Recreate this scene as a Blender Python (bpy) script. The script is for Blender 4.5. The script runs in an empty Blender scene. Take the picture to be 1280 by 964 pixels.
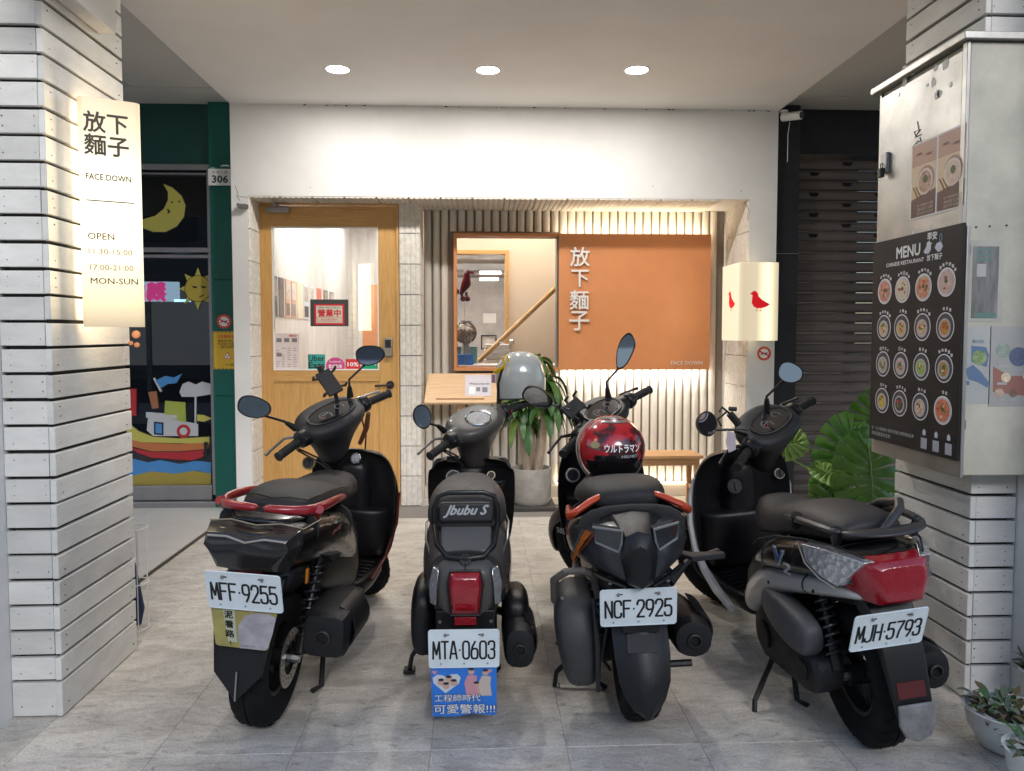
import bpy, bmesh, math, random
from mathutils import Vector as V, Matrix, Euler
PI = math.pi
R = math.radians
S = bpy.context.scene
C = S.collection
random.seed(7)

# ---------------------------------------------------------------- camera
F_PX = 940.0; PITCH = R(2.9); YAW = math.asin(0.0424)
cam = bpy.data.cameras.new('camera'); cam_o = bpy.data.objects.new('camera', cam); C.objects.link(cam_o)
cam.sensor_width = 36; cam.lens = 36 * F_PX / 1280
cam.clip_start = 0.05; cam.clip_end = 400
SHY = (64 - F_PX * math.tan(PITCH)) / 1280
cam.shift_y = -SHY
ROLL = R(0.0)
CAMP = V((0, 0, 1.3))
CR = Euler((PI / 2 - PITCH, ROLL, -YAW), 'XYZ')
cam_o.rotation_euler = CR; cam_o.location = CAMP
S.camera = cam_o
_M = CR.to_matrix()
def U(u, v, X=None, Y=None, Z=None):
    """3D point on the given world plane that the camera sees at photo pixel u, v"""
    d = _M @ V(((u - 640) / F_PX, -(v - 482) / F_PX - SHY * 1280 / F_PX, -1)) if False else _M @ V(((u - 640) / F_PX, (482 - v - SHY * 1280) / F_PX, -1))
    if Y is not None: t = (Y - CAMP.y) / d.y
    elif X is not None: t = (X - CAMP.x) / d.x
    else: t = (Z - CAMP.z) / d.z
    return CAMP + d * t

# ---------------------------------------------------------------- world, sun, exposure
w = bpy.data.worlds.new('World'); S.world = w; w.use_nodes = True
nt = w.node_tree; bg = nt.nodes['Background']
sky = nt.nodes.new('ShaderNodeTexSky'); sky.sky_type = 'NISHITA'; sky.sun_disc = False
SUN_EL = R(24); SUN_ROT = R(168)
sky.sun_elevation = SUN_EL; sky.sun_rotation = SUN_ROT
nt.links.new(sky.outputs[0], bg.inputs[0]); bg.inputs[1].default_value = 0.14
sl = bpy.data.lights.new('sun', 'SUN'); sl.energy = 1.5; sl.angle = R(28); sl.color = (0.98, 0.98, 1.0)
so = bpy.data.objects.new('sun', sl); C.objects.link(so); so.location = (-2, -8, 8)
_sd = V((math.sin(SUN_ROT) * math.cos(SUN_EL), math.cos(SUN_ROT) * math.cos(SUN_EL), math.sin(SUN_EL)))
so.rotation_euler = _sd.to_track_quat('Z', 'Y').to_euler()
S.view_settings.view_transform = 'Standard'; S.view_settings.look = 'None'
S.view_settings.exposure = 0.86; S.view_settings.gamma = 1.0
S.render.engine = 'CYCLES'
S.cycles.use_denoising = True
S.cycles.max_bounces = 7; S.cycles.diffuse_bounces = 4; S.cycles.glossy_bounces = 4; S.cycles.transparent_max_bounces = 12
S.cycles.sample_clamp_indirect = 6; S.cycles.caustics_reflective = False; S.cycles.caustics_refractive = False

# ---------------------------------------------------------------- materials
MATS = {}
def mat(name, col, rough=0.5, metal=0.0, var=0.0, vscale=6.0, bump=0.0, bscale=40.0, coat=0.0, emit=None, estr=0.0,
        stretch=None, col2=None, rand=0.0, spec=0.5, wear=0.0):
    """principled material: colour mottled by noise, fine relief by bump, per-object variation by rand"""
    if name in MATS: return MATS[name]
    m = bpy.data.materials.new(name); m.use_nodes = True
    n = m.node_tree.nodes; l = m.node_tree.links; b = n['Principled BSDF']
    b.inputs['Base Color'].default_value = (*col, 1)
    b.inputs['Roughness'].default_value = rough; b.inputs['Metallic'].default_value = metal
    b.inputs['Specular IOR Level'].default_value = spec
    if coat: b.inputs['Coat Weight'].default_value = coat; b.inputs['Coat Roughness'].default_value = 0.06
    if emit: b.inputs['Emission Color'].default_value = (*emit, 1); b.inputs['Emission Strength'].default_value = estr
    out = None
    if var or bump or rand or wear or col2:
        tc = n.new('ShaderNodeTexCoord'); mp = n.new('ShaderNodeMapping'); l.new(tc.outputs['Object'], mp.inputs['Vector'])
        if stretch: mp.inputs['Scale'].default_value = stretch
        oi = n.new('ShaderNodeObjectInfo'); mu = n.new('ShaderNodeMath'); mu.operation = 'MULTIPLY'; mu.inputs[1].default_value = 37.0
        l.new(oi.outputs['Random'], mu.inputs[0]); l.new(mu.outputs[0], mp.inputs['Location'])
    if var or rand or wear or col2:
        nz = n.new('ShaderNodeTexNoise'); nz.inputs['Scale'].default_value = vscale; nz.inputs['Detail'].default_value = 6; nz.inputs['Roughness'].default_value = 0.62
        l.new(mp.outputs[0], nz.inputs['Vector'])
        mx = n.new('ShaderNodeMix'); mx.data_type = 'RGBA'
        c2 = col2 if col2 else tuple(c * (1 - var) for c in col)
        mx.inputs['A'].default_value = (*c2, 1); mx.inputs['B'].default_value = (*(col if col2 else tuple(min(1, c * (1 + var * 0.4)) for c in col)), 1)
        rp = n.new('ShaderNodeValToRGB'); rp.color_ramp.elements[0].position = 0.32; rp.color_ramp.elements[1].position = 0.68
        l.new(nz.outputs[0], rp.inputs[0]); l.new(rp.outputs[0], mx.inputs['Factor']); out = mx.outputs['Result']
        if rand:
            hv = n.new('ShaderNodeHueSaturation'); mr = n.new('ShaderNodeMapRange')
            mr.inputs['To Min'].default_value = 1 - rand; mr.inputs['To Max'].default_value = 1 + rand * 0.5
            l.new(oi.outputs['Random'], mr.inputs[0]); l.new(mr.outputs[0], hv.inputs['Value']); l.new(out, hv.inputs['Color']); out = hv.outputs[0]
        if wear:
            n2 = n.new('ShaderNodeTexNoise'); n2.inputs['Scale'].default_value = 26; n2.inputs['Detail'].default_value = 8; n2.inputs['Roughness'].default_value = 0.75
            l.new(mp.outputs[0], n2.inputs['Vector'])
            r2 = n.new('ShaderNodeValToRGB'); r2.color_ramp.elements[0].position = 0.66; r2.color_ramp.elements[1].position = 0.72
            l.new(n2.outputs[0], r2.inputs[0]); m3 = n.new('ShaderNodeMath'); m3.operation = 'MULTIPLY'; m3.inputs[1].default_value = wear
            l.new(r2.outputs[0], m3.inputs[0]); m2 = n.new('ShaderNodeMix'); m2.data_type = 'RGBA'
            l.new(m3.outputs[0], m2.inputs['Factor']); l.new(out, m2.inputs['A']); m2.inputs['B'].default_value = (*(c * 0.35 for c in col), 1); out = m2.outputs['Result']
        l.new(out, b.inputs['Base Color'])
        # roughness follows the mottling a little
        rr = n.new('ShaderNodeMapRange'); rr.inputs['To Min'].default_value = min(1, rough * 1.25 + 0.03); rr.inputs['To Max'].default_value = rough * 0.85
        l.new(nz.outputs[0], rr.inputs[0]); l.new(rr.outputs[0], b.inputs['Roughness'])
    if bump:
        nb = n.new('ShaderNodeTexNoise'); nb.inputs['Scale'].default_value = bscale; nb.inputs['Detail'].default_value = 4
        l.new(mp.outputs[0], nb.inputs['Vector']); bp = n.new('ShaderNodeBump'); bp.inputs['Strength'].default_value = bump; bp.inputs['Distance'].default_value = 0.004
        l.new(nb.outputs[0], bp.inputs['Height']); l.new(bp.outputs[0], b.inputs['Normal'])
    MATS[name] = m
    return m

def glass_mat(name, tint=(1, 1, 1), refl=0.08, rough=0.0, ior=1.5):
    """thin window glass: clear with real fresnel reflection"""
    if name in MATS: return MATS[name]
    m = bpy.data.materials.new(name); m.use_nodes = True; n = m.node_tree.nodes; l = m.node_tree.links
    n.remove(n['Principled BSDF']); o = n['Material Output']
    t = n.new('ShaderNodeBsdfTransparent'); t.inputs[0].default_value = (*tint, 1)
    g = n.new('ShaderNodeBsdfGlossy'); g.inputs['Roughness'].default_value = rough
    f = n.new('ShaderNodeFresnel'); f.inputs[0].default_value = ior
    a = n.new('ShaderNodeMath'); a.operation = 'ADD'; a.inputs[1].default_value = refl
    l.new(f.outputs[0], a.inputs[0]); mx = n.new('ShaderNodeMixShader')
    l.new(a.outputs[0], mx.inputs[0]); l.new(t.outputs[0], mx.inputs[1]); l.new(g.outputs[0], mx.inputs[2]); l.new(mx.outputs[0], o.inputs[0])
    MATS[name] = m
    return m

def wood_mat(name, c1, c2, axis='Z', rough=0.45, scale=14):
    if name in MATS: return MATS[name]
    m = bpy.data.materials.new(name); m.use_nodes = True; n = m.node_tree.nodes; l = m.node_tree.links; b = n['Principled BSDF']
    tc = n.new('ShaderNodeTexCoord'); mp = n.new('ShaderNodeMapping'); l.new(tc.outputs['Object'], mp.inputs[0])
    mp.inputs['Scale'].default_value = {'Z': (9, 9, 0.5), 'X': (0.5, 9, 9), 'Y': (9, 0.5, 9)}[axis]
    oi = n.new('ShaderNodeObjectInfo'); mu = n.new('ShaderNodeMath'); mu.operation = 'MULTIPLY'; mu.inputs[1].default_value = 19; l.new(oi.outputs['Random'], mu.inputs[0]); l.new(mu.outputs[0], mp.inputs['Location'])
    z = n.new('ShaderNodeTexNoise'); z.inputs['Scale'].default_value = scale; z.inputs['Detail'].default_value = 7; z.inputs['Roughness'].default_value = 0.65; z.inputs['Distortion'].default_value = 0.35
    l.new(mp.outputs[0], z.inputs[0]); r = n.new('ShaderNodeValToRGB'); r.color_ramp.elements[0].color = (*c2, 1); r.color_ramp.elements[1].color = (*c1, 1)
    r.color_ramp.elements[0].position = 0.3; r.color_ramp.elements[1].position = 0.62
    l.new(z.outputs[0], r.inputs[0]); l.new(r.outputs[0], b.inputs['Base Color']); b.inputs['Roughness'].default_value = rough
    bp = n.new('ShaderNodeBump'); bp.inputs['Strength'].default_value = 0.12; bp.inputs['Distance'].default_value = 0.002; l.new(z.outputs[0], bp.inputs['Height']); l.new(bp.outputs[0], b.inputs['Normal'])
    MATS[name] = m
    return m

# ---------------------------------------------------------------- mesh builder
class B:
    def __init__(s): s.v = []; s.f = []; s.T = Matrix.Identity(4)
    def add(s, vs, fs):
        k = len(s.v); s.v += [s.T @ V(p) for p in vs]; s.f += [tuple(i + k for i in f) for f in fs]; return s
    def box(s, x0, y0, z0, x1, y1, z1):
        return s.add([(x0, y0, z0), (x1, y0, z0), (x1, y1, z0), (x0, y1, z0), (x0, y0, z1), (x1, y0, z1), (x1, y1, z1), (x0, y1, z1)],
                     [(3, 2, 1, 0), (4, 5, 6, 7), (0, 1, 5, 4), (1, 2, 6, 5), (2, 3, 7, 6), (3, 0, 4, 7)])
    def loft(s, rings, cap=True, close=False):
        n = len(rings[0]); vs = [p for r in rings for p in r]; fs = []
        m = len(rings)
        for i in range(m - 1 + (1 if close else 0)):
            a = i * n; b = ((i + 1) % m) * n
            for j in range(n): fs.append((a + j, a + (j + 1) % n, b + (j + 1) % n, b + j))
        if cap and not close: fs.append(tuple(range(n - 1, -1, -1))); fs.append(tuple((m - 1) * n + j for j in range(n)))
        return s.add(vs, fs)
    def prism(s, pts, a, b, ax='y'):
        """polygon pts extruded between a and b on axis ax"""
        def m(p, t): return {'y': (p[0], t, p[1]), 'x': (t, p[0], p[1]), 'z': (p[0], p[1], t)}[ax]
        return s.loft([[m(p, a) for p in pts], [m(p, b) for p in pts]])
    def tube(s, path, r, n=10, cap=True):
        path = [V(p) for p in path]; rings = []; rs = r if isinstance(r, (list, tuple)) else [r] * len(path)
        up = None
        for i, p in enumerate(path):
            d = (path[min(i + 1, len(path) - 1)] - path[max(i - 1, 0)]).normalized()
            if up is None: up = V((0, 0, 1)) if abs(d.z) < 0.9 else V((1, 0, 0))
            a = d.cross(up).normalized(); b = a.cross(d).normalized(); up = b
            rings.append([p + (a * math.cos(t * 2 * PI / n) + b * math.sin(t * 2 * PI / n)) * rs[i] for t in range(n)])
        return s.loft(rings, cap)
    def lathe(s, prof, c=(0, 0, 0), ax='z', n=24, close=False):
        """profile of (radius, height) spun about axis ax through c"""
        rings = []
        for r, h in prof:
            ring = []
            for t in range(n):
                a = t * 2 * PI / n; x, y = r * math.cos(a), r * math.sin(a)
                p = {'z': (x, y, h), 'x': (h, x, y), 'y': (y, h, x)}[ax]; ring.append((c[0] + p[0], c[1] + p[1], c[2] + p[2]))
            rings.append(ring)
        return s.loft(rings, cap=not close, close=close)
    def ball(s, c, r, n=16, m=10, sx=1, sy=1, sz=1):
        pr = [(max(1e-4, math.sin(PI * i / m)) * r, -math.cos(PI * i / m) * r) for i in range(m + 1)]
        vs = []; k = len(s.v); s.lathe(pr, (0, 0, 0), 'z', n)
        Ti = s.T
        for i in range(k, len(s.v)):
            p = Ti.inverted() @ s.v[i]; s.v[i] = Ti @ V((p.x * sx + c[0], p.y * sy + c[1], p.z * sz + c[2]))
        return s
    def mesh(s, name='mesh'):
        me = bpy.data.meshes.new(name); me.from_pydata([tuple(p) for p in s.v], [], s.f)
        bm = bmesh.new(); bm.from_mesh(me); bmesh.ops.recalc_face_normals(bm, faces=bm.faces); bm.to_mesh(me); bm.free()
        return me

def put(name, b, m, parent=None, bevel=0, sub=0, smooth=None, seg=2, world=True, ang=40, label=None):
    """link a builder as one mesh object; geometry is given in world space unless world=False (then in the root thing's space)"""
    me = b.mesh(name) if isinstance(b, B) else b
    if isinstance(b, B) and parent is not None and world:
        off = parent.matrix_world.translation if False else _wl(parent)
        me.transform(Matrix.Translation(-off))
    o = bpy.data.objects.new(name, me); C.objects.link(o)
    if m: me.materials.append(m) if not me.materials else None
    if parent: o.parent = parent
    if smooth is None: smooth = bool(sub)
    if smooth or bevel:
        for p in me.polygons: p.use_smooth = True
        if not sub: me.set_sharp_from_angle(angle=R(ang))
    if sub:
        md = o.modifiers.new('subdivision', 'SUBSURF'); md.levels = md.render_levels = sub
    if bevel:
        md = o.modifiers.new('bevel', 'BEVEL'); md.width = bevel; md.segments = seg; md.limit_method = 'ANGLE'; md.angle_limit = R(35); md.harden_normals = False
    if label: o['label'] = label
    return o
def _wl(o):
    p = V((0, 0, 0))
    while o: p = p + o.location; o = o.parent
    return p
def tag(o, label, cat, group=None):
    o['label'] = label; o['category'] = cat
    if group: o['group'] = group
    return o
def thing(name, loc, label, cat, group=None, rz=0):
    o = bpy.data.objects.new(name, None); C.objects.link(o); o.location = loc; o.rotation_euler = (0, 0, rz); o.empty_display_size = 0.1
    return tag(o, label, cat, group)
def struct(o): o['kind'] = 'structure'; return o
def solo(name, b, m, loc, label, cat, group=None, **k):
    """a thing that is one mesh, origin at its base"""
    loc = V(loc); me = b.mesh(name); me.transform(Matrix.Translation(-loc))
    o = put(name, me, m, None, **k); o.location = loc
    return tag(o, label, cat, group)
def spline(pts, k=4):
    """closed Catmull-Rom curve through 2D points"""
    n = len(pts); out = []
    for i in range(n):
        p0, p1, p2, p3 = (V(pts[(i + j - 1) % n]) for j in range(4))
        for t in range(k):
            t = t / k; out.append(tuple(.5 * ((2 * p1) + (p2 - p0) * t + (2 * p0 - 5 * p1 + 4 * p2 - p3) * t * t + (3 * p1 - p0 - 3 * p2 + p3) * t ** 3)))
    return out
def share(o, loc, parent=None, rot=None, name=None):
    c = o.copy(); C.objects.link(c); c.location = loc; c.parent = parent if parent else o.parent
    if rot: c.rotation_euler = rot
    return c

# ---------------------------------------------------------------- print and lettering
class Basis:
    """a flat page in space: origin o, right r, up u"""
    def __init__(s, o, r, u): s.o = V(o); s.r = V(r).normalized(); s.u = V(u).normalized(); s.n = s.r.cross(s.u).normalized()
    def p(s, a, b, d=0): return s.o + s.r * a + s.u * b + s.n * d
def sheet(b, bs, x0, y0, x1, y1, d0=0, d1=0.001):
    return b.loft([[bs.p(x0, y0, d0), bs.p(x1, y0, d0), bs.p(x1, y1, d0), bs.p(x0, y1, d0)], [bs.p(x0, y0, d1), bs.p(x1, y0, d1), bs.p(x1, y1, d1), bs.p(x0, y1, d1)]])
def shape(b, bs, pts, d0=0, d1=0.001):
    return b.loft([[bs.p(x, y, d0) for x, y in pts], [bs.p(x, y, d1) for x, y in pts]])
def disc(b, bs, cx, cy, rx, ry=None, d0=0, d1=0.001, n=20):
    ry = ry or rx
    return shape(b, bs, [(cx + rx * math.cos(2 * PI * i / n), cy + ry * math.sin(2 * PI * i / n)) for i in range(n)], d0, d1)
def text(body, bs, cx, cy, h=None, wd=None, d=0.001, bold=0.0, ext=0.0006, sp=1.0, shear=0, b=None, line=None, maxw=None):
    """lettering centred at page point (cx, cy) with glyph height h (or total width wd) into builder b"""
    cu = bpy.data.curves.new('lettering', 'FONT'); cu.body = body; cu.size = 1; cu.align_x = 'LEFT'; cu.resolution_u = 2; cu.space_character = sp
    cu.extrude = 0; cu.shear = shear
    if line: cu.space_line = line
    o = bpy.data.objects.new('lettering', cu); C.objects.link(o)
    dg = bpy.context.evaluated_depsgraph_get(); me = bpy.data.meshes.new_from_object(o.evaluated_get(dg))
    b = b or B()
    if len(me.vertices):
        xs = [q.co.x for q in me.vertices]; ys = [q.co.y for q in me.vertices]
        x0, x1, y0, y1 = min(xs), max(xs), min(ys), max(ys)
        s = h / (y1 - y0) if h else wd / (x1 - x0); sx = s
        if h and wd: sx = wd / (x1 - x0)
        elif maxw and (x1 - x0) * s > maxw: sx = maxw / (x1 - x0)
        def q(c, dd, ox=0, oy=0): return bs.p(cx + (c.x + ox - (x0 + x1) / 2) * sx, cy + (c.y + oy - (y0 + y1) / 2) * s, dd)
        n = len(me.vertices); vs = [q(c.co, d + ext) for c in me.vertices]
        fs = [tuple(p.vertices) for p in me.polygons]
        if ext > 0.0015:
            cnt = {}
            for f in fs:
                for i in range(len(f)):
                    e = (f[i], f[(i + 1) % len(f)]); cnt[e] = 1
            vs += [q(c.co, d) for c in me.vertices]
            for (i, j) in list(cnt):
                if (j, i) not in cnt: fs.append((j, i, i + n, j + n))
        b.add(vs, fs)
        if bold:  # heavier strokes: the same outline again, nudged
            fl = [tuple(p.vertices) for p in me.polygons]
            for k, (ox, oy) in enumerate(((bold, 0), (-bold, 0), (0, bold), (0, -bold))): b.add([q(c.co, d + ext - .00004 * (k + 1), ox, oy) for c in me.vertices], fl)
    bpy.data.objects.remove(o); bpy.data.curves.remove(cu); bpy.data.meshes.remove(me)
    return b
# ================================================================ materials of the place
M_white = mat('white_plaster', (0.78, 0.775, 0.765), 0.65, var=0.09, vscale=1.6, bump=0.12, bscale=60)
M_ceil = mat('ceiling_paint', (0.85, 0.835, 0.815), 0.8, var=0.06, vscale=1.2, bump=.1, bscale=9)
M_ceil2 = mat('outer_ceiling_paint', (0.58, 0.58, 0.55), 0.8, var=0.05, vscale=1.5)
M_plank = mat('white_plank_paint', (0.76, 0.755, 0.72), 0.5, var=0.16, vscale=4, bump=0.35, bscale=24, rand=0.16, wear=0.7, stretch=(1, 1, 2.5))
M_core = mat('dark_batten', (0.03, 0.03, 0.03), 0.9)
M_tile = mat('cream_wall_tile', (0.72, 0.68, 0.62), 0.7, var=0.18, vscale=30, bump=0.9, bscale=110, rand=0.06)
M_grout = mat('dark_grout', (0.09, 0.08, 0.07), 0.9)
M_slat = mat('cream_slat_paint', (0.72, 0.69, 0.63), 0.45, var=0.05, vscale=4, rand=0.03)
M_slatback = mat('slat_gap_board', (0.25, 0.22, 0.19), 0.8)
M_door = wood_mat('oak_door_veneer', (0.62, 0.36, 0.125), (0.48, 0.26, 0.08), 'Z', 0.42)
M_doorh = wood_mat('oak_rail_veneer', (0.62, 0.36, 0.125), (0.48, 0.26, 0.08), 'X', 0.42)
M_ply = wood_mat('birch_ply', (0.72, 0.5, 0.3), (0.6, 0.39, 0.22), 'X', 0.5)
M_bench = wood_mat('bench_pine', (0.56, 0.31, 0.14), (0.42, 0.22, 0.09), 'X', 0.45)
M_orange = mat('orange_sign_paint', (0.70, 0.285, 0.115), 0.5, var=0.09, vscale=3.0, bump=0.15, bscale=12)
M_green = mat('green_metal_cladding', (0.0, 0.11, 0.085), 0.35, var=0.12, vscale=2)
M_green2 = mat('dark_green_fascia', (0.004, 0.065, 0.055), 0.4, var=0.1, vscale=2)
M_alu = mat('dull_aluminium', (0.35, 0.35, 0.35), 0.35, 0.9, var=0.1, vscale=8)
M_steel = mat('stainless_steel', (0.50, 0.49, 0.46), 0.38, 0.85, var=0.38, vscale=3.0, bump=0.25, bscale=5)
M_steelmatt = mat('weathered_cabinet_paint', (0.52, 0.50, 0.42), 0.55, 0.0, var=0.38, vscale=2.4, bump=0.3, bscale=9, wear=0.35)
M_chrome = mat('chrome', (0.8, 0.8, 0.8), 0.12, 1.0)
M_darkwall = mat('dark_blue_black_wall', (0.012, 0.013, 0.02), 0.55, var=0.25, vscale=4)
M_shut = mat('brown_shutter_slat', (0.115, 0.095, 0.088), 0.55, 0.0, var=0.18, vscale=5, rand=0.15, stretch=(0.4, 1, 4))
M_black = mat('matt_black', (0.012, 0.012, 0.013), 0.5)
M_ink = mat('black_ink', (0.01, 0.01, 0.011), 0.6)
M_wprint = mat('white_print', (0.82, 0.82, 0.82), 0.6)
M_paper = mat('white_paper', (0.78, 0.77, 0.75), 0.7, var=0.04)
M_red = mat('red_print', (0.65, 0.02, 0.03), 0.5)
M_glass = glass_mat('clear_glass', refl=0.015)
M_darkglass = glass_mat('tinted_glass', tint=(0.55, 0.58, 0.62), refl=0.012)
M_soil = mat('soil', (0.03, 0.02, 0.014), 0.95, var=0.4, vscale=60, bump=1, bscale=80)
def flat(name, c, r=0.55): return mat(name, c, r)

# floor: stone-look vinyl tiles, streaked grey stone with a dark edge line
def floor_mat(name, c1, c2, c3):
    m = bpy.data.materials.new(name); m.use_nodes = True; n = m.node_tree.nodes; l = m.node_tree.links; b = n['Principled BSDF']
    tc = n.new('ShaderNodeTexCoord'); oi = n.new('ShaderNodeObjectInfo'); mu = n.new('ShaderNodeMath'); mu.operation = 'MULTIPLY'; mu.inputs[1].default_value = 53
    l.new(oi.outputs['Random'], mu.inputs[0])
    mp = n.new('ShaderNodeMapping'); mp.inputs['Scale'].default_value = (1.2, 2.6, 1); mp.inputs['Rotation'].default_value = (0, 0, 0.35)
    l.new(tc.outputs['Object'], mp.inputs[0]); l.new(mu.outputs[0], mp.inputs['Location'])
    a = n.new('ShaderNodeTexNoise'); a.inputs['Scale'].default_value = 3.6; a.inputs['Detail'].default_value = 10; a.inputs['Roughness'].default_value = 0.78; a.inputs['Distortion'].default_value = 0.6
    l.new(mp.outputs[0], a.inputs[0])
    r = n.new('ShaderNodeValToRGB'); e = r.color_ramp.elements; e[0].position = 0.38; e[0].color = (*c2, 1); e[1].position = 0.58; e[1].color = (*c1, 1)
    l.new(a.outputs[0], r.inputs[0])
    v = n.new('ShaderNodeTexNoise'); v.inputs['Scale'].default_value = 9; v.inputs['Detail'].default_value = 10; v.inputs['Roughness'].default_value = 0.8; v.inputs['Distortion'].default_value = 1.4
    mp2 = n.new('ShaderNodeMapping'); mp2.inputs['Scale'].default_value = (1.1, 3.6, 1); mp2.inputs['Rotation'].default_value = (0, 0, 0.3); l.new(tc.outputs['Object'], mp2.inputs[0]); l.new(mu.outputs[0], mp2.inputs['Location']); l.new(mp2.outputs[0], v.inputs[0])
    r2 = n.new('ShaderNodeValToRGB'); e = r2.color_ramp.elements; e[0].position = 0.53; e[0].color = (0, 0, 0, 1); e[1].position = 0.70; e[1].color = (0.9, 0.9, 0.9, 1)
    l.new(v.outputs[0], r2.inputs[0]); mx = n.new('ShaderNodeMix'); mx.data_type = 'RGBA'; l.new(r2.outputs[0], mx.inputs['Factor']); l.new(r.outputs[0], mx.inputs['A']); mx.inputs['B'].default_value = (*c3, 1)
    # fine grit
    g = n.new('ShaderNodeTexNoise'); g.inputs['Scale'].default_value = 120; g.inputs['Detail'].default_value = 3; l.new(tc.outputs['Object'], g.inputs[0])
    hv = n.new('ShaderNodeHueSaturation'); mr = n.new('ShaderNodeMapRange'); mr.inputs['To Min'].default_value = 0.58; mr.inputs['To Max'].default_value = 1.36; l.new(g.outputs[0], mr.inputs[0]); l.new(mr.outputs[0], hv.inputs['Value']); l.new(mx.outputs['Result'], hv.inputs['Color']); l.new(hv.outputs[0], b.inputs['Base Color'])
    rr = n.new('ShaderNodeMapRange'); rr.inputs['To Min'].default_value = 0.30; rr.inputs['To Max'].default_value = 0.62; l.new(a.outputs[0], rr.inputs[0]); l.new(rr.outputs[0], b.inputs['Roughness'])
    bp = n.new('ShaderNodeBump'); bp.inputs['Strength'].default_value = 0.35; bp.inputs['Distance'].default_value = 0.002; l.new(v.outputs[0], bp.inputs['Height']); l.new(bp.outputs[0], b.inputs['Normal'])
    MATS[name] = m; return m
M_floor = floor_mat('stone_look_tile', (0.66, 0.62, 0.555), (0.45, 0.415, 0.37), (0.12, 0.108, 0.096))
M_floor0 = mat('tile_joint', (0.24, 0.22, 0.20), 0.9)
M_porch = mat('pale_porch_tile', (0.62, 0.60, 0.56), 0.3, var=0.06, vscale=4, rand=0.04)

# ================================================================ ground
g = struct(put('ground', B().box(-60, -60, -0.5, 60, 60, -0.012), mat('asphalt', (0.06, 0.06, 0.06), 0.85, var=0.3, vscale=8, bump=0.5), None, world=False))
fl = struct(put('floor', B().box(-1.784, 0.2, -0.011, 3.4, 5.69, -0.0018), M_floor0, None, world=False))
P = 0.427; tm = B(); e = 0.0004
tm.add([(e, e, -0.0015), (P - e, e, -0.0015), (P - e, P - e, -0.0015), (e, P - e, -0.0015), (e + .0015, e + .0015, 0), (P - e - .0015, e + .0015, 0), (P - e - .0015, P - e - .0015, 0), (e + .0015, P - e - .0015, 0)],
       [(4, 5, 6, 7), (0, 1, 5, 4), (1, 2, 6, 5), (2, 3, 7, 6), (3, 0, 4, 7)])
tme = tm.mesh('tile'); tme.materials.append(M_floor)
for i in range(-4, 7):
    for j in range(0, 11):
        x = -0.157 + i * P; y = 1.02 + j * P
        if y + P > 5.7 or x < -1.95: continue
        o = bpy.data.objects.new('tile', tme); C.objects.link(o); o.parent = fl; o.location = (x, y, 0)
        if x < -1.784: o.location.x = -1.784; o.scale.x = (x + P + 1.784) / P
o = put('tile_border', B().box(-1.784, 5.29 + .427, -0.004, 3.4, 5.6901 + .1, -0.0001), M_floor, fl, world=False)
# neighbour's raised porch of pale tiles
struct(put('bounce_pavement', B().box(-9, -3.0, -0.0115, 9, 0.198, -0.003), mat('pavement_concrete', (.46, .44, .41), .7, var=.2, vscale=3, bump=.3), None, world=False))  # unseen pale strip, added to bounce light up onto the ceiling
struct(put('kerb', B().box(-9, -3.16, -0.0115, 9, -3.002, 0.0), mat('kerb_stone', (.36, .35, .33), .8, var=.2), None, world=False, bevel=.004))
pf = struct(put('porch_floor', B().box(-5.2, 2.2, -0.01, -1.79, 5.69, 0.014), M_grout, None, world=False))
tm = B(); Q = 0.6; q = 0.0015
tm.box(q, q, 0, Q - q, Q - q, 0.006); tme = tm.mesh('tile'); tme.materials.append(M_porch)
for i in range(5):
    for j in range(6):
        o = bpy.data.objects.new('tile', tme); C.objects.link(o); o.parent = pf; o.location = (-1.792 - (i + 1) * Q, 2.09 + j * Q, 0.0142)
# ================================================================ ceiling
XO = U(290, 300, Y=5.45).x
cb = B().box(XO, 2.35, 2.92, 2.17, 5.46, 3.05)
ce = struct(put('ceiling', cb, M_ceil, None, world=False))
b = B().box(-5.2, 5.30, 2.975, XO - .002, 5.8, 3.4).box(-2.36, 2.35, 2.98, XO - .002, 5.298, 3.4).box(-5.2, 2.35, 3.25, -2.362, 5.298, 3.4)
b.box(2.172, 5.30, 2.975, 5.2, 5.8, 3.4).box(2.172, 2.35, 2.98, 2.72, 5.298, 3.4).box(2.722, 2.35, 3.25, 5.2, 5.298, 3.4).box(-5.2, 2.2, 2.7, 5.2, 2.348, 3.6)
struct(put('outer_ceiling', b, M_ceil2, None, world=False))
# roof over the storeys above so no light leaks in from the sky
struct(put('upper_storey', B().box(-5.2, 2.2, 3.601, 5.2, 14, 3.8), M_ceil2, None, world=False))

M_lamp = mat('lamp_diffuser', (1, 1, 1), 0.4, emit=(1.0, 0.97, 0.92), estr=22)
M_ring = mat('lamp_ring', (0.85, 0.85, 0.85), 0.4)
def downlight(x, y, label, pw=9.3):
    t = thing('ceiling_downlight', (x, y, 2.92), label, 'ceiling light', 'round downlights in the ceiling')
    put('trim_ring', B().lathe([(0.068, 2.919), (0.068, 2.914), (0.076, 2.914), (0.079, 2.919)], (x, y, 0), 'z', 32, close=True), M_ring, t, smooth=True)
    put('diffuser', B().lathe([(0.0001, 2.9165), (0.067, 2.9165), (0.067, 2.919), (0.0001, 2.919)], (x, y, 0), 'z', 32), M_lamp, t)
    ld = bpy.data.lights.new('downlight_lamp', 'AREA'); ld.shape = 'DISK'; ld.size = 0.12; ld.energy = pw; ld.color = (1.0, 0.95, 0.89); ld.spread = R(180)
    lo = bpy.data.objects.new('lamp', ld); C.objects.link(lo); lo.parent = t; lo.location = (0, 0, -0.012)
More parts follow.
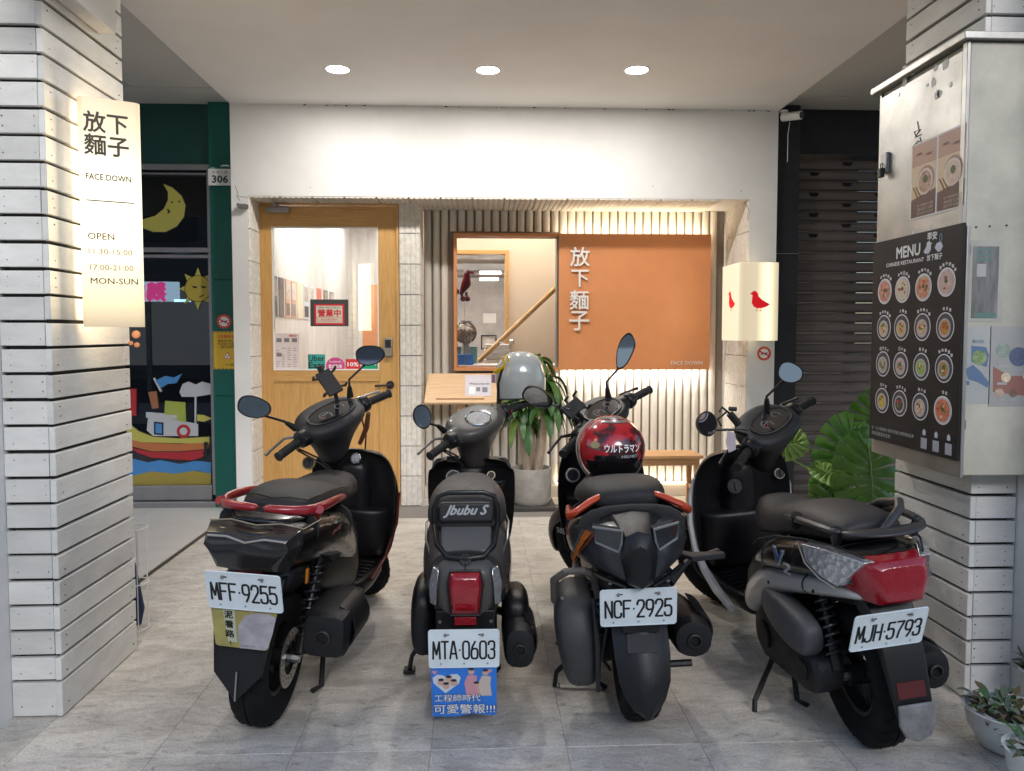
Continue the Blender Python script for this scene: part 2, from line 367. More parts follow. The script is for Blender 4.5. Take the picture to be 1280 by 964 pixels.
for (u, v), s in zip([(422, 86), (610, 87), (796, 87)], ['left one of three lit downlights in the ceiling, above the door', 'middle one of three lit downlights in the ceiling', 'right one of three lit downlights in the ceiling, before the orange board']):
    p = U(u, v, Z=2.92); downlight(p.x, p.y, s)

# ================================================================ the noodle shop
SH = thing('noodle_shop', (0, 5.45, 0), 'white noodle shop front with oak door, slatted wall and window under the ceiling', 'shop')
b = B()
XL, XR, ZO = U(312, 400, Y=5.45).x, U(937, 300, Y=5.45).x, 2.28; XO = U(290, 300, Y=5.45).x
b.box(XO, 5.45, 0, XL, 5.8, 2.92).box(XR, 5.45, 0, 2.165, 6.1, 2.92).box(XL, 5.45, ZO, XR, 6.1, 2.92)
put('front_wall', b, M_white, SH)
put('floor_strip', B().box(XL, 5.68, -0.008, XR, 6.1, 0.002), M_floor, SH)
# soffit, reveal and pier tiles: ribbed cream tiles one by one
TP = 0.2275; nr = 7
def rib_tile(wd, ht, nrib, th=0.012):
    b = B(); pts = [(0, 0)]
    s = wd / nrib
    for i in range(nrib):
        pts += [(i * s + s * .07, th * .55), (i * s + s * .25, th), (i * s + s * .75, th), (i * s + s * .93, th * .55)]
    pts += [(wd, 0)]
    b.prism([(x, -y) for x, y in pts], 0, ht, 'z'); return b
def lay(mesh, mtx, parent):
    o = bpy.data.objects.new('wall_tile', mesh); C.objects.link(o); o.parent = parent; o.matrix_basis = Matrix.Translation(-_wl(parent)) @ mtx
    return o
g0 = 0.006
# pier between the door and the slats: front face at 5.66
PX0, PX1 = U(499, 400, Y=5.66).x, U(526, 400, Y=5.66).x
put('pier', B().box(PX0 + .004, 5.675, 0, PX1 - .014, 5.98, ZO - .002), M_grout, SH)
ft = rib_tile(PX1 - PX0 - .002, TP - g0, 4).mesh('wall_tile'); ft.materials.append(M_tile)
sd = rib_tile(0.29, TP - g0, 8).mesh('wall_tile'); sd.materials.append(M_tile)
for k in range(10):
    z = k * TP + g0
    if z + TP > ZO + .01: break
    lay(ft, Matrix.Translation((PX0 + .001, 5.674, z)), SH)
    lay(sd, Matrix.Translation((PX1 - .0125, 5.676, z)) @ Matrix.Rotation(PI / 2, 4, 'Z'), SH)
# right reveal (faces left) and left reveal (faces right)
rt = rib_tile(0.245, TP - g0, 6).mesh('wall_tile'); rt.materials.append(M_tile)
for k in range(10):
    z = k * TP + g0
    if z + TP > ZO + .01: break
    for a in range(2):
        lay(rt, Matrix.Translation((XR - .001, 5.452 + (a + 1) * .248, z)) @ Matrix.Rotation(-PI / 2, 4, 'Z'), SH)
    lay(rt, Matrix.Translation((XL + .001, 5.452, z)) @ Matrix.Rotation(PI / 2, 4, 'Z'), SH)
# soffit tiles
st = rib_tile(TP - g0, 0.245, 6).mesh('wall_tile'); st.materials.append(M_tile)
n = int((XR - XL) / TP)
for k in range(n):
    for a in range(2):
        lay(st, Matrix.Translation((XL + k * TP, 5.453 + a * .248, ZO - .001)) @ Matrix.Rotation(-PI / 2, 4, 'X') @ Matrix.Diagonal((1, -1, 1, 1)), SH)
# fluted slats
YS = 5.96; pit = 0.0668
WX0, WX1, WZ0, WZ1 = U(567, 292, Y=5.85).x, U(888, 292, Y=5.85).x, U(640, 463, Y=5.85).z, U(640, 292, Y=5.85).z
WXM = U(698, 400, Y=5.85).x
put('slat_backing', B().box(PX1, YS + .02, .09, XR - .015, YS + .03, WZ0 - .01).box(PX1, YS + .02, WZ1 + .01, XR - .015, YS + .03, ZO).box(PX1, YS + .02, WZ0 - .01, WX0 + .01, YS + .03, WZ1 + .01).box(WXM, YS + .02, WZ0 - .01, XR - .015, YS + .03, WZ1 + .01), M_slatback, SH)
def slat(z0, z1):
    b = B(); w_ = pit * .40; pts = [(-w_, 0)] + [(-w_ * math.cos(PI * i / 8), -.022 * math.sin(PI * i / 8) ** .7) for i in range(1, 8)] + [(w_, 0)]
    b.prism(pts, z0, z1, 'z'); me = b.mesh('wall_slat'); me.materials.append(M_slat)
    for p in me.polygons: p.use_smooth = True
    me.set_sharp_from_angle(angle=R(50)); return me
full, low, top = slat(.1, ZO - .003), slat(.1, WZ0 - .03), slat(WZ1 + .03, ZO - .003)
x = PX1 + .034
while x < XR - .04:
    ms = [full] if (x < WX0 - .03 or x > WXM) else [low, top]
    for me in ms:
        o = bpy.data.objects.new('wall_slat', me); C.objects.link(o); o.parent = SH; o.location = (x, YS + .019 - 5.45, 0)
    x += pit
put('plinth', B().box(PX1, 5.93, 0.003, XR - .014, 5.99, .098), mat('plinth_paint', (0.6, 0.55, 0.48), 0.5), SH, bevel=.003)
# orange frame, window glass
b = B(); fy = 5.83; t_ = .022
b.box(WX0, fy, WZ0, WX0 + t_, YS + .03, WZ1).box(WX0 + t_, fy, WZ1 - t_, WXM - .001, YS + .03, WZ1).box(WX0 + t_, fy, WZ0, WXM - .001, YS + .03, WZ0 + t_)
wf = put('window', b, mat('orange_wood_frame', (0.62, 0.24, 0.09), 0.45), SH, bevel=.0015)
put('window_pane', B().box(WX0 + t_, 5.93, WZ0 + t_, WXM - .002, 5.936, WZ1 - t_), M_glass, wf)
put('frame_edge', B().box(WXM - .014, fy + .02, WZ0 + t_, WXM - .002, YS, WZ1 - t_), M_alu, wf)
# sign board, proud of the slats, lit from behind
sb = put('sign_board', B().box(WXM, fy - .005, WZ0 + .003, WX1, fy + .03, WZ1 - .001), M_orange, SH, bevel=.002)
bs = Basis((0, fy - .005, 0), (1, 0, 0), (0, 0, 1))
M_letter = mat('white_acrylic_letter', (0.8, 0.79, 0.77), 0.35)
for ch, (u, v) in zip('放下麵子', [(725, 321), (725, 348), (724, 375), (724, 401)]):
    p = U(u, v, Y=fy - .02); h = 24 / 940 * fy
    put('letter', text(ch, bs, p.x, p.z, h=h * (0.98 if ch != '下' else .85), d=.012, ext=.006, bold=.012), M_letter, sb)
p = U(858, 453.5, Y=fy)
put('lettering', text('FACE DOWN', bs, p.x, p.z, wd=40 / 940 * fy, d=.002, ext=.003), M_letter, sb)
M_led = mat('warm_led_strip', (1, 1, 1), .5, emit=(1.0, 0.80, 0.52), estr=8)
M_ledw = mat('cool_led_strip', (1, 1, 1), .5, emit=(1.0, 0.90, 0.72), estr=9)
def led(x0, x1, y, z, pw, col, down, m, ln='light_strip', tilt=0):
    s = put(ln, B().box(x0, y - .004, z - .003, x1, y + .004, z + .003), m, SH)
    ld = bpy.data.lights.new('strip_lamp', 'AREA'); ld.shape = 'RECTANGLE'; ld.size = x1 - x0; ld.size_y = .012; ld.energy = pw; ld.color = col
    lo = bpy.data.objects.new('lamp', ld); C.objects.link(lo); lo.parent = s; lo.location = ((x0 + x1) / 2, y - 5.45, z + (-.006 if down else .006)); lo.rotation_euler = (tilt if down else PI - tilt, 0, 0)
    return s
led(WXM + .03, WX1 - .02, fy + .06, WZ0 + .01, 3.0, (1.0, 0.93, 0.82), True, M_ledw, tilt=R(20))
led(WXM + .03, WX1 - .02, fy + .06, WZ1 - .012, 1.7, (1.0, 0.83, 0.58), False, M_led, tilt=R(20))
led(.6, XR - .1, 5.915, .115, .9, (1.0, 0.86, 0.64), False, M_led, tilt=R(10))

# ---------------------------------------------------------------- the door
DY = 5.68
dz = lambda v: U(400, v, Y=DY).z
dx = lambda u: U(u, 400, Y=DY).x
X0, X1 = dx(319.5), dx(499)
fr = put('door_frame', B().box(X0, DY - .012, 0, X0 + .018, DY + .07, dz(254)).box(X1 - .018, DY - .012, 0, X1, DY + .07, dz(254)).box(X0 + .018, DY - .012, dz(256.5), X1 - .018, DY + .07, dz(254)), M_door, SH, bevel=.002)
b = B(); a0, a1, a2, a3 = dx(323), dx(341), dx(473.5), dx(496)
zt, z1, z2, z3, z4, z5 = dz(258), dz(283.5), dz(463), dz(477), .14, .012
door = put('door', B().box(a0, DY, z5, a1, DY + .042, zt).box(a2, DY, z5, a3, DY + .042, zt), M_door, SH, bevel=.0015)
put('rail', B().box(a1 + .0005, DY, z1, a2 - .0005, DY + .042, zt), M_doorh, door, bevel=.0015)
put('rail', B().box(a1 + .0005, DY, z3, a2 - .0005, DY + .042, z2), M_doorh, door, bevel=.0015)
put('rail', B().box(a1 + .0005, DY, z5, a2 - .0005, DY + .042, z4), M_doorh, door, bevel=.0015)
put('lower_panel', B().box(a1, DY + .009, z4, a2, DY + .036, z3), M_door, door)
b = B(); k = .009
b.box(a1, DY - .001, z2, a1 + k, DY + .03, z1).box(a2 - k, DY - .001, z2, a2, DY + .03, z1).box(a1 + k, DY - .001, z1 - k, a2 - k, DY + .03, z1).box(a1 + k, DY - .001, z2, a2 - k, DY + .03, z2 + k)
put('glazing_bead', b, mat('white_bead', (.8, .8, .78), .4), door)
put('glass_pane', B().box(a1 + k, DY + .014, z2 + k, a2 - k, DY + .02, z1 - k), glass_mat('door_glass', refl=0.05), door)
# lock, handle, closer, hinges
p = U(485.5, 434, Y=DY)
lk = put('digital_lock', B().box(p.x - .032, DY - .028, p.z - .07, p.x + .032, DY - .001, p.z + .07), mat('lock_case', (.35, .33, .3), .3, .8), door, bevel=.004)
put('keypad', B().box(p.x - .022, DY - .031, p.z - .005, p.x + .022, DY - .0285, p.z + .055), M_black, door, bevel=.001)
p = U(488, 481, Y=DY)
hd = B().lathe([(.0001, DY - .012), (.027, DY - .012), (.03, DY - .008), (.03, DY - .001)], (p.x, 0, p.z), 'y', 24) if False else B()
hd.tube([(p.x, DY - .001, p.z), (p.x, DY - .014, p.z)], .030, 24).tube([(p.x, DY - .01, p.z), (p.x, DY - .05, p.z)], .011, 12).tube([(p.x + .008, DY - .05, p.z), (p.x - .11, DY - .05, p.z - .006)], .0085, 12)
put('handle', hd, M_black, door, smooth=True)
for v in (297, 395, 560):
    p = U(321.5, v, Y=DY)
    put('hinge', B().tube([(p.x, DY - .014, p.z - .05), (p.x, DY - .014, p.z + .05)], .008, 10), M_alu, door, smooth=True)
p = U(347, 262, Y=DY - .03)
put('door_closer', B().box(p.x - .085, DY - .045, p.z - .024, p.x + .085, DY - .002, p.z + .02), M_alu, door, bevel=.008)
put('closer_arm', B().box(p.x - .012, DY - .2, p.z + .022, p.x + .012, DY - .02, p.z + .028).tube([(p.x, DY - .03, p.z + .01), (p.x, DY - .03, p.z + .05)], .012), M_alu, door)
# stickers and sheets on the glass
gb = Basis((0, DY + .0135, 0), (1, 0, 0), (0, 0, 1))
def G(u, v): p = U(u, v, Y=DY + .0135); return p.x, p.z
def gr(u0, v0, u1, v1): a = G(u0, v0); c = G(u1, v1); return a[0], c[1], c[0], a[1]
def sticker(rect, m, name='sticker', d=.001): return put(name, sheet(B(), gb, *rect, 0.0002, d), m, door)
sticker(gr(385, 443, 406.5, 461.5), flat('teal_sticker', (.03, .36, .31)))
cx, cz = G(395.7, 448); put('lettering', text('Uber', gb, cx, cz, wd=.118, h=.042, d=.0016, bold=.01), M_ink, door)
cx, cz = G(395.7, 456.5); put('lettering', text('Eats', gb, cx, cz, wd=.118, h=.044, d=.0016, bold=.02), M_ink, door)
x0, y0, x1, y1 = gr(407.5, 448.5, 431, 462); cx = (x0 + x1) / 2; hw = (x1 - x0) / 2
put('sticker', shape(B(), gb, [(x0, y0), (x1, y0)] + [(cx + hw * math.cos(PI * i / 10), y0 + .03 + (y1 - y0 - .02) * math.sin(PI * i / 10)) for i in range(0, 11)], 0.0002, .001), flat('pink_sticker', (.62, .06, .26)), door)
put('lettering', text('foodpanda', gb, cx, y0 + .058, wd=.09, d=.0016, bold=.01), M_wprint, door)
put('lettering', text('歡迎點餐', gb, cx, y0 + .024, wd=.1, h=.028, d=.0016, bold=.02), M_wprint, door)
r_ = gr(432, 449, 450.5, 462); sticker(r_, flat('red_sticker', (.66, .02, .035)))
put('lettering', text('10%', gb, (r_[0] + r_[2]) / 2, (r_[1] + r_[3]) / 2, wd=.08, h=.03, d=.0016, bold=.03), M_wprint, door)
r_ = gr(453.5, 449, 472, 462); sticker(r_, flat('green_sticker', (.0, .33, .16)))
put('lettering', text('LINE Pay', gb, (r_[0] + r_[2]) / 2, (r_[1] + r_[3]) / 2, wd=.095, h=.022, d=.0016, bold=.02), M_wprint, door)
r_ = gr(341.5, 417, 374.5, 462); ps = sticker(r_, flat('pale_pink_paper', (.74, .64, .63), .6), 'price_sheet')
b = B(); mz = lambda a: r_[1] + (r_[3] - r_[1]) * a; mx_ = lambda a: r_[0] + (r_[2] - r_[0]) * a
for i in range(3): sheet(b, gb, mx_(.12 + .3 * i), mz(.76), mx_(.32 + .3 * i), mz(.87), .001, .0016)
sheet(b, gb, mx_(.12), mz(.36), mx_(.32), mz(.46), .001, .0016)
for i in range(9):
    for c in range(4):
        if random.random() < .75 and not (c == 0 and i in (3, 4)): sheet(b, gb, mx_(.1 + .22 * c), mz(.08 + .063 * i), mx_(.1 + .22 * c + random.uniform(.08, .16)), mz(.08 + .063 * i + .014), .001, .0015)
put('print', b, flat('grey_print', (.22, .19, .2)), door)
put('print', text('MENU', gb, mx_(.76), mz(.935), wd=.06, h=.018, d=.0012, bold=.03, shear=.3), M_red, door)
# framed opening notice hanging on the glass
r_ = gr(388.5, 374.5, 436, 408); ny = DY - .012
nb = Basis((0, ny, 0), (1, 0, 0), (0, 0, 1))
nt_ = solo('opening_notice', B().box(r_[0], ny, r_[1], r_[2], ny + .022, r_[3]), mat('dark_frame', (.05, .055, .06), .4), ((r_[0] + r_[2]) / 2, ny, r_[1]),
           'small dark framed open notice in red characters hanging on the door glass', 'notice', bevel=.003)
r2 = (r_[0] + .03, r_[1] + .012, r_[2] - .028, r_[3] - .035)
def on(b, m, par, name='print'): return put(name, b, m, par)
on(sheet(B(), nb, *r2, 0, .0008), M_red, nt_, 'red_border')
r3 = (r2[0] + .014, r2[1] + .012, r2[2] - .014, r2[3] - .012)
on(sheet(B(), nb, *r3, .0008, .0014), flat('cream_paper', (.72, .66, .55), .7), nt_, 'paper')
cx = (r3[0] + r3[2]) / 2
on(text('營業中', nb, cx, r3[1] + (r3[3] - r3[1]) * .58, wd=(r3[2] - r3[0]) * .86, d=.0016, bold=.03), M_red, nt_, 'lettering')
on(text('OPEN  WELCOME TO', nb, cx, r3[3] - .014, wd=(r3[2] - r3[0]) * .85, d=.0016), M_ink, nt_, 'lettering')
b = B(); f0 = (r3[0] + .008, r3[1] + .008, r3[2] - .008, r3[1] + .042)
for q_ in ((f0[0], f0[1], f0[2], f0[1] + .002), (f0[0], f0[3], f0[2], f0[3] + .002), (f0[0], f0[1], f0[0] + .002, f0[3]), (f0[2] - .002, f0[1], f0[2], f0[3])): sheet(b, nb, *q_, .0014, .002)
text('歡迎光臨 請推門', nb, cx, (f0[1] + f0[3]) / 2, wd=(f0[2] - f0[0]) * .7, d=.0016, b=b); on(b, M_red, nt_)

# ---------------------------------------------------------------- room behind the door and the window
M_inwall = mat('interior_limewash', (0.72, 0.71, 0.69), 0.7, var=0.16, vscale=5, stretch=(3, 1.2, .35), bump=.3)
M_beige = mat('interior_beige_wall', (0.66, 0.53, 0.40), 0.6, var=0.05, vscale=2)
room = put('interior_walls', B().box(-1.70, 5.81, 0, -1.62, 9.8, 2.7).box(-1.62, 9.7, 0, 3, 9.8, 2.7).box(3, 6.11, 0, 3.1, 9.8, 2.7), M_inwall, SH)
put('interior_ceiling', B().box(-1.7, 5.81, 2.7, 3.1, 9.8, 2.76), M_ceil, SH)
put('interior_floor', B().box(-1.7, 5.81, -.02, 3.1, 9.8, -.001), wood_mat('interior_floor_wood', (.35, .24, .16), (.25, .17, .11), 'Y'), SH)
BW = 7.05
WD0, WD1, WDT = U(560, 400, Y=BW).x, U(636, 400, Y=BW).x, U(600, 313, Y=BW).z
put('back_partition', B().box(WD1, BW, 0, 3, BW + .08, 2.69).box(-.56, BW, WDT, WD1, BW + .08, 2.69).box(-.56, BW, 0, WD0, BW + .08, WDT), M_beige, SH)
put('inner_door_frame', B().box(WD1 - .036, BW - .02, 0, WD1, BW + .1, WDT).box(WD0, BW - .02, WDT - .036, WD1 - .037, BW + .1, WDT), M_doorh, SH, bevel=.002)
put('back_room', B().box(-.6, 9.3, 0, 3, 9.36, 2.69), mat('back_room_concrete', (.44, .42, .40), .7, var=.2, vscale=6), SH)
b = B()
for z, y, r in ((2.45, 8.6, .05), (2.2, 8.9, .07), (2.02, 9.05, .045)): b.tube([(-.59, y, z), (2.9, y, z)], r, 12)
put('ceiling_pipe', b, M_steel, SH, smooth=True)
for v in (341, 349):
    a, c = U(600, v, Y=8.2), U(626 - (v - 341) * .4, v, Y=8.2)
    put('tube_light', B().tube([a, c], .016, 10), mat('tube_lamp', (1, 1, 1), .5, emit=(1, 1, 1), estr=8), SH)
put('orange_partition', B().box(U(453, 400, Y=7.3).x, 7.3, 0, -.57, 7.38, U(460, 356, Y=7.3).z), M_orange, SH)
b = B()
for i in range(7): b.box(-1.1, 6.9 + i * .32, 2.42, -.57, 6.98 + i * .32, 2.52)
put('ceiling_baffle', b, M_white, SH)
p = U(639.5, 427, Y=BW); put('door_knob', B().tube([(p.x, BW - .05, p.z), (p.x, BW, p.z)], .012, 10).ball((p.x, BW - .055, p.z), .03), M_chrome, SH, smooth=True)
p = U(612, 398, Y=9.3); put('notice_sheet', B().box(p.x - .08, 9.295, p.z - .06, p.x + .08, 9.3, p.z + .06), M_paper, SH)
def room_lamp(x, y, z, sx, sy, pw, col=(1, .93, .84)):
    ld = bpy.data.lights.new('interior_lamp', 'AREA'); ld.shape = 'RECTANGLE'; ld.size = sx; ld.size_y = sy; ld.energy = pw; ld.color = col
    lo = bpy.data.objects.new('lamp', ld); C.objects.link(lo); lo.parent = SH; lo.location = (x, y - 5.45, z)
    put('ceiling_panel_light', B().box(x - sx / 2, y - sy / 2, z + .005, x + sx / 2, y + sy / 2, z + .02), mat('panel_lamp', (1, 1, 1), .5, emit=(1, .96, .9), estr=4), SH)
room_lamp(-1.0, 6.7, 2.66, .9, .9, 9); room_lamp(-1.0, 8.5, 2.66, .9, .8, 10); room_lamp(.5, 6.5, 2.66, .9, .3, 8, (1, .9, .76)); room_lamp(1.0, 8.3, 2.66, .9, .9, 15)
# posters on the left interior wall
pc = [(.05, .06, .07), (.09, .07, .07), (.62, .36, .24), (.55, .32, .2), (.7, .62, .45), (.55, .6, .68), (.66, .68, .7), (.68, .14, .07), (.1, .13, .13), (.12, .15, .15)]
y = 5.95
for i, c_ in enumerate(pc):
    w_ = .15 if i < 4 else .2
    a = solo('poster', B().box(-1.619, y, 1.44, -1.614, y + w_, 1.76), mat('poster_%d' % i, c_, .5, var=.55, vscale=9, col2=tuple(min(.8, q + .12) for q in c_)), (-1.617, y + w_ / 2, 1.44),
             ['dark blue photo poster nearest the door on the white wall inside', 'dark grey photo poster, second on the wall inside the door', 'tan food poster, third on the wall inside the door', 'brown food poster, fourth on the wall inside the door', 'cream drawing poster, fifth on the wall inside the door',
              'pale blue poster, sixth on the wall inside the door', 'pale sheet left of the red poster inside the door', 'bright red poster high behind the open notice inside', 'small dark green poster right of the red poster inside', 'farthest small dark poster on the wall inside the door'][i], 'poster', 'posters in a row on the inside wall')
    for z0_, z1_, c2_ in ((1.60, 1.74, (.55, .5, .45)), (1.46, 1.56, (.08, .06, .05))):
        if i % 3 != 1: put('print', B().box(-1.6137, y + .02, z0_, -1.6125, y + w_ - .02, z1_), mat('poster_print_%d_%d' % (i % 4, int(z0_ * 10)), tuple(min(.8, abs(q + .12 * ((i % 4) - 1))) for q in c2_), .5, var=.5, vscale=30), a)
    y += w_ + (.05 if i < 6 else .12)
# handrail seen through the window
a, c = U(598, 452, Y=6.55), U(697, 358, Y=6.55)
solo('handrail', B().tube([a, c], .022, 14), M_door, a, 'round wooden handrail rising diagonally behind the window glass', 'handrail', smooth=True)
# counter at the window foot, jar of cookies, plush bird, boxes
cz_ = U(600, 456, Y=6.1).z
solo('window_counter', B().box(WX0 + .03, 5.99, cz_ - .035, WXM + .3, 6.35, cz_), M_paper, (.1, 6.15, cz_ - .03), 'pale narrow counter just behind the foot of the window', 'counter', bevel=.003)
p = U(582, 417, Y=6.2); jr = thing('cookie_jar', (p.x, 6.2, cz_), 'round glass jar full of small brown balls inside the window', 'jar')
bb = B(); rr_ = random.Random(3); pts_ = []
while len(pts_) < 60:
    q_ = V((rr_.uniform(-1, 1), rr_.uniform(-1, 1), rr_.uniform(-1, .35)))
    if q_.length < 1 and all((q_ - o_).length > .32 for o_ in pts_): pts_.append(q_)
    rr_.random()
for q_ in pts_: bb.ball((p.x + q_.x * .07, 6.2 + q_.y * .07, p.z + q_.z * .075), .013, 8, 6)
put('cookies', bb, mat('cookie_brown', (.55, .38, .22), .7), jr, smooth=True)['kind'] = 'stuff'
put('jar_glass', B().ball((p.x, 6.2, p.z + .005), .093, 24, 16), glass_mat('jar_glass', refl=-.02), jr, smooth=True)
put('jar_lid', B().tube([(p.x, 6.2, p.z + .09), (p.x, 6.2, p.z + .105)], .05, 20), M_paper, jr, smooth=True)
put('jar_stand', B().tube([(p.x, 6.2, cz_), (p.x, 6.2, p.z - .088)], [.05, .03], 16), M_steel, jr, smooth=True)
p = U(582, 447.5, Y=6.05); solo('blue_box', B().box(p.x - .062, 6.05, cz_, p.x + .062, 6.13, p.z + .028), flat('blue_card', (.03, .2, .7)), (p.x, 6.09, cz_), 'bright blue box on the counter under the cookie jar', 'box', bevel=.003)
p = U(583, 436, Y=6.3); solo('teal_tray', B().box(p.x - .09, 6.29, cz_, p.x + .09, 6.35, p.z + .02), flat('teal_card', (.18, .4, .36)), (p.x, 6.32, cz_), 'teal box standing behind the blue box in the window', 'box', bevel=.003)
p = U(611, 428, Y=6.9); fb = B().box(p.x - .06, 6.9, p.z - .055, p.x + .06, 6.91, p.z + .055)
t = thing('picture_frame', (p.x, 6.9, p.z - .07), 'small black framed notice leaning behind the handrail inside', 'picture frame'); put('sheet', fb, M_paper, t)
b = B(); hx, hz = .06, .055
for q_ in ((-hx - .012, -hz - .012, hx + .012, -hz), (-hx - .012, hz, hx + .012, hz + .012), (-hx - .012, -hz, -hx, hz), (hx, -hz, hx + .012, hz)): b.box(p.x + q_[0], 6.892, p.z + q_[1], p.x + q_[2], 6.912, p.z + q_[3])
put('frame', b, M_black, t)
p = U(622, 452, Y=6.7); b = B()
for i in range(4): b.box(p.x - .12 + .01 * (i % 2), 6.62, p.z - .02 + i * .045, p.x + .1 + .012 * ((i + 1) % 2), 6.8, p.z + .02 + i * .045)
solo('paper_stack', b, M_paper, (p.x, 6.7, p.z - .02), 'stack of white packets on a shelf by the inner door frame', 'packets', bevel=.004)
solo('shelf', B().box(p.x - .4, 6.6, p.z - .05, p.x + .35, 6.85, p.z - .021), M_ply, (p.x, 6.7, p.z - .05), 'wooden shelf holding white packets inside the shop', 'shelf')
# plush pigeon hanging at the window
def bird_pts(s=1, fx=1):
    pts = [(-.05, 1.0), (.12, 1.03), (.24, .93), (.4, .88), (.25, .80), (.26, .6), (.3, .35), (.2, .12), (.02, .0), (-.16, .04), (-.3, .14), (-.55, .06), (-.6, .18), (-.38, .36), (-.14, .55), (-.12, .8)]
    return [(x * s * fx, y * s) for x, y in pts]
p = U(581, 406, Y=6.02)
t = thing('plush_bird', (p.x, 6.02, p.z), 'dark red plush pigeon hanging behind the window glass', 'plush toy')
z0 = U(581, 369, Y=6.02).z; hgt = U(581, 337, Y=6.02).z - z0
prof = [(.0, -.62, .1), (.1, -.5, .12), (.22, -.3, .2), (.35, -.05, .28), (.5, .0, .26), (.66, .08, .18), (.82, .1, .15), (.93, .1, .14), (1.0, .08, .05)]
rings = []
sc_ = hgt
for h_, cx_, w_ in prof:
    rings.append([V((p.x + .012 + (cx_ * .34 + w_ * .75 * math.cos(a_ * PI / 6)) * sc_, 6.02 + w_ * .6 * math.sin(a_ * PI / 6) * sc_, z0 + (h_ * 1.0) * sc_)) for a_ in range(12)])
b = B().loft(rings); b.tube([(p.x - .2 * sc_, 6.02, z0 + .2 * sc_), (p.x - .45 * sc_, 6.02, z0 + .05 * sc_), (p.x - .6 * sc_, 6.02, z0 + .12 * sc_)], [.14 * sc_, .12 * sc_, .03 * sc_], 10)
M_plush = mat('dark_red_felt', (.28, .008, .02), .95, bump=.6, bscale=200)
bd = put('body', b, M_plush, t, sub=1)
put('beak', B().tube([(p.x + .15 * sc_, 6.02, z0 + .9 * sc_), (p.x + .36 * sc_, 6.02, z0 + .86 * sc_)], [.05 * sc_, .01], 8), M_plush, t, smooth=True)
put('eye', B().ball((p.x + .03 * sc_, 5.98, z0 + .9 * sc_), .013), M_wprint, t, smooth=True)
for dx_ in (-.12, .06): put('foot', B().tube([(p.x + dx_ * sc_, 6.02, z0 + .12 * sc_), (p.x + (dx_ + .02) * sc_, 6.02, z0 - .14 * sc_)], .01, 8).ball((p.x + (dx_ + .05) * sc_, 6.01, z0 - .15 * sc_), .022), M_plush, t, smooth=True)
put('rod', B().tube([(p.x, 6.03, cz_), (p.x, 6.03, z0)], .0025, 6), M_alu, t)

# ================================================================ illuminated signs
M_glow = mat('lit_acrylic', (.8, .72, .58), .4, emit=(1.0, .80, .50), estr=1.05)
def light_acrylic(name, col, lo, hi, horizontal=True):
    """lit acrylic box face: two tubes behind it show as brighter bands"""
    m = bpy.data.materials.new(name); m.use_nodes = True; n = m.node_tree.nodes; l = m.node_tree.links; b_ = n['Principled BSDF']
    b_.inputs['Base Color'].default_value = (.42, .37, .29, 1); b_.inputs['Roughness'].default_value = .35
    tc = n.new('ShaderNodeTexCoord'); sp = n.new('ShaderNodeSeparateXYZ'); l.new(tc.outputs['Object'], sp.inputs[0])
    rp = n.new('ShaderNodeValToRGB'); mr = n.new('ShaderNodeMapRange')
    b_.inputs['Emission Color'].default_value = (*col, 1)
    return m, n, l, b_, sp, rp, mr
# left sign: projecting box on the pillar
LS0, LS1 = U(101, 300, Y=2.655), U(179, 300, Y=2.74); LS0.z = LS1.z = 0
zt_, zb_ = U(100, 119, Y=2.655).z, U(100, 408.5, Y=2.655).z
m_, n_, l_, b_, sp_, rp_, mr_ = light_acrylic('lit_sign_acrylic', (1.0, .82, .52), 0, 1)
mr_.inputs['From Min'].default_value = 0; mr_.inputs['From Max'].default_value = .823; l_.new(sp_.outputs['Z'], mr_.inputs[0]); l_.new(mr_.outputs[0], rp_.inputs[0])
e_ = rp_.color_ramp.elements; e_[0].position = 0; e_[0].color = (.55, .40, .21, 1); e_[1].position = 1; e_[1].color = (.66, .48, .30, 1)
for ps_, cc in ((.10, (1.3, 1.0, .55)), (.3, (1.9, 1.6, 1.05)), (.55, (2.2, 2.0, 1.5)), (.8, (1.4, 1.1, .68)), (.93, (1.0, .72, .42))):
    q_ = rp_.color_ramp.elements.new(ps_); q_.color = (*cc, 1)
l_.new(rp_.outputs[0], b_.inputs['Emission Color']); b_.inputs['Emission Strength'].default_value = .40
t = thing('lit_shop_sign', (LS0.x, LS0.y, zb_), 'tall glowing cream box sign with black characters and opening hours on the left pillar', 'shop sign')
dr = (LS1 - LS0).normalized(); nn = V((-dr.y, dr.x, 0)); L_ = (LS1 - LS0).length; th = .062
b = B()
def rr_rect(a0, a1, r, n=4):
    pts = []
    for cx_, cy_, s_ in ((a1 - r, th - r, 0), (r + a0, th - r, 1), (r + a0, r, 2), (a1 - r, r, 3)):
        for i in range(n + 1):
            a_ = (s_ + i / n) * PI / 2; pts.append((cx_ + r * math.cos(a_), cy_ + r * math.sin(a_)))
    return pts
pr_ = rr_rect(0, L_, .02)
b.loft([[LS0 + dr * x + nn * y + V((0, 0, z)) for x, y in pr_] for z in (zb_, zt_)])
put('light_box', b, m_, t, smooth=True, ang=60)
False and put('bracket', B().tube([LS0 + nn * .03 + V((-.02, 0, 2.05)), LS0 + nn * .03 + V((.03, 0, 2.05))], .008).tube([LS0 + nn * .03 + V((-.02, 0, 1.42)), LS0 + nn * .03 + V((.03, 0, 1.42))], .008), M_black, t)
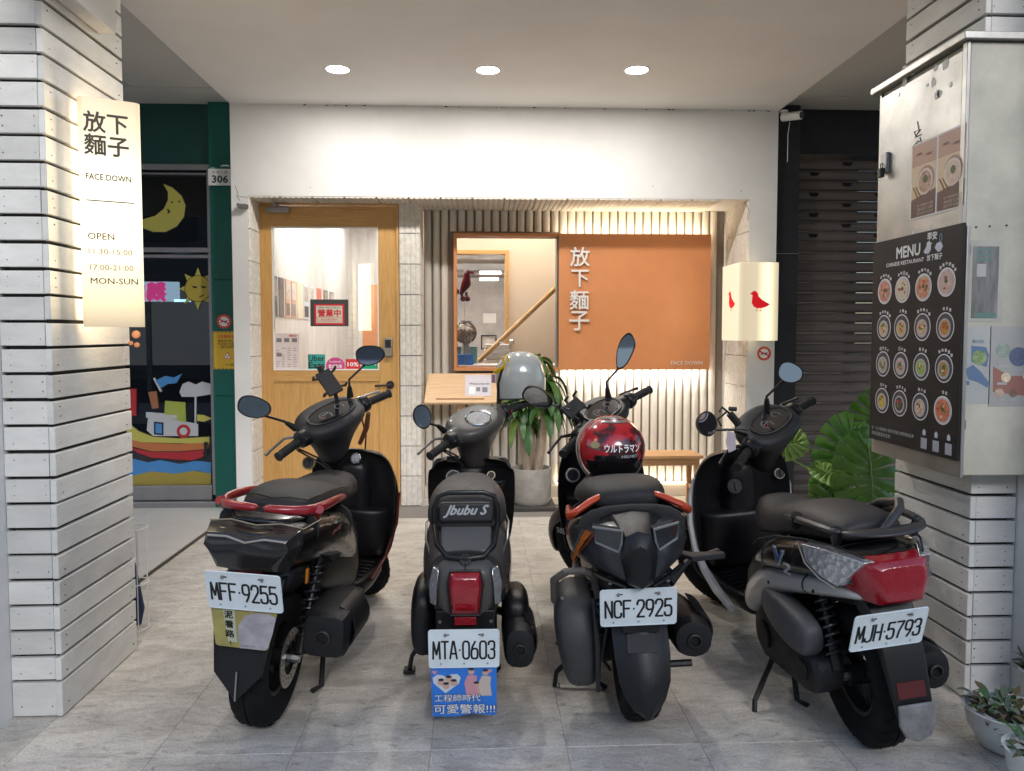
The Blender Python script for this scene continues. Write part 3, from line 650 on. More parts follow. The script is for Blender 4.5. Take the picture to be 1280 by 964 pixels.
for side in (0, 1):
    bs = Basis(LS0 + V((0, 0, 0)), dr, (0, 0, 1)) if side == 0 else Basis(LS1 + nn * th, -dr, (0, 0, 1))
    L = B(); H = zt_ - zb_; zz = lambda v: zb_ + H * (409 - v) / (409 - 123); xx = lambda u: L_ * (u - 99) / (178.5 - 99)
    text('放下', bs, xx(134), zz(153), wd=L_ * .70, h=H * .088, d=.0008, bold=.022, b=L); text('麵子', bs, xx(134.5), zz(181), wd=L_ * .70, h=H * .088, d=.0008, bold=.022, b=L)
    text('FACE DOWN', bs, xx(136), zz(221), wd=L_ * .72, h=H * .026, d=.0008, bold=.02, b=L)
    sheet(L, bs, xx(107), zz(251.4), xx(168), zz(250), .0004, .0012)
    text('OPEN', bs, xx(124.5), zz(295), wd=L_ * .42, h=H * .028, d=.0008, bold=.008, b=L)
    text('MON-SUN', bs, xx(140), zz(351), wd=L_ * .76, h=H * .026, d=.0008, bold=.008, b=L)
    put('lettering', L, mat('dark_brown_vinyl', (.035, .028, .015), .5), t)
    L = B(); text('11:30-15:00', bs, xx(136), zz(314), wd=L_ * .70, h=H * .024, d=.0008, b=L); text('17:00-21:00', bs, xx(137), zz(334), wd=L_ * .70, h=H * .024, d=.0008, b=L)
    put('lettering', L, mat('faded_vinyl', (.2, .15, .06), .5), t)
ld = bpy.data.lights.new('sign_lamp', 'AREA'); ld.shape = 'RECTANGLE'; ld.size = .17; ld.size_y = .75; ld.energy = 2.2; ld.color = (1, .78, .48)
for s_ in (0, 1):
    lo = bpy.data.objects.new('lamp', ld); C.objects.link(lo); lo.parent = t; c_ = (dr * L_ / 2 + nn * (th + .004 if s_ else -.004)); lo.location = (c_.x, c_.y, (zt_ - zb_) / 2)
    lo.rotation_euler = (nn if s_ == 0 else -nn).to_track_quat('Z', 'X').to_euler() if False else (V(nn if s_ == 0 else -nn)).to_track_quat('Z', 'Y').to_euler()
# right sign: square box with a red bird
m_, n_, l_, b_, sp_, rp_, mr_ = light_acrylic('lit_bird_sign_acrylic', (1.0, .86, .6), 0, 1)
bx0, bx1, by0, by1 = U(923, 380, Y=5.1).x, U(973, 380, Y=5.1).x, 5.1, 5.449
bz0, bz1 = U(948, 426, Y=5.1).z, U(948, 328, Y=5.1).z
mr_.inputs['From Min'].default_value = -.14; mr_.inputs['From Max'].default_value = .14
mm_ = n_.new('ShaderNodeMath'); mm_.operation = 'ADD'; m2_ = n_.new('ShaderNodeMath'); m2_.operation = 'MULTIPLY'; m2_.inputs[1].default_value = -1.3
l_.new(sp_.outputs['Y'], m2_.inputs[0]); l_.new(sp_.outputs['X'], mm_.inputs[0]); l_.new(m2_.outputs[0], mm_.inputs[1])
l_.new(sp_.outputs['X'], mr_.inputs[0]); l_.new(mr_.outputs[0], rp_.inputs[0])
e_ = rp_.color_ramp.elements; e_[0].position = 0; e_[0].color = (.95, .84, .6, 1); e_[1].position = 1; e_[1].color = (.55, .48, .34, 1)
for ps_, cc in ((.12, (.72, .60, .40)), (.45, (.78, .66, .45)), (.66, (1.7, 1.4, .9)), (.76, (1.9, 1.6, 1.0)), (.9, (.95, .8, .5))):
    q_ = rp_.color_ramp.elements.new(ps_); q_.color = (*cc, 1)
l_.new(rp_.outputs[0], b_.inputs['Emission Color']); b_.inputs['Emission Strength'].default_value = .42
t = thing('bird_sign', ((bx0 + bx1) / 2, 5.27, bz0), 'glowing cream box sign with a red bird, right of the slatted wall', 'shop sign')
lb = put('light_box', B().box(bx0, by0, bz0, bx1, by1, bz1), m_, t, bevel=.004)
def bird(bs, cx, cy, s, fx=1, sx=1):
    b = B(); pts = [(-.46, .36), (-.42, .30), (-.34, .27), (-.36, .1), (-.38, -.1), (-.28, -.28), (-.1, -.36), (.16, -.34), (.38, -.26), (.5, -.16), (.3, -.06), (.1, .06), (-.06, .2), (-.1, .36), (-.2, .46), (-.32, .45), (-.38, .38)]
    if fx < 0: pts = pts[::-1]
    shape(b, bs, [(cx + x * s * fx * sx, cy + y * s) for x, y in pts], .0002, .001)
    for x in (-.12, .06):
        sheet(b, bs, cx + (x) * s * fx * sx - .0015, cy - .47 * s, cx + x * s * fx * sx + .0015, cy - .35 * s, .0002, .001)
        sheet(b, bs, cx + (x - .06) * s * fx * sx - .001, cy - .48 * s, cx + (x + .02) * s * fx * sx + .004, cy - .46 * s, .0002, .001)
    return b
bs = Basis((0, by0, 0), (1, 0, 0), (0, 0, 1)); p = U(949.5, 376, Y=by0); put('bird_emblem', bird(bs, p.x, p.z, .145), mat('lit_red_vinyl', (.7, .01, .02), .5, emit=(.6, .0, .01), estr=.3), t)
bs = Basis((bx0, 0, 0), (0, -1, 0), (0, 0, 1)); p = U(914.5, 376, X=bx0); put('bird_emblem', bird(bs, -p.y, p.z, .145), MATS['lit_red_vinyl'], t)
ld = bpy.data.lights.new('bird_sign_lamp', 'AREA'); ld.shape = 'RECTANGLE'; ld.size = .24; ld.size_y = .4; ld.energy = .9; ld.color = (1, .82, .55)
lo = bpy.data.objects.new('lamp', ld); C.objects.link(lo); lo.parent = t; lo.location = (0, by0 - 5.27 - .01, .25); lo.rotation_euler = (-PI / 2, 0, 0)
ld = bpy.data.lights.new('bird_sign_side_lamp', 'AREA'); ld.shape = 'RECTANGLE'; ld.size = .24; ld.size_y = .4; ld.energy = 1.2; ld.color = (1, .82, .55)
lo = bpy.data.objects.new('lamp', ld); C.objects.link(lo); lo.parent = t; lo.location = (bx0 - (bx0 + bx1) / 2 - .01, 0, .25); lo.rotation_euler = (-PI / 2, 0, -PI / 2)

def no_smoking(u, v, Y, label, r=.052):
    p = U(u, v, Y=Y); bs = Basis((p.x, Y, p.z), (1, 0, 0), (0, 0, 1))
    t = solo('no_smoking_sticker', disc(B(), bs, 0, 0, r, d0=.0005, d1=.0012, n=32), M_red, (p.x, Y, p.z - r), label, 'sticker', 'round no smoking stickers')
    put('white_disc', disc(B(), bs, 0, 0, r * .68, d0=.0012, d1=.0016, n=28), M_wprint, t)
    b = B(); sheet(b, Basis((p.x, Y, p.z), (1, 0, .18), (-.18, 0, 1)), -r * .5, -r * .07, r * .5, r * .07, .0016, .002); put('cigarette', b, M_ink, t)
    put('slash', sheet(B(), Basis((p.x, Y, p.z), (1, 0, -.5), (.5, 0, 1)), -r * .75, -r * .09, r * .75, r * .09, .002, .0024), M_red, t)
    b = B()
    for i in range(14):
        a_ = i * 2 * PI / 14; disc(b, bs, r * .84 * math.cos(a_), r * .84 * math.sin(a_), r * .07, d0=.0012, d1=.0016, n=6)
    put('rim_lettering', b, flat('yellow_print', (.75, .5, .1)), t)
no_smoking(955, 442, 5.45, 'round red no smoking sticker on the white wall under the bird sign')
# ================================================================ neighbour on the left: green frontage with a stickered glass door
NG = thing('green_neighbour_shop', (-3, 5.62, 0), 'green framed neighbouring shop front with dark stickered glass, left of the white shop', 'shop')
GX0, GX1 = U(265, 400, Y=5.6).x, XO - .002
zl = U(200, 207, Y=5.62).z
put('fascia', B().box(-5.2, 5.66, zl, GX0 + .001, 5.75, 2.974), M_green2, NG)
sm1, sm2 = U(280, 350, Y=5.6).z, U(280, 495, Y=5.6).z
for z0, z1 in ((0.02, sm2 - .002), (sm2 + .002, sm1 - .002), (sm1 + .002, 2.974)): put('column_panel', B().box(GX0, 5.6, z0, GX1, 5.75, z1), M_green, NG, bevel=.001)
wz = lambda v: U(215, v, Y=5.68).z
b = B()
for v0, v1, yy in ((207, 214, 5.63), (217, 219, 5.65), (310, 316, 5.65), (319, 323, 5.64)): b.box(-5.2, yy, wz(v1), GX0 - .001, 5.74, wz(v0))
b.box(GX0 - .04, 5.655, .1, GX0 - .002, 5.73, wz(207))
put('door_frame', b, M_alu, NG, bevel=.002)
put('threshold', B().box(-5.2, 5.60, .02, GX0 - .001, 5.74, .062).box(-5.2, 5.645, .066, GX0 - .041, 5.72, wz(606)), M_alu, NG, bevel=.003)
put('glass_door', B().box(-5.2, 5.69, wz(606), GX0 - .04, 5.70, wz(323)), M_darkglass, NG)
put('transom_glass', B().box(-5.2, 5.69, wz(310), GX0 - .04, 5.70, wz(219)), M_darkglass, NG)
put('dark_interior', B().box(-5.2, 7.6, 0, -1.9, 7.7, 2.97).box(-1.9, 5.9, 0, -1.83, 7.6, 2.97).box(-5.2, 5.76, 2.9, -1.9, 7.6, 2.97).box(-5.2, 5.76, -.02, -1.9, 7.6, 0.0), mat('dark_interior_paint', (.03, .028, .035), .7, var=.4, vscale=3), NG)
put('tube_light', B().tube([(-2.9, 7.3, 1.62), (-2.75, 7.3, 1.62)], .012, 8), mat('dim_tube', (1, 1, 1), .5, emit=(.35, .65, 1), estr=3), NG)
put('tube_light', B().tube([(-2.55, 7.4, 1.6), (-2.3, 7.4, 1.6)], .012, 8), MATS['dim_tube'], NG)
YG = 5.689
gs = Basis((0, YG, 0), (1, 0, 0), (0, 0, 1))
def gp(pts): return [(U(u, v, Y=YG).x, U(u, v, Y=YG).z) for u, v in pts]
_lay = [0]
def decal(pts, m, name, par=NG, rev=True):
    _lay[0] += 1; d = .0004 * _lay[0]
    return put(name, shape(B(), gs, gp(pts), .0002, .0006 + d), m, par)
def circ(cu, cv, r, n=24, ry=None, a0=0, a1=2 * PI): ry = ry or r; return [(cu + r * math.cos(a0 + (a1 - a0) * i / n), cv - ry * math.sin(a0 + (a1 - a0) * i / n)) for i in range(n)]
yel = flat('yellow_decal', (.50, .47, .10)); blk = M_ink
# moon
moon = []
for i in range(17): a_ = math.radians(75 - i * (75 + 130) / 16); moon.append((193 + 39 * math.cos(a_), 251 - 39 * math.sin(a_)))
for i in range(13): a_ = math.radians(-135 + i * (135 + 45) / 12); moon.append((180 + 33 * math.cos(a_), 244 - 26 * math.sin(a_)))
moon = [(204, 230), (216, 235), (227, 245), (232, 257), (230, 271), (221, 283), (207, 290), (192, 290), (178, 285), (166, 275), (180, 274), (194, 270), (205, 261), (210, 250), (210, 240)]
decal([(u + (.8 if u > 200 else -.8), v + (.8 if v > 265 else -1)) for u, v in moon], blk, 'moon_outline'); decal(moon, yel, 'moon_sticker')
for c_ in ((215, 253), (224, 252)): decal(circ(c_[0], c_[1], 1.3, 8), blk, 'eye')
decal([(208.5, 262), (210.5, 261), (213, 264.5), (211.5, 267), (209, 267), (210.5, 265)], blk, 'mouth')
# sun
sun = []
for i in range(16):
    a_ = i * PI / 8 + .0; r_ = 31 if i % 2 == 0 else 17; sun.append((247.5 + r_ * .76 * math.cos(a_ + PI / 8 * 0), 361 - r_ * .85 * math.sin(a_)))
sun = [(u if u < 264 else 264, v) for u, v in sun]
decal(sun, yel, 'sun_rays'); decal(circ(247.5, 361, 16.8), blk, 'sun_outline'); decal(circ(247.5, 361, 16), flat('deep_yellow_decal', (.50, .40, .06)), 'sun_sticker')
for c_ in ((244, 357.5), (255, 357.5)): decal(circ(c_[0], c_[1], 3.6, 10, 3, PI, 2 * PI), blk, 'eye')
decal([(249, 371), (255, 368), (256, 369), (250, 372)], blk, 'mouth')
# boat scene
red = flat('red_decal', (.42, .02, .03)); org = flat('orange_decal', (.50, .16, .05)); blu = flat('blue_decal', (.06, .24, .55)); wh = flat('white_decal', (.5, .52, .55)); sand = flat('sand_decal', (.36, .28, .05)); lime = flat('lime_decal', (.36, .42, .07))
decal([(140, 592), (165, 594), (190, 588), (215, 591), (240, 588), (264, 592), (264, 606), (140, 606)], sand, 'sand')
decal([(140, 577), (165, 573), (185, 578), (200, 575), (225, 580), (245, 576), (264, 578), (264, 592), (245, 588), (220, 592), (190, 589), (165, 595), (140, 592)], blu, 'sea')
decal([(150, 530), (164, 530), (174, 538), (192, 545), (225, 547), (262, 545), (266, 547), (264, 562), (256, 573), (240, 577), (190, 574), (168, 566), (150, 550)], blk, 'hull_outline')
decal([(150, 531), (164, 531), (174, 539), (192, 546), (225, 548), (262, 546), (262, 555), (150, 552)], yel, 'hull_top')
decal([(150, 547), (180, 553), (225, 555), (262, 553), (260, 561), (225, 564), (190, 564), (165, 558), (150, 552)], org, 'hull_band')
decal([(165, 560), (190, 565), (225, 565), (259, 562), (254, 571), (240, 575.5), (190, 572), (172, 566)], red, 'hull_bottom')
decal([(186, 518), (248, 530), (248, 545), (192, 545), (184, 538)], wh, 'cabin'); decal([(183, 515), (222, 518), (222, 525), (183, 522)], wh, 'cabin_roof')
decal([(193, 527), (205, 528), (205, 544), (193, 543)], blk, 'cabin_door'); decal([(195, 529), (203, 530), (203, 542), (195, 541)], blu, 'cabin_window')
decal([(207, 501), (232, 503), (233, 528), (206, 521)], lime, 'deck_house'); decal([(203, 518), (222, 519), (222, 523), (203, 523)], wh, 'cabin_roof')
decal(circ(230, 539, 8.5), red, 'lifebuoy'); decal(circ(230, 539, 4.8), wh, 'lifebuoy_hole')
decal([(192, 473), (194, 472), (203, 489), (201, 490)], wh, 'flag_pole'); decal([(195, 476), (207, 470), (218, 472), (228, 467), (221, 479), (210, 480), (202, 485)], blu, 'flag')
decal([(225, 490), (229, 480), (236, 477), (245, 481), (253, 477), (264, 480), (264, 493), (245, 496), (228, 496)], wh, 'cloud')
decal([(186, 490), (196, 489), (199, 510), (191, 511)], flat('dull_orange_decal', (.32, .13, .06)), 'sausage_sticker')
decal([(160, 486), (171, 486), (171, 520), (160, 518)], red, 'red_sticker'); decal([(244, 496), (246, 496), (246, 530), (244, 530)], wh, 'pole')
decal([(247, 518), (256, 519), (266, 523), (256, 527), (247, 526)], yel, 'pennant')
decal(circ(258, 555, 3, 10), blk, 'anchor'); decal([(256, 557), (260, 557), (260, 568), (253, 567), (256, 564)], blk, 'anchor')
# no smoking, warning sheet, house number
no_smoking(280, 402, 5.6, 'round red no smoking sticker on the green column above the yellow notice')
p0, p1 = U(266, 414.5, Y=5.6), U(293.5, 461.5, Y=5.6); p1.x = GX1 - .002
bs = Basis((0, 5.6, 0), (1, 0, 0), (0, 0, 1))
t = solo('warning_notice', sheet(B(), bs, p0.x, p1.z, p1.x, p0.z, .0005, .0014), flat('yellow_notice', (.68, .43, .03)), ((p0.x + p1.x) / 2, 5.6, p1.z), 'yellow warning notice with a red triangle on the green column', 'notice')
b = B(); W_ = p1.x - p0.x; H_ = p0.z - p1.z
for i in range(7): a_ = p0.x + .004 + i * W_ / 7; shape(b, bs, [(a_, p0.z - .009), (a_ + .009, p0.z - .009), (a_ + .014, p0.z - .003), (a_ + .005, p0.z - .003)], .0014, .0018); shape(b, bs, [(a_, p1.z + .003), (a_ + .009, p1.z + .003), (a_ + .014, p1.z + .009), (a_ + .005, p1.z + .009)], .0014, .0018)
for i in range(13): sheet(b, bs, p0.x + .003, p1.z + .012 + i * H_ / 13.5, p0.x + .008, p1.z + .02 + i * H_ / 13.5, .0014, .0018)
put('border_marks', b, M_ink, t)
cx_ = (p0.x + p1.x) / 2 + .006
put('lettering', text('《注意安全》', bs, cx_, p0.z - H_ * .13, wd=W_ * .66, d=.0016, bold=.02), M_red, t)
b = B()
for i, s_ in enumerate(('樓梯間內請小心', '行走慢行注意安', '請勿奔跑')): text(s_, bs, cx_, p0.z - H_ * (.25 + .08 * i), wd=W_ * (.7 if i < 2 else .5), d=.0016, b=b)
text('小心階梯', bs, cx_ + .02, p1.z + H_ * .12, wd=W_ * .4, d=.0016, b=b); put('lettering', b, M_ink, t)
tz = p1.z + H_ * .37; q_ = .026
put('warning_triangle', shape(B(), bs, [(cx_ - q_ * 1.15, tz - q_), (cx_ + q_ * 1.15, tz - q_), (cx_, tz + q_)], .0014, .0018), M_red, t)
put('triangle_field', shape(B(), bs, [(cx_ - q_ * .85, tz - q_ * .82), (cx_ + q_ * .85, tz - q_ * .82), (cx_, tz + q_ * .66)], .0018, .0022), M_wprint, t)
put('falling_figure', shape(B(), bs, [(cx_ - .012, tz - .012), (cx_ - .002, tz - .009), (cx_ + .006, tz + .004), (cx_ + .012, tz + .0), (cx_ + .006, tz - .004), (cx_ + .001, tz - .015)], .0022, .0026), M_ink, t)
p0, p1 = U(260, 211, Y=5.56), U(288.5, 232, Y=5.56)
bs = Basis((0, 5.56, 0), (1, 0, 0), (0, 0, 1))
t = solo('house_number_plate', sheet(B(), bs, p0.x, p1.z, p1.x, p0.z, -.003, 0), flat('plate_white', (.72, .73, .73), .35), ((p0.x + p1.x) / 2, 5.56, p1.z), 'white house number plate 306 with a green top on the green column', 'number plate')
W_ = p1.x - p0.x; H_ = p0.z - p1.z; cx_ = (p0.x + p1.x) / 2
put('green_top', B().loft([[bs.p(x, z, d) for x, z in [(p0.x + .002, p0.z), (p1.x, p0.z), (p1.x, p0.z + .02), (cx_ + .06, p0.z + .034), (cx_ + .02, p0.z + .03), (cx_, p0.z + .012), (p0.x + .002, p0.z + .012)]] for d in (-.003, .0004)]), flat('plate_green', (.0, .12, .08)), t)
b = B(); shape(b, bs, [(cx_ + .005, p0.z + .016), (cx_ + .03, p0.z + .02), (cx_ + .08, p0.z + .018), (cx_ + .06, p0.z + .028), (cx_ + .025, p0.z + .028)], .0005, .001); text('永安鄉', bs, p0.x + .03, p0.z + .006, wd=.035, d=.0008, b=b); put('green_top_print', b, M_wprint, t)
put('lettering', text('永安二路', bs, cx_ + .004, p0.z - H_ * .2, wd=W_ * .72, h=.018, d=.0006), flat('grey_ink', (.15, .16, .17)), t)
put('lettering', text('306', bs, cx_ + .004, p0.z - H_ * .62, wd=W_ * .70, h=H_ * .43, d=.0006, bold=.03), flat('green_ink', (.0, .05, .045)), t)
put('post', B().box(cx_ - .02, 5.563, (p0.z + p1.z) / 2 - .01, cx_ + .02, 5.6, (p0.z + p1.z) / 2 + .01), M_alu, t)

# ================================================================ dark wall and roller shutter on the right
RS = thing('dark_shutter_shop', (3, 5.6, 0), 'dark neighbouring front with a closed brown roller shutter, right of the white shop', 'shop')
RX = U(993, 200, Y=5.6).x
zt2 = U(1040, 194, Y=5.62).z
put('dark_pillar', B().box(2.168, 5.5, 0, RX - .002, 5.8, 2.974), M_darkwall, RS)
put('shutter_header', B().box(RX, 5.6, zt2, 5.2, 5.8, 2.974), M_darkwall, RS)
put('guide_rail', B().box(RX, 5.6, .0, RX + .03, 5.68, zt2 - .002), mat('guide_black', (.015, .014, .014), .4), RS, bevel=.002)
put('wall_strip', B().box(2.17, 5.49, U(980, 317, Y=5.5).z - .004, RX - .004, 5.4999, U(980, 317, Y=5.5).z), M_alu, RS)
sp_ = .0765; b = B(); pr = [(5.64, 0), (5.618, .006), (5.612, .02), (5.612, .052), (5.618, .062), (5.632, .068), (5.632, .0745), (5.645, .0745)]
b.prism(pr, RX + .032, 5.2, 'x'); me = b.mesh('shutter_slat'); me.materials.append(M_shut)
for k in range(int(zt2 / sp_)):
    o = bpy.data.objects.new('shutter_slat', me); C.objects.link(o); o.parent = RS; o.location = (-3, -5.6, k * sp_ + .01)
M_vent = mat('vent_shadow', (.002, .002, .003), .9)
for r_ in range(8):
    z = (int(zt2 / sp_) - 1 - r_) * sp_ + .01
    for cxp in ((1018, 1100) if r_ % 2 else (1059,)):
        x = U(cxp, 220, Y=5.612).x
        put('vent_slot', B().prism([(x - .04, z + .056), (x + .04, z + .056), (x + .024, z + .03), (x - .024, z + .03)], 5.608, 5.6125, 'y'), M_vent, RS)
# security camera
p = U(990, 146, Y=5.4)
t = thing('security_camera', (p.x, 5.42, 2.92), 'small white security camera under the ceiling at the dark pillar', 'camera')
put('camera_body', B().tube([(p.x - .045, 5.46, p.z + .012), (p.x + .04, 5.33, p.z - .008)], .030, 18), M_ring, t, bevel=.004)
put('camera_lens', B().tube([(p.x + .04, 5.33, p.z - .008), (p.x + .0425, 5.326, p.z - .0086)], .024, 18), M_black, t)
put('bracket', B().tube([(p.x - .04, 5.45, 2.92), (p.x - .04, 5.45, p.z + .02)], .012, 10).tube([(p.x - .04, 5.45, 2.918), (p.x - .04, 5.45, 2.905)], .03, 16), M_ring, t, smooth=True)
put('cable', B().tube([(p.x + .01, 5.46, p.z - .02), (p.x + .012, 5.496, p.z - .1), (p.x + .012, 5.497, p.z - .3)], .003, 6), M_ring, t)
p = U(305, 258, Y=5.44); solo('wall_bracket', B().box(p.x - .035, 5.40, p.z - .015, p.x + .03, 5.449, p.z + .012).tube([(p.x - .02, 5.40, p.z), (p.x - .02, 5.37, p.z)], .012, 10), M_alu, (p.x, 5.45, p.z), 'small metal bracket on the white wall beside the door top', 'bracket', bevel=.002)

# scuffs and specks where the ceiling meets the wall, a hairline crack by the door
rr = random.Random(21); b = B()
for k in range(34):
    x = rr.uniform(XO + .05, 2.1); r_ = rr.uniform(.002, .007); b.ball((x, 5.447, 2.918 - rr.uniform(0, .006)), r_, 6, 4, 1.6, .4, .7)
put('speck', b, mat('dark_speck', (.06, .05, .04), .9), SH)['kind'] = 'stuff'
b = B()
for path in ([(294, 232), (297, 240), (296, 245), (300, 251)], [(296, 245), (309, 247)], [(1, 1), (1, 1)][:0] or [(930, 252), (936, 262), (934, 275)]):
    b.tube([U(*q, Y=5.4495) for q in path], .0014, 4)
put('hairline_crack', b, MATS['dark_speck'], SH)['kind'] = 'stuff'
for k in range(5):
    x = [-1.2, -.4, .45, 1.25, 1.9][k]; put('nail_stain', B().ball((x, 5.4495, 2.34 + .03 * (k % 2)), .0035, 8, 4, 1, .4, 1), MATS['dark_speck'], SH)
# ================================================================ pillars clad in white planks
def planks(t, x0, x1, y0, y1, side, ztop=2.92, skip=None):
    """core box with boards on the street face and on the face towards the aisle (side=+1 right face, -1 left face)"""
    th = .02
    put('pillar_core', B().box(x0 + th, y0 + th, 0, x1 - th, y1, ztop), M_core, t)
    hts = [.115] + [.0755] * 40; z = .004; cache = {}
    for i, h in enumerate(hts):
        if z + h > ztop: break
        if h not in cache:
            xa = x1 - th if side > 0 else x0
            f = B().box(x0 + (0 if side > 0 else th + .0015), y0 + .0005, 0, x1 - (th + .0015 if side > 0 else 0), y0 + th, h)
            s_ = B().box(xa, y0, 0, xa + th, y1, h)
            ms = []
            for q in (f, s_):
                me = q.mesh('plank'); bm = bmesh.new(); bm.from_mesh(me); bmesh.ops.bevel(bm, geom=bm.edges[:], offset=.0016, segments=1, affect='EDGES'); bm.to_mesh(me); bm.free(); me.materials.append(M_plank); me.transform(Matrix.Translation(-t.location)); ms.append(me)
            cache[h] = ms
        for q in cache[h]:
            o = bpy.data.objects.new('plank', q); C.objects.link(o); o.parent = t
            o.location = (random.uniform(-.0012, .0012), random.uniform(-.0012, .0012), z + random.uniform(-.0012, .0012)); o.rotation_euler = (random.uniform(-.0016, .0016), random.uniform(-.0016, .0016), 0)
        z += h + .0115
def nails(t, x0, x1, y0, y1, side):
    b = B(); rr = random.Random(side + 4); z = .004
    for i in range(33):
        h = .115 if i == 0 else .0755
        if z + h > 2.9: break
        xs = x1 + .0008 if side > 0 else x0 - .0008
        for zz_ in (z + h * .3, z + h * .72):
            if rr.random() < .35: continue
            for yy in (y0 + .035 + rr.uniform(-.004, .004), y1 - .04 + rr.uniform(-.01, .01)):
                r_ = rr.uniform(.0016, .003); b.tube([(xs - .001, yy, zz_ + rr.uniform(-.004, .004)), (xs + .0004 * side, yy, zz_)], r_, 6)
            for xx in (x0 + .03, x1 - .035): b.tube([(xx + rr.uniform(-.003, .003), y0 + .001, zz_), (xx, y0 - .0004, zz_)], rr.uniform(.0016, .0026), 6)
        z += h + .0115
    put('nail_head', b, mat('rusty_nail', (.12, .09, .07), .8), t)['kind'] = 'stuff'
LP = thing('left_plank_pillar', (-1.50, 2.8, 0), 'pillar clad in white horizontal planks at the left edge, carrying the lit sign', 'pillar')
LX1 = U(73, 700, Y=2.556).x
planks(LP, LX1 - .166, LX1, 2.556, 3.11, 1)
nails(LP, LX1 - .166, LX1, 2.556, 3.11, 1)
RP = thing('right_plank_pillar', (1.71, 2.8, 0), 'pillar clad in white horizontal planks on the right behind the steel cabinet', 'pillar')
RX0 = U(1211, 700, Y=2.546).x
planks(RP, RX0, RX0 + .166, 2.546, 3.03, -1)
nails(RP, RX0, RX0 + .166, 2.546, 3.03, -1)
for o in (LP, RP): o.name = 'plank_pillar'
solo('plain_pillar', B().box(-2.1, 2.2, 0, LX1 - .168, 3.11, 2.92), M_white, (-1.85, 2.6, 0), 'smooth white pillar face at the far left edge beside the planks', 'pillar')
solo('plain_pillar', B().box(RX0 + .168, 2.2, 0, 3.3, 3.03, 2.92), M_white, (2.05, 2.6, 0), 'smooth white pillar face at the far right edge behind the flower pots', 'pillar')  # widened out of view to the right, to block sun on the shutter
# white box at the top of the left pillar
solo('white_wall_box', B().box(LX1 + .001, 2.2, 2.42, LX1 + .063, 2.93, 2.915), M_white, (-1.39, 2.6, 2.42), 'white box fixed high on the left plank pillar above the lit sign', 'box', bevel=.003)
# hanging shell charm below the sign
p = U(170, 412, Y=3.08); t = thing('hanging_charm', (p.x, 3.08, p.z - .09), 'small orange shell charm hanging behind the lit sign', 'charm')
M_shell = mat('orange_shell', (.55, .25, .13), .5, var=.3, vscale=30)
put('string', B().tube([(p.x, 3.08, p.z + .02), (p.x, 3.08, p.z - .07)], .0012, 5).tube([(p.x - .02, 3.08, p.z + .02), (p.x - .022, 3.08, p.z - .05)], .0012, 5), M_black, t)
for dx_, dz_, s_ in ((0, -.02, .018), (.002, -.062, .012), (-.022, -.055, .010)): put('shell', B().ball((p.x + dx_, 3.08, p.z + dz_), s_, 10, 6, 1, .35, .9), M_shell, t)

# ================================================================ wire rack with an umbrella behind the left pillar
p = U(166, 790, Z=.01); rx, ry = -1.44, 3.3
rx = U(163, 700, Y=3.3).x; t = thing('wire_umbrella_rack', (rx, 3.3, 0), 'white wire umbrella rack standing behind the left plank pillar', 'umbrella stand')
M_wire = mat('white_wire', (.75, .75, .73), .4)
b = B()
rz = [U(168, v, Y=3.3).z for v in (660, 728)] + [.02]
for z in rz: b = B(); b.tube([(rx + .07 * math.cos(a_ * PI / 12), 3.3 + .07 * math.sin(a_ * PI / 12), z) for a_ in range(25)], .003, 6); put('ring', b, M_wire, t)
for k in range(8):
    a_ = k * PI / 4; put('wire', B().tube([(rx + .07 * math.cos(a_), 3.3 + .07 * math.sin(a_), .02), (rx + .07 * math.cos(a_), 3.3 + .07 * math.sin(a_), rz[0])], .0022, 6), M_wire, t)
solo('folded_umbrella', B().tube([(rx + .03, 3.3, .03), (rx + .02, 3.3, .1), (rx, 3.3, .3)], [.01, .034, .02], 10).tube([(rx, 3.3, .3), (rx - .02, 3.3, .52)], .008, 8), mat('navy_cloth', (.01, .03, .09), .7), (rx, 3.3, .02), 'dark blue folded umbrella in the white wire rack', 'umbrella', smooth=True)

# ================================================================ steel cabinet with the menu board
CX, CY0, CY1, CZ0, CZ1 = U(1205, 300, Y=2.455).x, 2.455, 3.0, .822, 2.262
t = thing('steel_cabinet', (1.8, 2.7, CZ0), 'stainless steel cabinet mounted on the right plank pillar, stained and scratched', 'cabinet')
body = put('cabinet_body', B().box(CX + .004, CY0, CZ0, 2.15, CY1 - .004, CZ1), M_steelmatt, t, bevel=.004)
put('side_door', B().box(CX - .006, CY0 + .025, CZ0 + .02, CX + .003, CY1 - .01, CZ1 - .02), M_steel, t, bevel=.002)
put('corner_trim', B().box(CX - .009, CY0 - .003, CZ0 - .002, CX + .0035, CY0 + .022, CZ1), M_steel, t, bevel=.002)
put('door_edge', B().box(CX - .004, CY1 - .009, CZ0, CX + .0035, CY1 + .002, CZ1), M_steel, t)
put('drip_lid', B().box(CX - .03, CY0 - .02, CZ1 + .001, 2.16, CY1 + .03, CZ1 + .026), M_steel, t, bevel=.003)
p = U(1108, 206, X=CX - .01); put('latch', B().box(CX - .022, p.y - .02, p.z - .035, CX - .0065, p.y + .02, p.z + .045), M_alu, t, bevel=.003)
put('padlock', B().box(CX - .04, p.y - .012, p.z - .05, CX - .0225, p.y + .012, p.z - .015).tube([(CX - .03, p.y - .007, p.z - .016), (CX - .03, p.y - .007, p.z + .004), (CX - .03, p.y + .007, p.z + .004), (CX - .03, p.y + .007, p.z - .016)], .002, 6), M_black, t, bevel=.001)
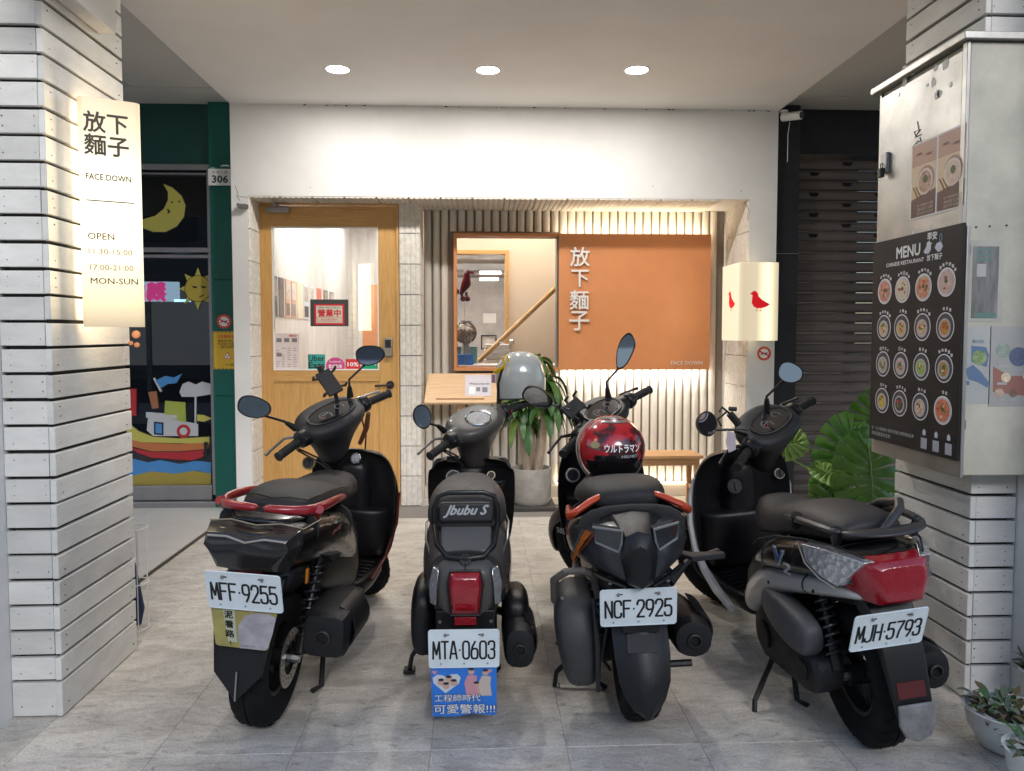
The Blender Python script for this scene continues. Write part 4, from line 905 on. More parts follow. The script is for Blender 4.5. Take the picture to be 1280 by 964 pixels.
# graffiti scrawl and tape scraps on the steel
ss = Basis((CX - .006, 0, 0), (0, -1, 0), (0, 0, 1))
def SX(u, v): q = U(u, v, X=CX - .006); return (-q.y, q.z)
b = B()
for path in ([(1147, 152), (1149, 163), (1143, 165), (1145, 170), (1151, 162)], [(1144, 172), (1152, 168)], [(1142, 183), (1148, 176), (1153, 180), (1150, 172)]):
    pp = [ss.p(*SX(*q), .001) for q in path]
    b.tube(pp, .0016, 5)
put('scrawl', b, M_ink, t)
b = B(); rr = random.Random(5)
for k in range(16):
    u, v = rr.uniform(1120, 1195), rr.uniform(60, 120) if k < 11 else rr.uniform(285, 295)
    v = max(v, 105 - (u - 1100) * .55)
    a, c = SX(u, v); w_ = rr.uniform(.006, .02)
    shape(b, ss, [(a + w_ * rr.uniform(.6, 1.1) * math.cos(i * PI / 4), c + w_ * 1.3 * rr.uniform(.5, 1.1) * math.sin(i * PI / 4)) for i in range(8)], .0003, .0008)
put('tape_residue', b, mat('tape_residue', (.7, .7, .68), .6), t)
# rust screws and old sheets on the front face
fs = Basis((0, CY0, 0), (1, 0, 0), (0, 0, 1))
def FX(u, v): q = U(u, v, Y=CY0); return (q.x, q.z)
def frect(b, u0, v0, u1, v1, d0=.0003, d1=.001): a = FX(u0, v0); c = FX(u1, v1); return sheet(b, fs, a[0], c[1], c[0], a[1], d0, d1)
def old(name, u0, v0, u1, v1, m, label):
    a, c = FX(u0, v0), FX(u1, v1); return solo(name, frect(B(), u0, v0, u1, v1), m, ((a[0] + c[0]) / 2, CY0, c[1]), label, 'sheet')
t1 = old('faded_poster', 1212, 300, 1252, 402, mat('faded_sheet', (.46, .46, .40), .5, var=.2), 'faded dark green poster in a plastic sleeve on the cabinet front')
put('print', frect(B(), 1216, 308, 1246, 398, .001, .0014), mat('faded_dark_print', (.12, .13, .12), .6, col2=(.28, .26, .27), vscale=9, stretch=(4, 4, .8)), t1)
put('pale_patch', frect(B(), 1221, 330, 1232, 346, .0014, .0018), mat('faded_white', (.42, .43, .43), .6), t1)
b = B()
for i in range(3): frect(b, 1220, 311 + i * 6, 1240, 314 + i * 6, .0014, .0017)
frect(b, 1217, 391, 1244, 397, .0014, .0017); put('print', b, mat('faded_teal', (.12, .22, .2), .6), t1)
t1 = old('paper_sheet', 1203, 408, 1236, 505, mat('dull_paper', (.44, .46, .45), .55, var=.12), 'white sheet with a blue and green drawing on the cabinet front')
def fsh(pts, m, par, d=.0014): return put('print', shape(B(), fs, [FX(*q) for q in pts], .001, d), m, par)
fsh([(1206, 462), (1216, 456), (1226, 465), (1236, 478), (1234, 485), (1222, 478), (1210, 474)], mat('faded_blue', (.12, .19, .32), .6), t1)
fsh([(1214, 432), (1232, 434), (1236, 444), (1233, 459), (1214, 452)], MATS['faded_blue'], t1, .0016); fsh(circ(1224, 447, 9), mat('faded_greens', (.12, .25, .08), .6, col2=(.4, .45, .25), vscale=60), t1, .002)
fsh([(1207, 477), (1211, 476), (1212, 481), (1208, 482)], MATS['faded_blue'], t1)
a = FX(1222, 427); put('lettering', text('青行的', fs, a[0], a[1], wd=.04, d=.0012), MATS['faded_blue'], t1)
t1 = old('paper_sheet', 1238, 408, 1330, 508, mat('dull_poster', (.40, .40, .38), .55, var=.15), 'faded food poster with bowls and a red block at the right edge of the cabinet')
fsh([(1241, 458), (1262, 470), (1320, 470), (1320, 500), (1241, 490)], mat('faded_red', (.33, .15, .12), .6), t1)
for (u, v, r_, c_) in ((1254, 438, 9, (.2, .24, .2)), (1273, 446, 12, (.08, .1, .16)), (1257, 472, 6, (.5, .42, .3)), (1249, 491, 5.5, (.35, .27, .2)), (1266, 491, 5.5, (.16, .1, .07)), (1284, 470, 6, (.5, .4, .3))):
    fsh(circ(u, v, r_, 18), mat('bowl_%d_%d' % (u, v), c_, .6, col2=tuple(q * 1.8 for q in c_), vscale=70), t1, .0018)
b = B()
for (u0, v0, u1, v1) in ((1248, 456, 1262, 459), (1266, 461, 1280, 463), (1248, 499, 1256, 501), (1262, 499, 1272, 501), (1246, 478, 1258, 481)): frect(b, u0, v0, u1, v1, .0018, .0022)
put('print', b, MATS['faded_white'], t1)
for (u, v) in ((1220, 284), (1237, 283), (1258, 282)):
    a = FX(u, v); put('screw', disc(B(), fs, a[0], a[1], .0035, d0=0, d1=.002, n=8), M_black, t)

# poster pair
PXX = CX - .0068
def px_(u, v): q = U(u, v, X=PXX); return (-q.y, q.z)
ps = Basis((PXX, 0, 0), (0, -1, 0), (0, 0, 1))
y0_, y1_ = U(1139, 230, X=PXX).y, U(1208.5, 200, X=PXX).y
za, zb = U(1208, 153, X=PXX).z, U(1206, 258, X=PXX).z
hw = (y0_ - y1_) / 2
t = solo('noodle_poster', sheet(B(), ps, -y0_, zb, -y1_, za, .0002, .0012), M_wprint, (PXX, (y0_ + y1_) / 2, zb), 'white edged pink and brown poster of two noodle bowls on the cabinet door', 'poster')
H_ = za - zb
for k in range(2):
    ox = -y0_ + .006 + k * (hw - .001); ww = hw - .011
    A = lambda a, c: (ox + ww * a, zb + .006 + (H_ - .012) * c)
    def R_(a0, c0, a1, c1, m, d, nm='print'): p0, p1 = A(a0, c0), A(a1, c1); return put(nm, sheet(B(), ps, p0[0], p0[1], p1[0], p1[1], .001, d), m, t)
    R_(0, .7, 1, 1, mat('poster_pink', (.50, .29, .21), .5), .0016, 'print'); R_(0, 0, 1, .7, mat('poster_cream', (.70, .52, .33), .5), .0016)
    put('print', shape(B(), ps, [A(0, 0), A(1, 0), A(1, .33), A(0, .25)], .001, .002), mat('poster_brown', (.13, .055, .035), .5), t)
    cx_, cz_ = A(.57, .46)
    put('bowl', disc(B(), ps, cx_ + .004, cz_ + .006, ww * .34, d0=.001, d1=.0022), mat('bowl_shadow_ring', (.38, .22, .18), .5), t)
    put('bowl', disc(B(), ps, cx_, cz_, ww * .315, d0=.001, d1=.0026), mat('bowl_white', (.72, .62, .56), .5), t)
    put('noodles', disc(B(), ps, cx_, cz_, ww * .26, d0=.001, d1=.003), mat('noodle_print_%d' % k, (.62, .42, .28), .5, col2=(.35, .12, .08) if k == 0 else (.75, .6, .48), vscale=60), t)
    put('garnish', disc(B(), ps, cx_ + .003, cz_ + .008, ww * .1, d0=.001, d1=.0034, n=7), mat('garnish_green', (.08, .12, .03), .5, var=.5, vscale=90), t)
    b = B()
    for q in range(2): p0 = A(.08 + q * .12, .42); p1 = A(.28 + q * .12, .27); b.tube([ps.p(*p0, .003), ps.p(*p1, .003)], .0016, 5)
    put('chopsticks', b, mat('stick_tan', (.42, .24, .1), .5), t)
    b = B()
    for (a0, c0, n_) in ((.1, .86, 5), (.5, .82, 5)): p0 = A(a0 + .18, c0); text('小鍋麵線'[:n_], ps, p0[0], p0[1], wd=ww * .26, d=.0022, b=b)
    put('lettering', b, M_ink, t)
    b = B()
    for i, s_ in enumerate(('每一碗都是用心慢熬', '濃郁湯頭 手工麵條', '歡迎外帶 外送自取')): p0 = A(.6, .15 - i * .055); text(s_, ps, p0[0], p0[1], wd=ww * .66, d=.0022, b=b)
    put('lettering', b, mat('poster_pale_ink', (.6, .5, .42), .5), t)
# menu board
MX = CX - .055
def mpt(u, v): q = U(u, v, X=MX); return q
my0, my1 = mpt(1089, 430).y, mpt(1200, 430).y
mz1 = (mpt(1200, 280).z + mpt(1090, 304).z) / 2; mz0 = (mpt(1193, 574).z + mpt(1086, 549).z) / 2
M_menu = mat('dark_menu_print', (.017, .014, .014), .5, var=.15, spec=.3)
t = thing('menu_board', (MX, (my0 + my1) / 2, mz0), 'tall black menu board with round dish photos on the cabinet side', 'menu board')
put('panel', B().box(MX, my1, mz0, MX + .010, my0, mz1), M_menu, t, bevel=.0015)
put('metal_backing', B().box(MX + .0105, my1 - .004, mz0 - .055, MX + .022, my0 - .012, mz1 - .01), M_steel, t, bevel=.002)
put('hanger', B().box(MX + .0225, my1 + .03, mz0 + .1, CX - .0065, my1 + .06, mz0 + .13).box(MX + .0225, my0 - .07, mz0 + .1, CX - .0065, my0 - .04, mz0 + .13).box(MX + .0225, my1 + .03, mz1 - .1, CX - .0065, my1 + .06, mz1 - .07), M_alu, t)
bs = Basis((MX, 0, 0), (0, -1, 0), (0, 0, 1)); MW = my0 - my1; MH = mz1 - mz0
mm = lambda a, c: (-my0 + MW * a, mz0 + MH * c)
p_ = mm(.44, .925); put('lettering', text('MENU', bs, *p_, wd=MW * .27, h=MH * .052, d=.0006, bold=.03), M_wprint, t)
p_ = mm(.40, .875); put('lettering', text('CHINESE RESTAURANT', bs, *p_, wd=MW * .44, h=MH * .018, d=.0006, bold=.02), M_wprint, t)
p_ = mm(.70, .972); put('lettering', text('早安', bs, *p_, wd=MW * .10, d=.0006, bold=.03), M_wprint, t)
p_ = mm(.73, .878); put('lettering', text('放下麵子', bs, *p_, wd=MW * .16, d=.0006, bold=.02), M_wprint, t)
p_ = mm(.66, .925); b = B(); shape(b, bs, [(p_[0] + x * MW * .085, p_[1] + y * MH * .055) for x, y in ((-.3, -.5), (.1, -.5), (.35, -.2), (.35, .2), (.5, .3), (.3, .35), (.1, .5), (-.15, .4), (-.2, .1), (-.55, -.3))], .0002, .001)
p_ = mm(.77, .922); shape(b, bs, [(p_[0] + x * MW * .08, p_[1] + y * MH * .05) for x, y in ((-.1, -.5), (.2, -.5), (.5, -.1), (.35, .25), (.05, .35), (-.3, .25), (-.5, -.1))], .0002, .001)
b.tube([bs.p(*mm(.79 + .012 * math.cos(i * .7), .955 + .015 * math.sin(i * .7) * 1.3), .001) for i in range(10)], .0012, 4)
put('bird_emblem', b, mat('pale_blue_print', (.60, .63, .72), .5), t)
dish = [((.5, .04, .02), (.75, .45, .35)), ((.62, .50, .38), (.75, .66, .5)), ((.5, .06, .02), (.75, .5, .3)), ((.55, .36, .32), (.7, .5, .45)),
        ((.5, .3, .06), (.7, .6, .4)), ((.6, .33, .06), (.7, .55, .3)), ((.5, .25, .08), (.7, .55, .4)), ((.65, .3, .05), (.45, .2, .05)),
        ((.6, .55, .5), (.2, .2, .08)), ((.62, .48, .45), (.5, .3, .25)), ((.25, .4, .05), (.35, .55, .15)), ((.6, .3, .08), (.2, .25, .08)),
        ((.65, .5, .08), (.5, .35, .05)), ((.03, .03, .03), (.08, .08, .07)), ((.5, .28, .12), (.75, .6, .45)), ((.6, .08, .04), (.7, .3, .15))]
names_ = ['紅燒牛肉麵', '蒜味白肉飯', '麻辣牛肉麵', '清燉牛肉麵線', '乾拌炸醬麵', '太陽蛋', '乾拌臊子麵', '老皮嫩', '白切豆干', '口水雞', '青花菜', '椒麻雞腿飯', '玉米筍', '涼拌木耳', '溏心蛋', '泡菜']
rows = [.748, .568, .388, .205]; cols = [.165, .385, .62, .855]
for r_ in range(4):
    for c_ in range(4):
        k = r_ * 4 + c_; px0, pz0 = mm(cols[c_], rows[r_] + (.012 if c_ == 3 and r_ == 0 else 0)); rx_ = MW * .088; fullw = k in (0, 1, 2, 3, 15)
        dp = put('dish_photo', disc(B(), bs, px0, pz0, rx_, d0=.0002, d1=.0008, n=28), M_wprint, t)
        put('plate', disc(B(), bs, px0, pz0, rx_ * (.92), d0=.0008, d1=.0012, n=26), mat('dish_bowl' if fullw else 'dish_night_blue', (.66, .6, .58) if fullw else (.06, .065, .085), .5, var=.3, vscale=30), dp)
        if not fullw: put('bowl', disc(B(), bs, px0 - .001, pz0 - .004, rx_ * .66, d0=.0012, d1=.0016, n=22), mat('dish_rim', (.55, .5, .52), .5), dp)
        c1, c2 = dish[k]
        put('food', disc(B(), bs, px0 - (0 if fullw else .001), pz0 - (0 if fullw else .003), rx_ * (.78 if fullw else .52), d0=.0012, d1=.0021, n=20), mat('food_%d' % k, c1, .5, col2=c2, vscale=75), dp)
        rf = random.Random(k * 7 + 1)
        for q_ in range(6):
            a_ = rf.uniform(0, 6.28); rd = rx_ * (.5 if fullw else .32) * math.sqrt(rf.random()); cc_ = rf.choice([('crumb_pale', (.75, .6, .42)), ('crumb_brown', (.22, .09, .04)), ('crumb_red', (.5, .07, .03)), ('crumb_green', (.12, .22, .04))])
            put('topping', disc(B(), bs, px0 + rd * math.cos(a_), pz0 + rd * math.sin(a_), rx_ * rf.uniform(.08, .2), rx_ * rf.uniform(.08, .16), d0=.0021, d1=.0022 + .0001 * q_, n=6), mat(*cc_, .5), dp)
        if k in (0, 1, 2, 3, 9, 11, 15):
            put('garnish', disc(B(), bs, px0 + .002, pz0 + .003, rx_ * .16, d0=.0021, d1=.0030, n=7), MATS['garnish_green'], dp)
        if k == 14:
            for s_ in (-1, 1): put('egg', disc(B(), bs, px0 + s_ * rx_ * .22, pz0 - .008, rx_ * .2, rx_ * .26, d0=.0021, d1=.0025, n=12), mat('egg_white', (.75, .66, .55), .5), dp); 
            for s_ in (-1, 1): disc_b = put('yolk', disc(B(), bs, px0 + s_ * rx_ * .22, pz0 - .008, rx_ * .1, d0=.0025, d1=.0028, n=10), mat('yolk_orange', (.6, .25, .04), .5), dp)
        s_ = names_[k]; nn_ = len(s_); b = B()
        for i, ch in enumerate(s_):
            a_ = PI / 2 - (i - (nn_ - 1) / 2) * .30 - .15; rr_ = rx_ * 1.0; text(ch, bs, px0 + rr_ * 1.22 * math.cos(a_), pz0 + rr_ * 1.24 * math.sin(a_) + .001, wd=.0115, d=.0006, bold=.03, b=b)
        put('dish_name', b, M_wprint, t)
b = B(); text('註：以上餐點圖片僅供參考請以實際餐點為準', bs, *mm(.30, .062), wd=MW * .52, d=.0006, b=b); text('如有過敏請先告知', bs, *mm(.16, .034), wd=MW * .24, d=.0006, b=b); put('lettering', b, mat('dim_white_print', (.5, .5, .5), .5), t)
b = B()
for i in range(3): a_, c_ = mm(.64 + i * .125, .043); put('blank_label', sheet(B(), bs, a_, c_ - .02, a_ + .035, c_ + .018, .0003, .001), mat('grey_label', (.42, .42, .48), .5), t)
b = B()
for i in range(3): a_, c_ = mm(.672 + i * .125, .092); shape(b, bs, [(a_ - .008, c_ - .01), (a_ + .008, c_ - .01), (a_ + .009, c_ + .004), (a_, c_ + .012), (a_ - .009, c_ + .004)], .0003, .001)
put('icon', b, MATS['pale_blue_print'], t)
# ================================================================ bench, lectern, plants
p0, p1 = U(893, 577, Z=.40), U(806, 577, Z=.40)
bx1 = p0.x; by = 5.62
t = thing('wooden_bench', (bx1 - .5, by, 0), 'low wooden bench against the slatted wall behind the red helmet', 'bench')
put('seat', B().box(bx1 - 1.05, by - .14, .375, bx1, by + .14, .40), M_bench, t, bevel=.004)
put('apron', B().box(bx1 - 1.0, by - .115, .322, bx1 - .05, by - .10, .3745).box(bx1 - 1.0, by + .10, .322, bx1 - .05, by + .115, .3745), M_bench, t)
for x in (bx1 - .99, bx1 - .06):
    for y in (by - .118, by + .082): put('leg', B().box(x, y, 0, x + .036, y + .036, .3745), M_bench, t, bevel=.002)
    put('stretcher', B().box(x + .006, by - .0815, .12, x + .03, by + .0815, .155), M_bench, t)
# lectern with a letter
lx0, lx1 = U(533, 485, Y=5.74).x, U(626, 485, Y=5.74).x; lz0, lz1 = U(580, 502, Y=5.70).z, U(580, 467, Y=5.82).z
t = thing('wooden_lectern', ((lx0 + lx1) / 2, 5.76, 0), 'pale wooden stand with a tilted top below the shop window', 'stand')
b = B().loft([[V((lx0 - .01, 5.62, lz0)), V((lx1 + .01, 5.62, lz0)), V((lx1 - .0, 5.84, lz1)), V((lx0 + .005, 5.84, lz1))], [V((lx0 - .01, 5.628, lz0 - .016)), V((lx1 + .01, 5.628, lz0 - .016)), V((lx1, 5.848, lz1 - .016)), V((lx0 + .005, 5.848, lz1 - .016))]])
put('top_board', b, M_ply, t, bevel=.002)
sl_ = Basis((0, 5.62, lz0), (1, 0, 0), (0, .22, lz1 - lz0)); Ls = math.hypot(.22, lz1 - lz0)
put('ledge', sheet(B(), sl_, lx0 + .08, Ls * .1, lx1 - .13, Ls * .18, .001, .014), M_ply, t, bevel=.002)
mxp = (lx0 + lx1) / 2 - .02
put('post', B().box(mxp - .03, 5.72, .03, mxp + .03, 5.78, (lz0 + lz1) / 2 - .02), M_ply, t, bevel=.002)
put('foot', B().box(mxp - .2, 5.66, 0, mxp + .2, 5.84, .028), M_ply, t, bevel=.003)
pa, pb = lx0 + (lx1 - lx0) * .52, lx0 + (lx1 - lx0) * .87
t2 = solo('welcome_card', sheet(B(), sl_, pa, Ls * .2, pb, Ls * .93, .002, .004), mat('lilac_paper', (.62, .58, .64), .5, var=.1), ((pa + pb) / 2, 5.7, lz0 + .03), 'pale card with handwriting in a sleeve on the wooden stand', 'card')
put('lettering', text('Welcome to', sl_, (pa + pb) / 2 + .01, Ls * .62, wd=.15, d=.0045, bold=.01, shear=.4), M_ink, t2)
b = B(); sheet(b, sl_, pa + .03, Ls * .27, pa + .075, Ls * .52, .004, .0046); put('white_patch', b, M_wprint, t2)
b = B(); sheet(b, sl_, pa + .085, Ls * .36, pa + .115, Ls * .5, .004, .0046); sheet(b, sl_, pa + .13, Ls * .33, pa + .17, Ls * .5, .004, .0046); put('grey_patch', b, flat('mid_grey_print', (.2, .2, .22)), t2)
solo('small_card', sheet(B(), sl_, pb + .004, Ls * .66, pb + .05, Ls * .95, .002, .004), flat('plum_card', (.09, .06, .10)), (pb + .02, 5.8, lz1 - .03), 'small dark plum card right of the pale card on the wooden stand', 'card')

# ---------------------------------------------------------------- leaves
def leaf(b, base, d, up, L, W, droop=.6, n=7, fold=.25, curl=0):
    """one strap or oval leaf: base point, direction d, length L, width W; bends down by droop"""
    d = V(d).normalized(); up = V(up).normalized(); s = d.cross(up).normalized(); p = V(base); vs = []; step = L / n
    for i in range(n + 1):
        t = i / n; w_ = W * (math.sin(PI * min(1, (t * .92 + .06))) ** .75) * .5
        if i == n: w_ = W * .02
        nn_ = s.cross(d).normalized()
        vs += [p - s * w_ + nn_ * w_ * fold, p.copy(), p + s * w_ + nn_ * w_ * fold]
        p = p + d * step
        d = (d + V((0, 0, -1)) * droop / n + s * curl / n).normalized()
    fs = []
    for i in range(n):
        a = i * 3; fs += [(a, a + 1, a + 4, a + 3), (a + 1, a + 2, a + 5, a + 4)]
    b.add(vs, fs); return b
def leafmat(name, c1, c2, gl=.35):
    m = mat(name, c1, gl, col2=c2, vscale=14, bump=.15, bscale=30, rand=.15); m.node_tree.nodes['Principled BSDF'].inputs['Transmission Weight'].default_value = 0
    return m
M_leaf = leafmat('dark_glossy_leaf', (.05, .14, .03), (.02, .07, .012)); M_leaf2 = leafmat('yellow_green_leaf', (.16, .24, .045), (.07, .15, .03))
M_trunk = mat('pale_cane_bark', (.42, .33, .25), .85, var=.3, vscale=40, bump=.8, bscale=60, stretch=(1, 1, .3))
M_conc = mat('concrete_pot', (.38, .36, .33), .85, var=.28, vscale=9, bump=.5, bscale=70, wear=.3)
pc_ = U(664.5, 636, Z=.03); py = 5.62; px__ = U(664.5, 620, Y=py).x
t = thing('potted_corn_plant', (px__, py, 0), 'tall leafy corn plant in a grey concrete pot left of the bench', 'plant')
pz = U(664, 587, Y=py - .1).z
put('tray', B().box(px__ - .16, py - .17, 0.002, px__ + .17, py + .15, .03), mat('dark_tray', (.05, .045, .04), .6), t, bevel=.004)
put('pot', B().lathe([(.128, .031), (.145, .06), (.148, pz), (.134, pz), (.13, pz - .04), (.0001, pz - .04)], (px__, py, 0), 'z', 40), M_conc, t, smooth=True, ang=50)
put('soil', B().lathe([(.0001, pz - .03), (.131, pz - .03), (.131, pz - .037), (.0001, pz - .037)], (px__, py, 0), 'z', 30), M_soil, t)
tops = []
for (ox, oy, r, h) in ((-.035, .0, .032, .72), (.045, -.02, .036, .80), (.0, .05, .026, .95)):
    pts = [(px__ + ox * (1 + .25 * k), py + oy * (1 + .1 * k), pz - .035 + (h - pz) * k / 5) for k in range(6)]
    put('trunk', B().tube(pts, [r, r * .97, r, r * .96, r * .98, r * .8], 12), M_trunk, t, smooth=True); tops.append((V(pts[-1]), h))
rr = random.Random(11); nl = 0
for (tp, h) in tops:
    for lvl in range(3):
        c_ = tp + V((rr.uniform(-.03, .03), rr.uniform(-.03, .02), -.03 + lvl * .11))
        if lvl: put('stem', B().tube([tp, c_], [.012, .008], 6), M_leaf, t)
        for k in range(17):
            a_ = k * 2.4 + rr.uniform(-.3, .3); el = rr.uniform(-.15, .8); L_ = rr.uniform(.20, .33)
            o = put('leaf', leaf(B(), c_, (math.cos(a_) * math.cos(el), math.sin(a_) * math.cos(el) * .62, math.sin(el)), (0, 0, 1), L_, rr.uniform(.05, .075), droop=rr.uniform(2.4, 4.2)), M_leaf if rr.random() < .75 else M_leaf2, t, smooth=True); nl += 1

# monstera behind the last scooter
def monstera(b, c, tip, side, L, W, cup=.12, seed=0, cuts=True):
    """split heart leaf: c at the stalk joint, tip direction, side direction; fingers cut from the rim"""
    c = V(c); tp = V(tip).normalized(); sd = V(side).normalized(); nn_ = sd.cross(tp).normalized(); rr = random.Random(seed)
    def P_(u, v, w_=0): return c + tp * u * L + sd * v * W + nn_ * (w_ - cup * (v * v) * W * 1.6 - cup * .9 * max(0, u) ** 2 * L)
    for s in (-1, 1):
        def rim(t): # t 0..1 from the lobe behind the stalk to the tip
            a = PI * (1.16 - 1.16 * t); return (.40 - .60 * math.cos(PI - a) if False else .42 + .60 * math.cos(a), s * .52 * max(0, math.sin(min(a, PI * .97))) ** .62 + (s * .12 if t < .12 else 0))
        nf = 9
        for i in range(nf):
            t0, t1 = i / nf, (i + 1) / nf; gp_ = .011 if (cuts and i > 0) else 0
            m0 = max(0, .04 + .72 * (t0 ** 1.1)); m1 = .04 + .72 * (t1 ** 1.1)
            r0, r1 = rim(t0 + gp_), rim(t1 - (gp_ if i < nf - 1 else 0))
            rows = []
            for k in range(5):
                q = k / 4; 
                def lerp(a, b_): return (a[0] + (b_[0] - a[0]) * q, a[1] + (b_[1] - a[1]) * q)
                pinch = (0.0 if k else 0)
                A0 = lerp((m0, 0), r0); A1 = lerp((m1, 0), r1)
                if cuts and 1 <= k <= 3:
                    cx_ = ((A0[0] + A1[0]) / 2, (A0[1] + A1[1]) / 2); f_ = .985 if k > 1 else 1.0
                    A0 = (cx_[0] + (A0[0] - cx_[0]) * f_, cx_[1] + (A0[1] - cx_[1]) * f_); A1 = (cx_[0] + (A1[0] - cx_[0]) * f_, cx_[1] + (A1[1] - cx_[1]) * f_)
                mid = ((A0[0] + A1[0]) / 2 + (.03 if k == 4 else 0), (A0[1] + A1[1]) / 2 * (1.03 if k == 4 else 1)); rg = .012 * (1 if k in (1, 2, 3) else 0)
                rows.append([P_(*A0), P_(*mid, rg), P_(*A1)])
            vs = [p for r_ in rows for p in r_]; fs = []
            for k in range(4):
                a_ = k * 3; fs += [(a_, a_ + 1, a_ + 4, a_ + 3), (a_ + 1, a_ + 2, a_ + 5, a_ + 4)]
            b.add(vs, fs)
    return b
M_mon = leafmat('monstera_leaf', (.12, .29, .03), (.06, .19, .02), .35); M_monl = leafmat('monstera_light_leaf', (.26, .40, .08), (.15, .30, .05), .35); M_stalk = mat('leaf_stalk', (.2, .3, .09), .45)
mY = 3.95; mxc = U(1072, 700, Y=mY).x
t = thing('potted_monstera', (mxc, mY, 0), 'large green monstera with split leaves beside the right pillar', 'plant')
put('pot', B().lathe([(.13, .002), (.17, .24), (.185, .26), (.172, .26), (.165, .24), (.0001, .22)], (mxc, mY, 0), 'z', 32), mat('clay_brown_pot', (.2, .12, .08), .7, var=.2), t, smooth=True)
put('soil', B().lathe([(.0001, .235), (.164, .235), (.164, .226), (.0001, .226)], (mxc, mY, 0), 'z', 24), M_soil, t)
lv = [ # joint pixel, depth, tip pixel, length, width, material
    ((1069, 533), 3.98, (1040, 600), .36, .30, M_mon, 1), ((1086, 556), 3.72, (1092, 632), .40, .38, M_mon, 2), ((1075, 545), 4.15, (1108, 500), .30, .27, M_mon, 3),
    ((1020, 583), 3.9, (1050, 598), .17, .13, M_monl, 4), ((1034, 627), 3.85, (1010, 612), .17, .12, M_monl, 5), ((1022, 600), 4.1, (1030, 640), .16, .12, M_mon, 6),
    ((1055, 610), 4.0, (1030, 600), .2, .16, M_mon, 7), ((968, 562), 4.3, (1000, 552), .20, .17, M_monl, 8), ((1062, 620), 3.9, (1080, 655), .2, .16, M_mon, 9), ((1040, 590), 4.2, (1025, 560), .18, .13, M_monl, 10), ((1098, 612), 3.9, (1120, 640), .2, .18, M_mon, 11)]
root = V((mxc, mY, .23))
for (ju, jv), Y_, (tu, tv), L_, W_, m_, sd_ in lv:
    j = U(ju, jv, Y=Y_); e_ = U(tu, tv, Y=Y_ - .12); d_ = (e_ - j).normalized(); s_ = d_.cross(V((0.15, -1, .35))).normalized()
    lf = put('leaf', monstera(B(), j, d_, s_, L_, W_, seed=sd_, cuts=W_ > .14), m_, t, smooth=True, sub=0)
    put('vein', B().tube([j, j + d_ * L_ * .5 + V((0, -.003, 0)), j + d_ * L_ * .78 + V((0, .0, -.01))], [.0045, .003, .001], 6), M_stalk, lf, smooth=True)
    md_ = (root + j) / 2 + V((0, .05, .1)); put('stalk', B().tube([root + V((rr.uniform(-.06, .06), rr.uniform(-.06, .06), 0)), md_, j], [.011, .008, .006], 8), M_stalk, t, smooth=True)

# bowls of succulents at the right corner
M_pot = mat('white_glazed_pot', (.66, .68, .68), .3, var=.08, vscale=6)
def bowl(u, v, Z, r, h, label, seed, leaves=60, rim=.9, col=M_leaf):
    p = U(u, v, Z=0); t = thing('flower_pot', (p.x, p.y, 0), label, 'flower pot', 'white pots on the floor by the right pillar')
    put('pot', B().lathe([(r * .45, .001), (r * .62, .012), (r * .92, h * .55), (r, h * .93), (r * 1.07, h), (r * .98, h), (r * .9, h * .9), (.0001, h * .8)], (p.x, p.y, 0), 'z', 36), M_pot, t, smooth=True)
    put('soil', B().lathe([(.0001, h * .86), (r * .9, h * .86), (r * .9, h * .82), (.0001, h * .82)], (p.x, p.y, 0), 'z', 20), M_soil, t)
    rr = random.Random(seed); bb_ = [B(), B(), B()]
    for k in range(leaves):
        a_ = rr.uniform(0, 2 * PI); q = r * .85 * math.sqrt(rr.random()); c_ = V((p.x + q * math.cos(a_), p.y + q * math.sin(a_), h * .85 + rr.uniform(0, .04)))
        el = rr.uniform(-.1, 1.2); az = a_ + rr.uniform(-.8, .8)
        leaf(rr.choice(bb_), c_, (math.cos(az) * math.cos(el), math.sin(az) * math.cos(el), math.sin(el)), (0, 0, 1), rr.uniform(.03, .06), rr.uniform(.012, .024), droop=rr.uniform(.2, 1.6), n=4)
    for b_, m_ in zip(bb_, (M_leaf, mat('grey_green_leaf', (.1, .14, .09), .6, var=.3), mat('brown_leaf', (.12, .09, .04), .7, var=.4))): o = put('foliage', b_, m_, t, smooth=True); o['kind'] = 'stuff'
bowl(1256, 936, 0, .115, .13, 'white bowl of dark mixed succulents, left one on the floor by the right pillar', 1, 120)
bowl(1306, 1000, 0, .10, .14, 'smaller white pot of green plants, nearest the camera at the right corner', 2, 70)
bowl(1318, 896, 0, .11, .16, 'white pot of bright green leaves at the right edge behind the others', 4, 130)

# the lit sign across the street that the dark shop glass reflects
t = thing('street_sign', (-7.6, -6.2, 0), 'lit white and pink sign on a post across the street behind the camera', 'street sign')
put('light_box', B().box(-8.3, -6.3, 2.05, -6.9, -6.2, 2.5), mat('lit_white_blue', (.7, .8, 1), .5, emit=(.55, .8, 1), estr=4), t)
bs = Basis((0, -6.2, 0), (-1, 0, 0), (0, 0, 1)); put('lettering', text('鵝肉', bs, 7.6, 2.28, wd=.85, d=.004, bold=.05), mat('lit_pink', (.8, .1, .4), .5, emit=(1, .08, .35), estr=4), t)
put('post', B().box(-7.65, -6.29, -.012, -7.55, -6.21, 2.05), M_alu, t)

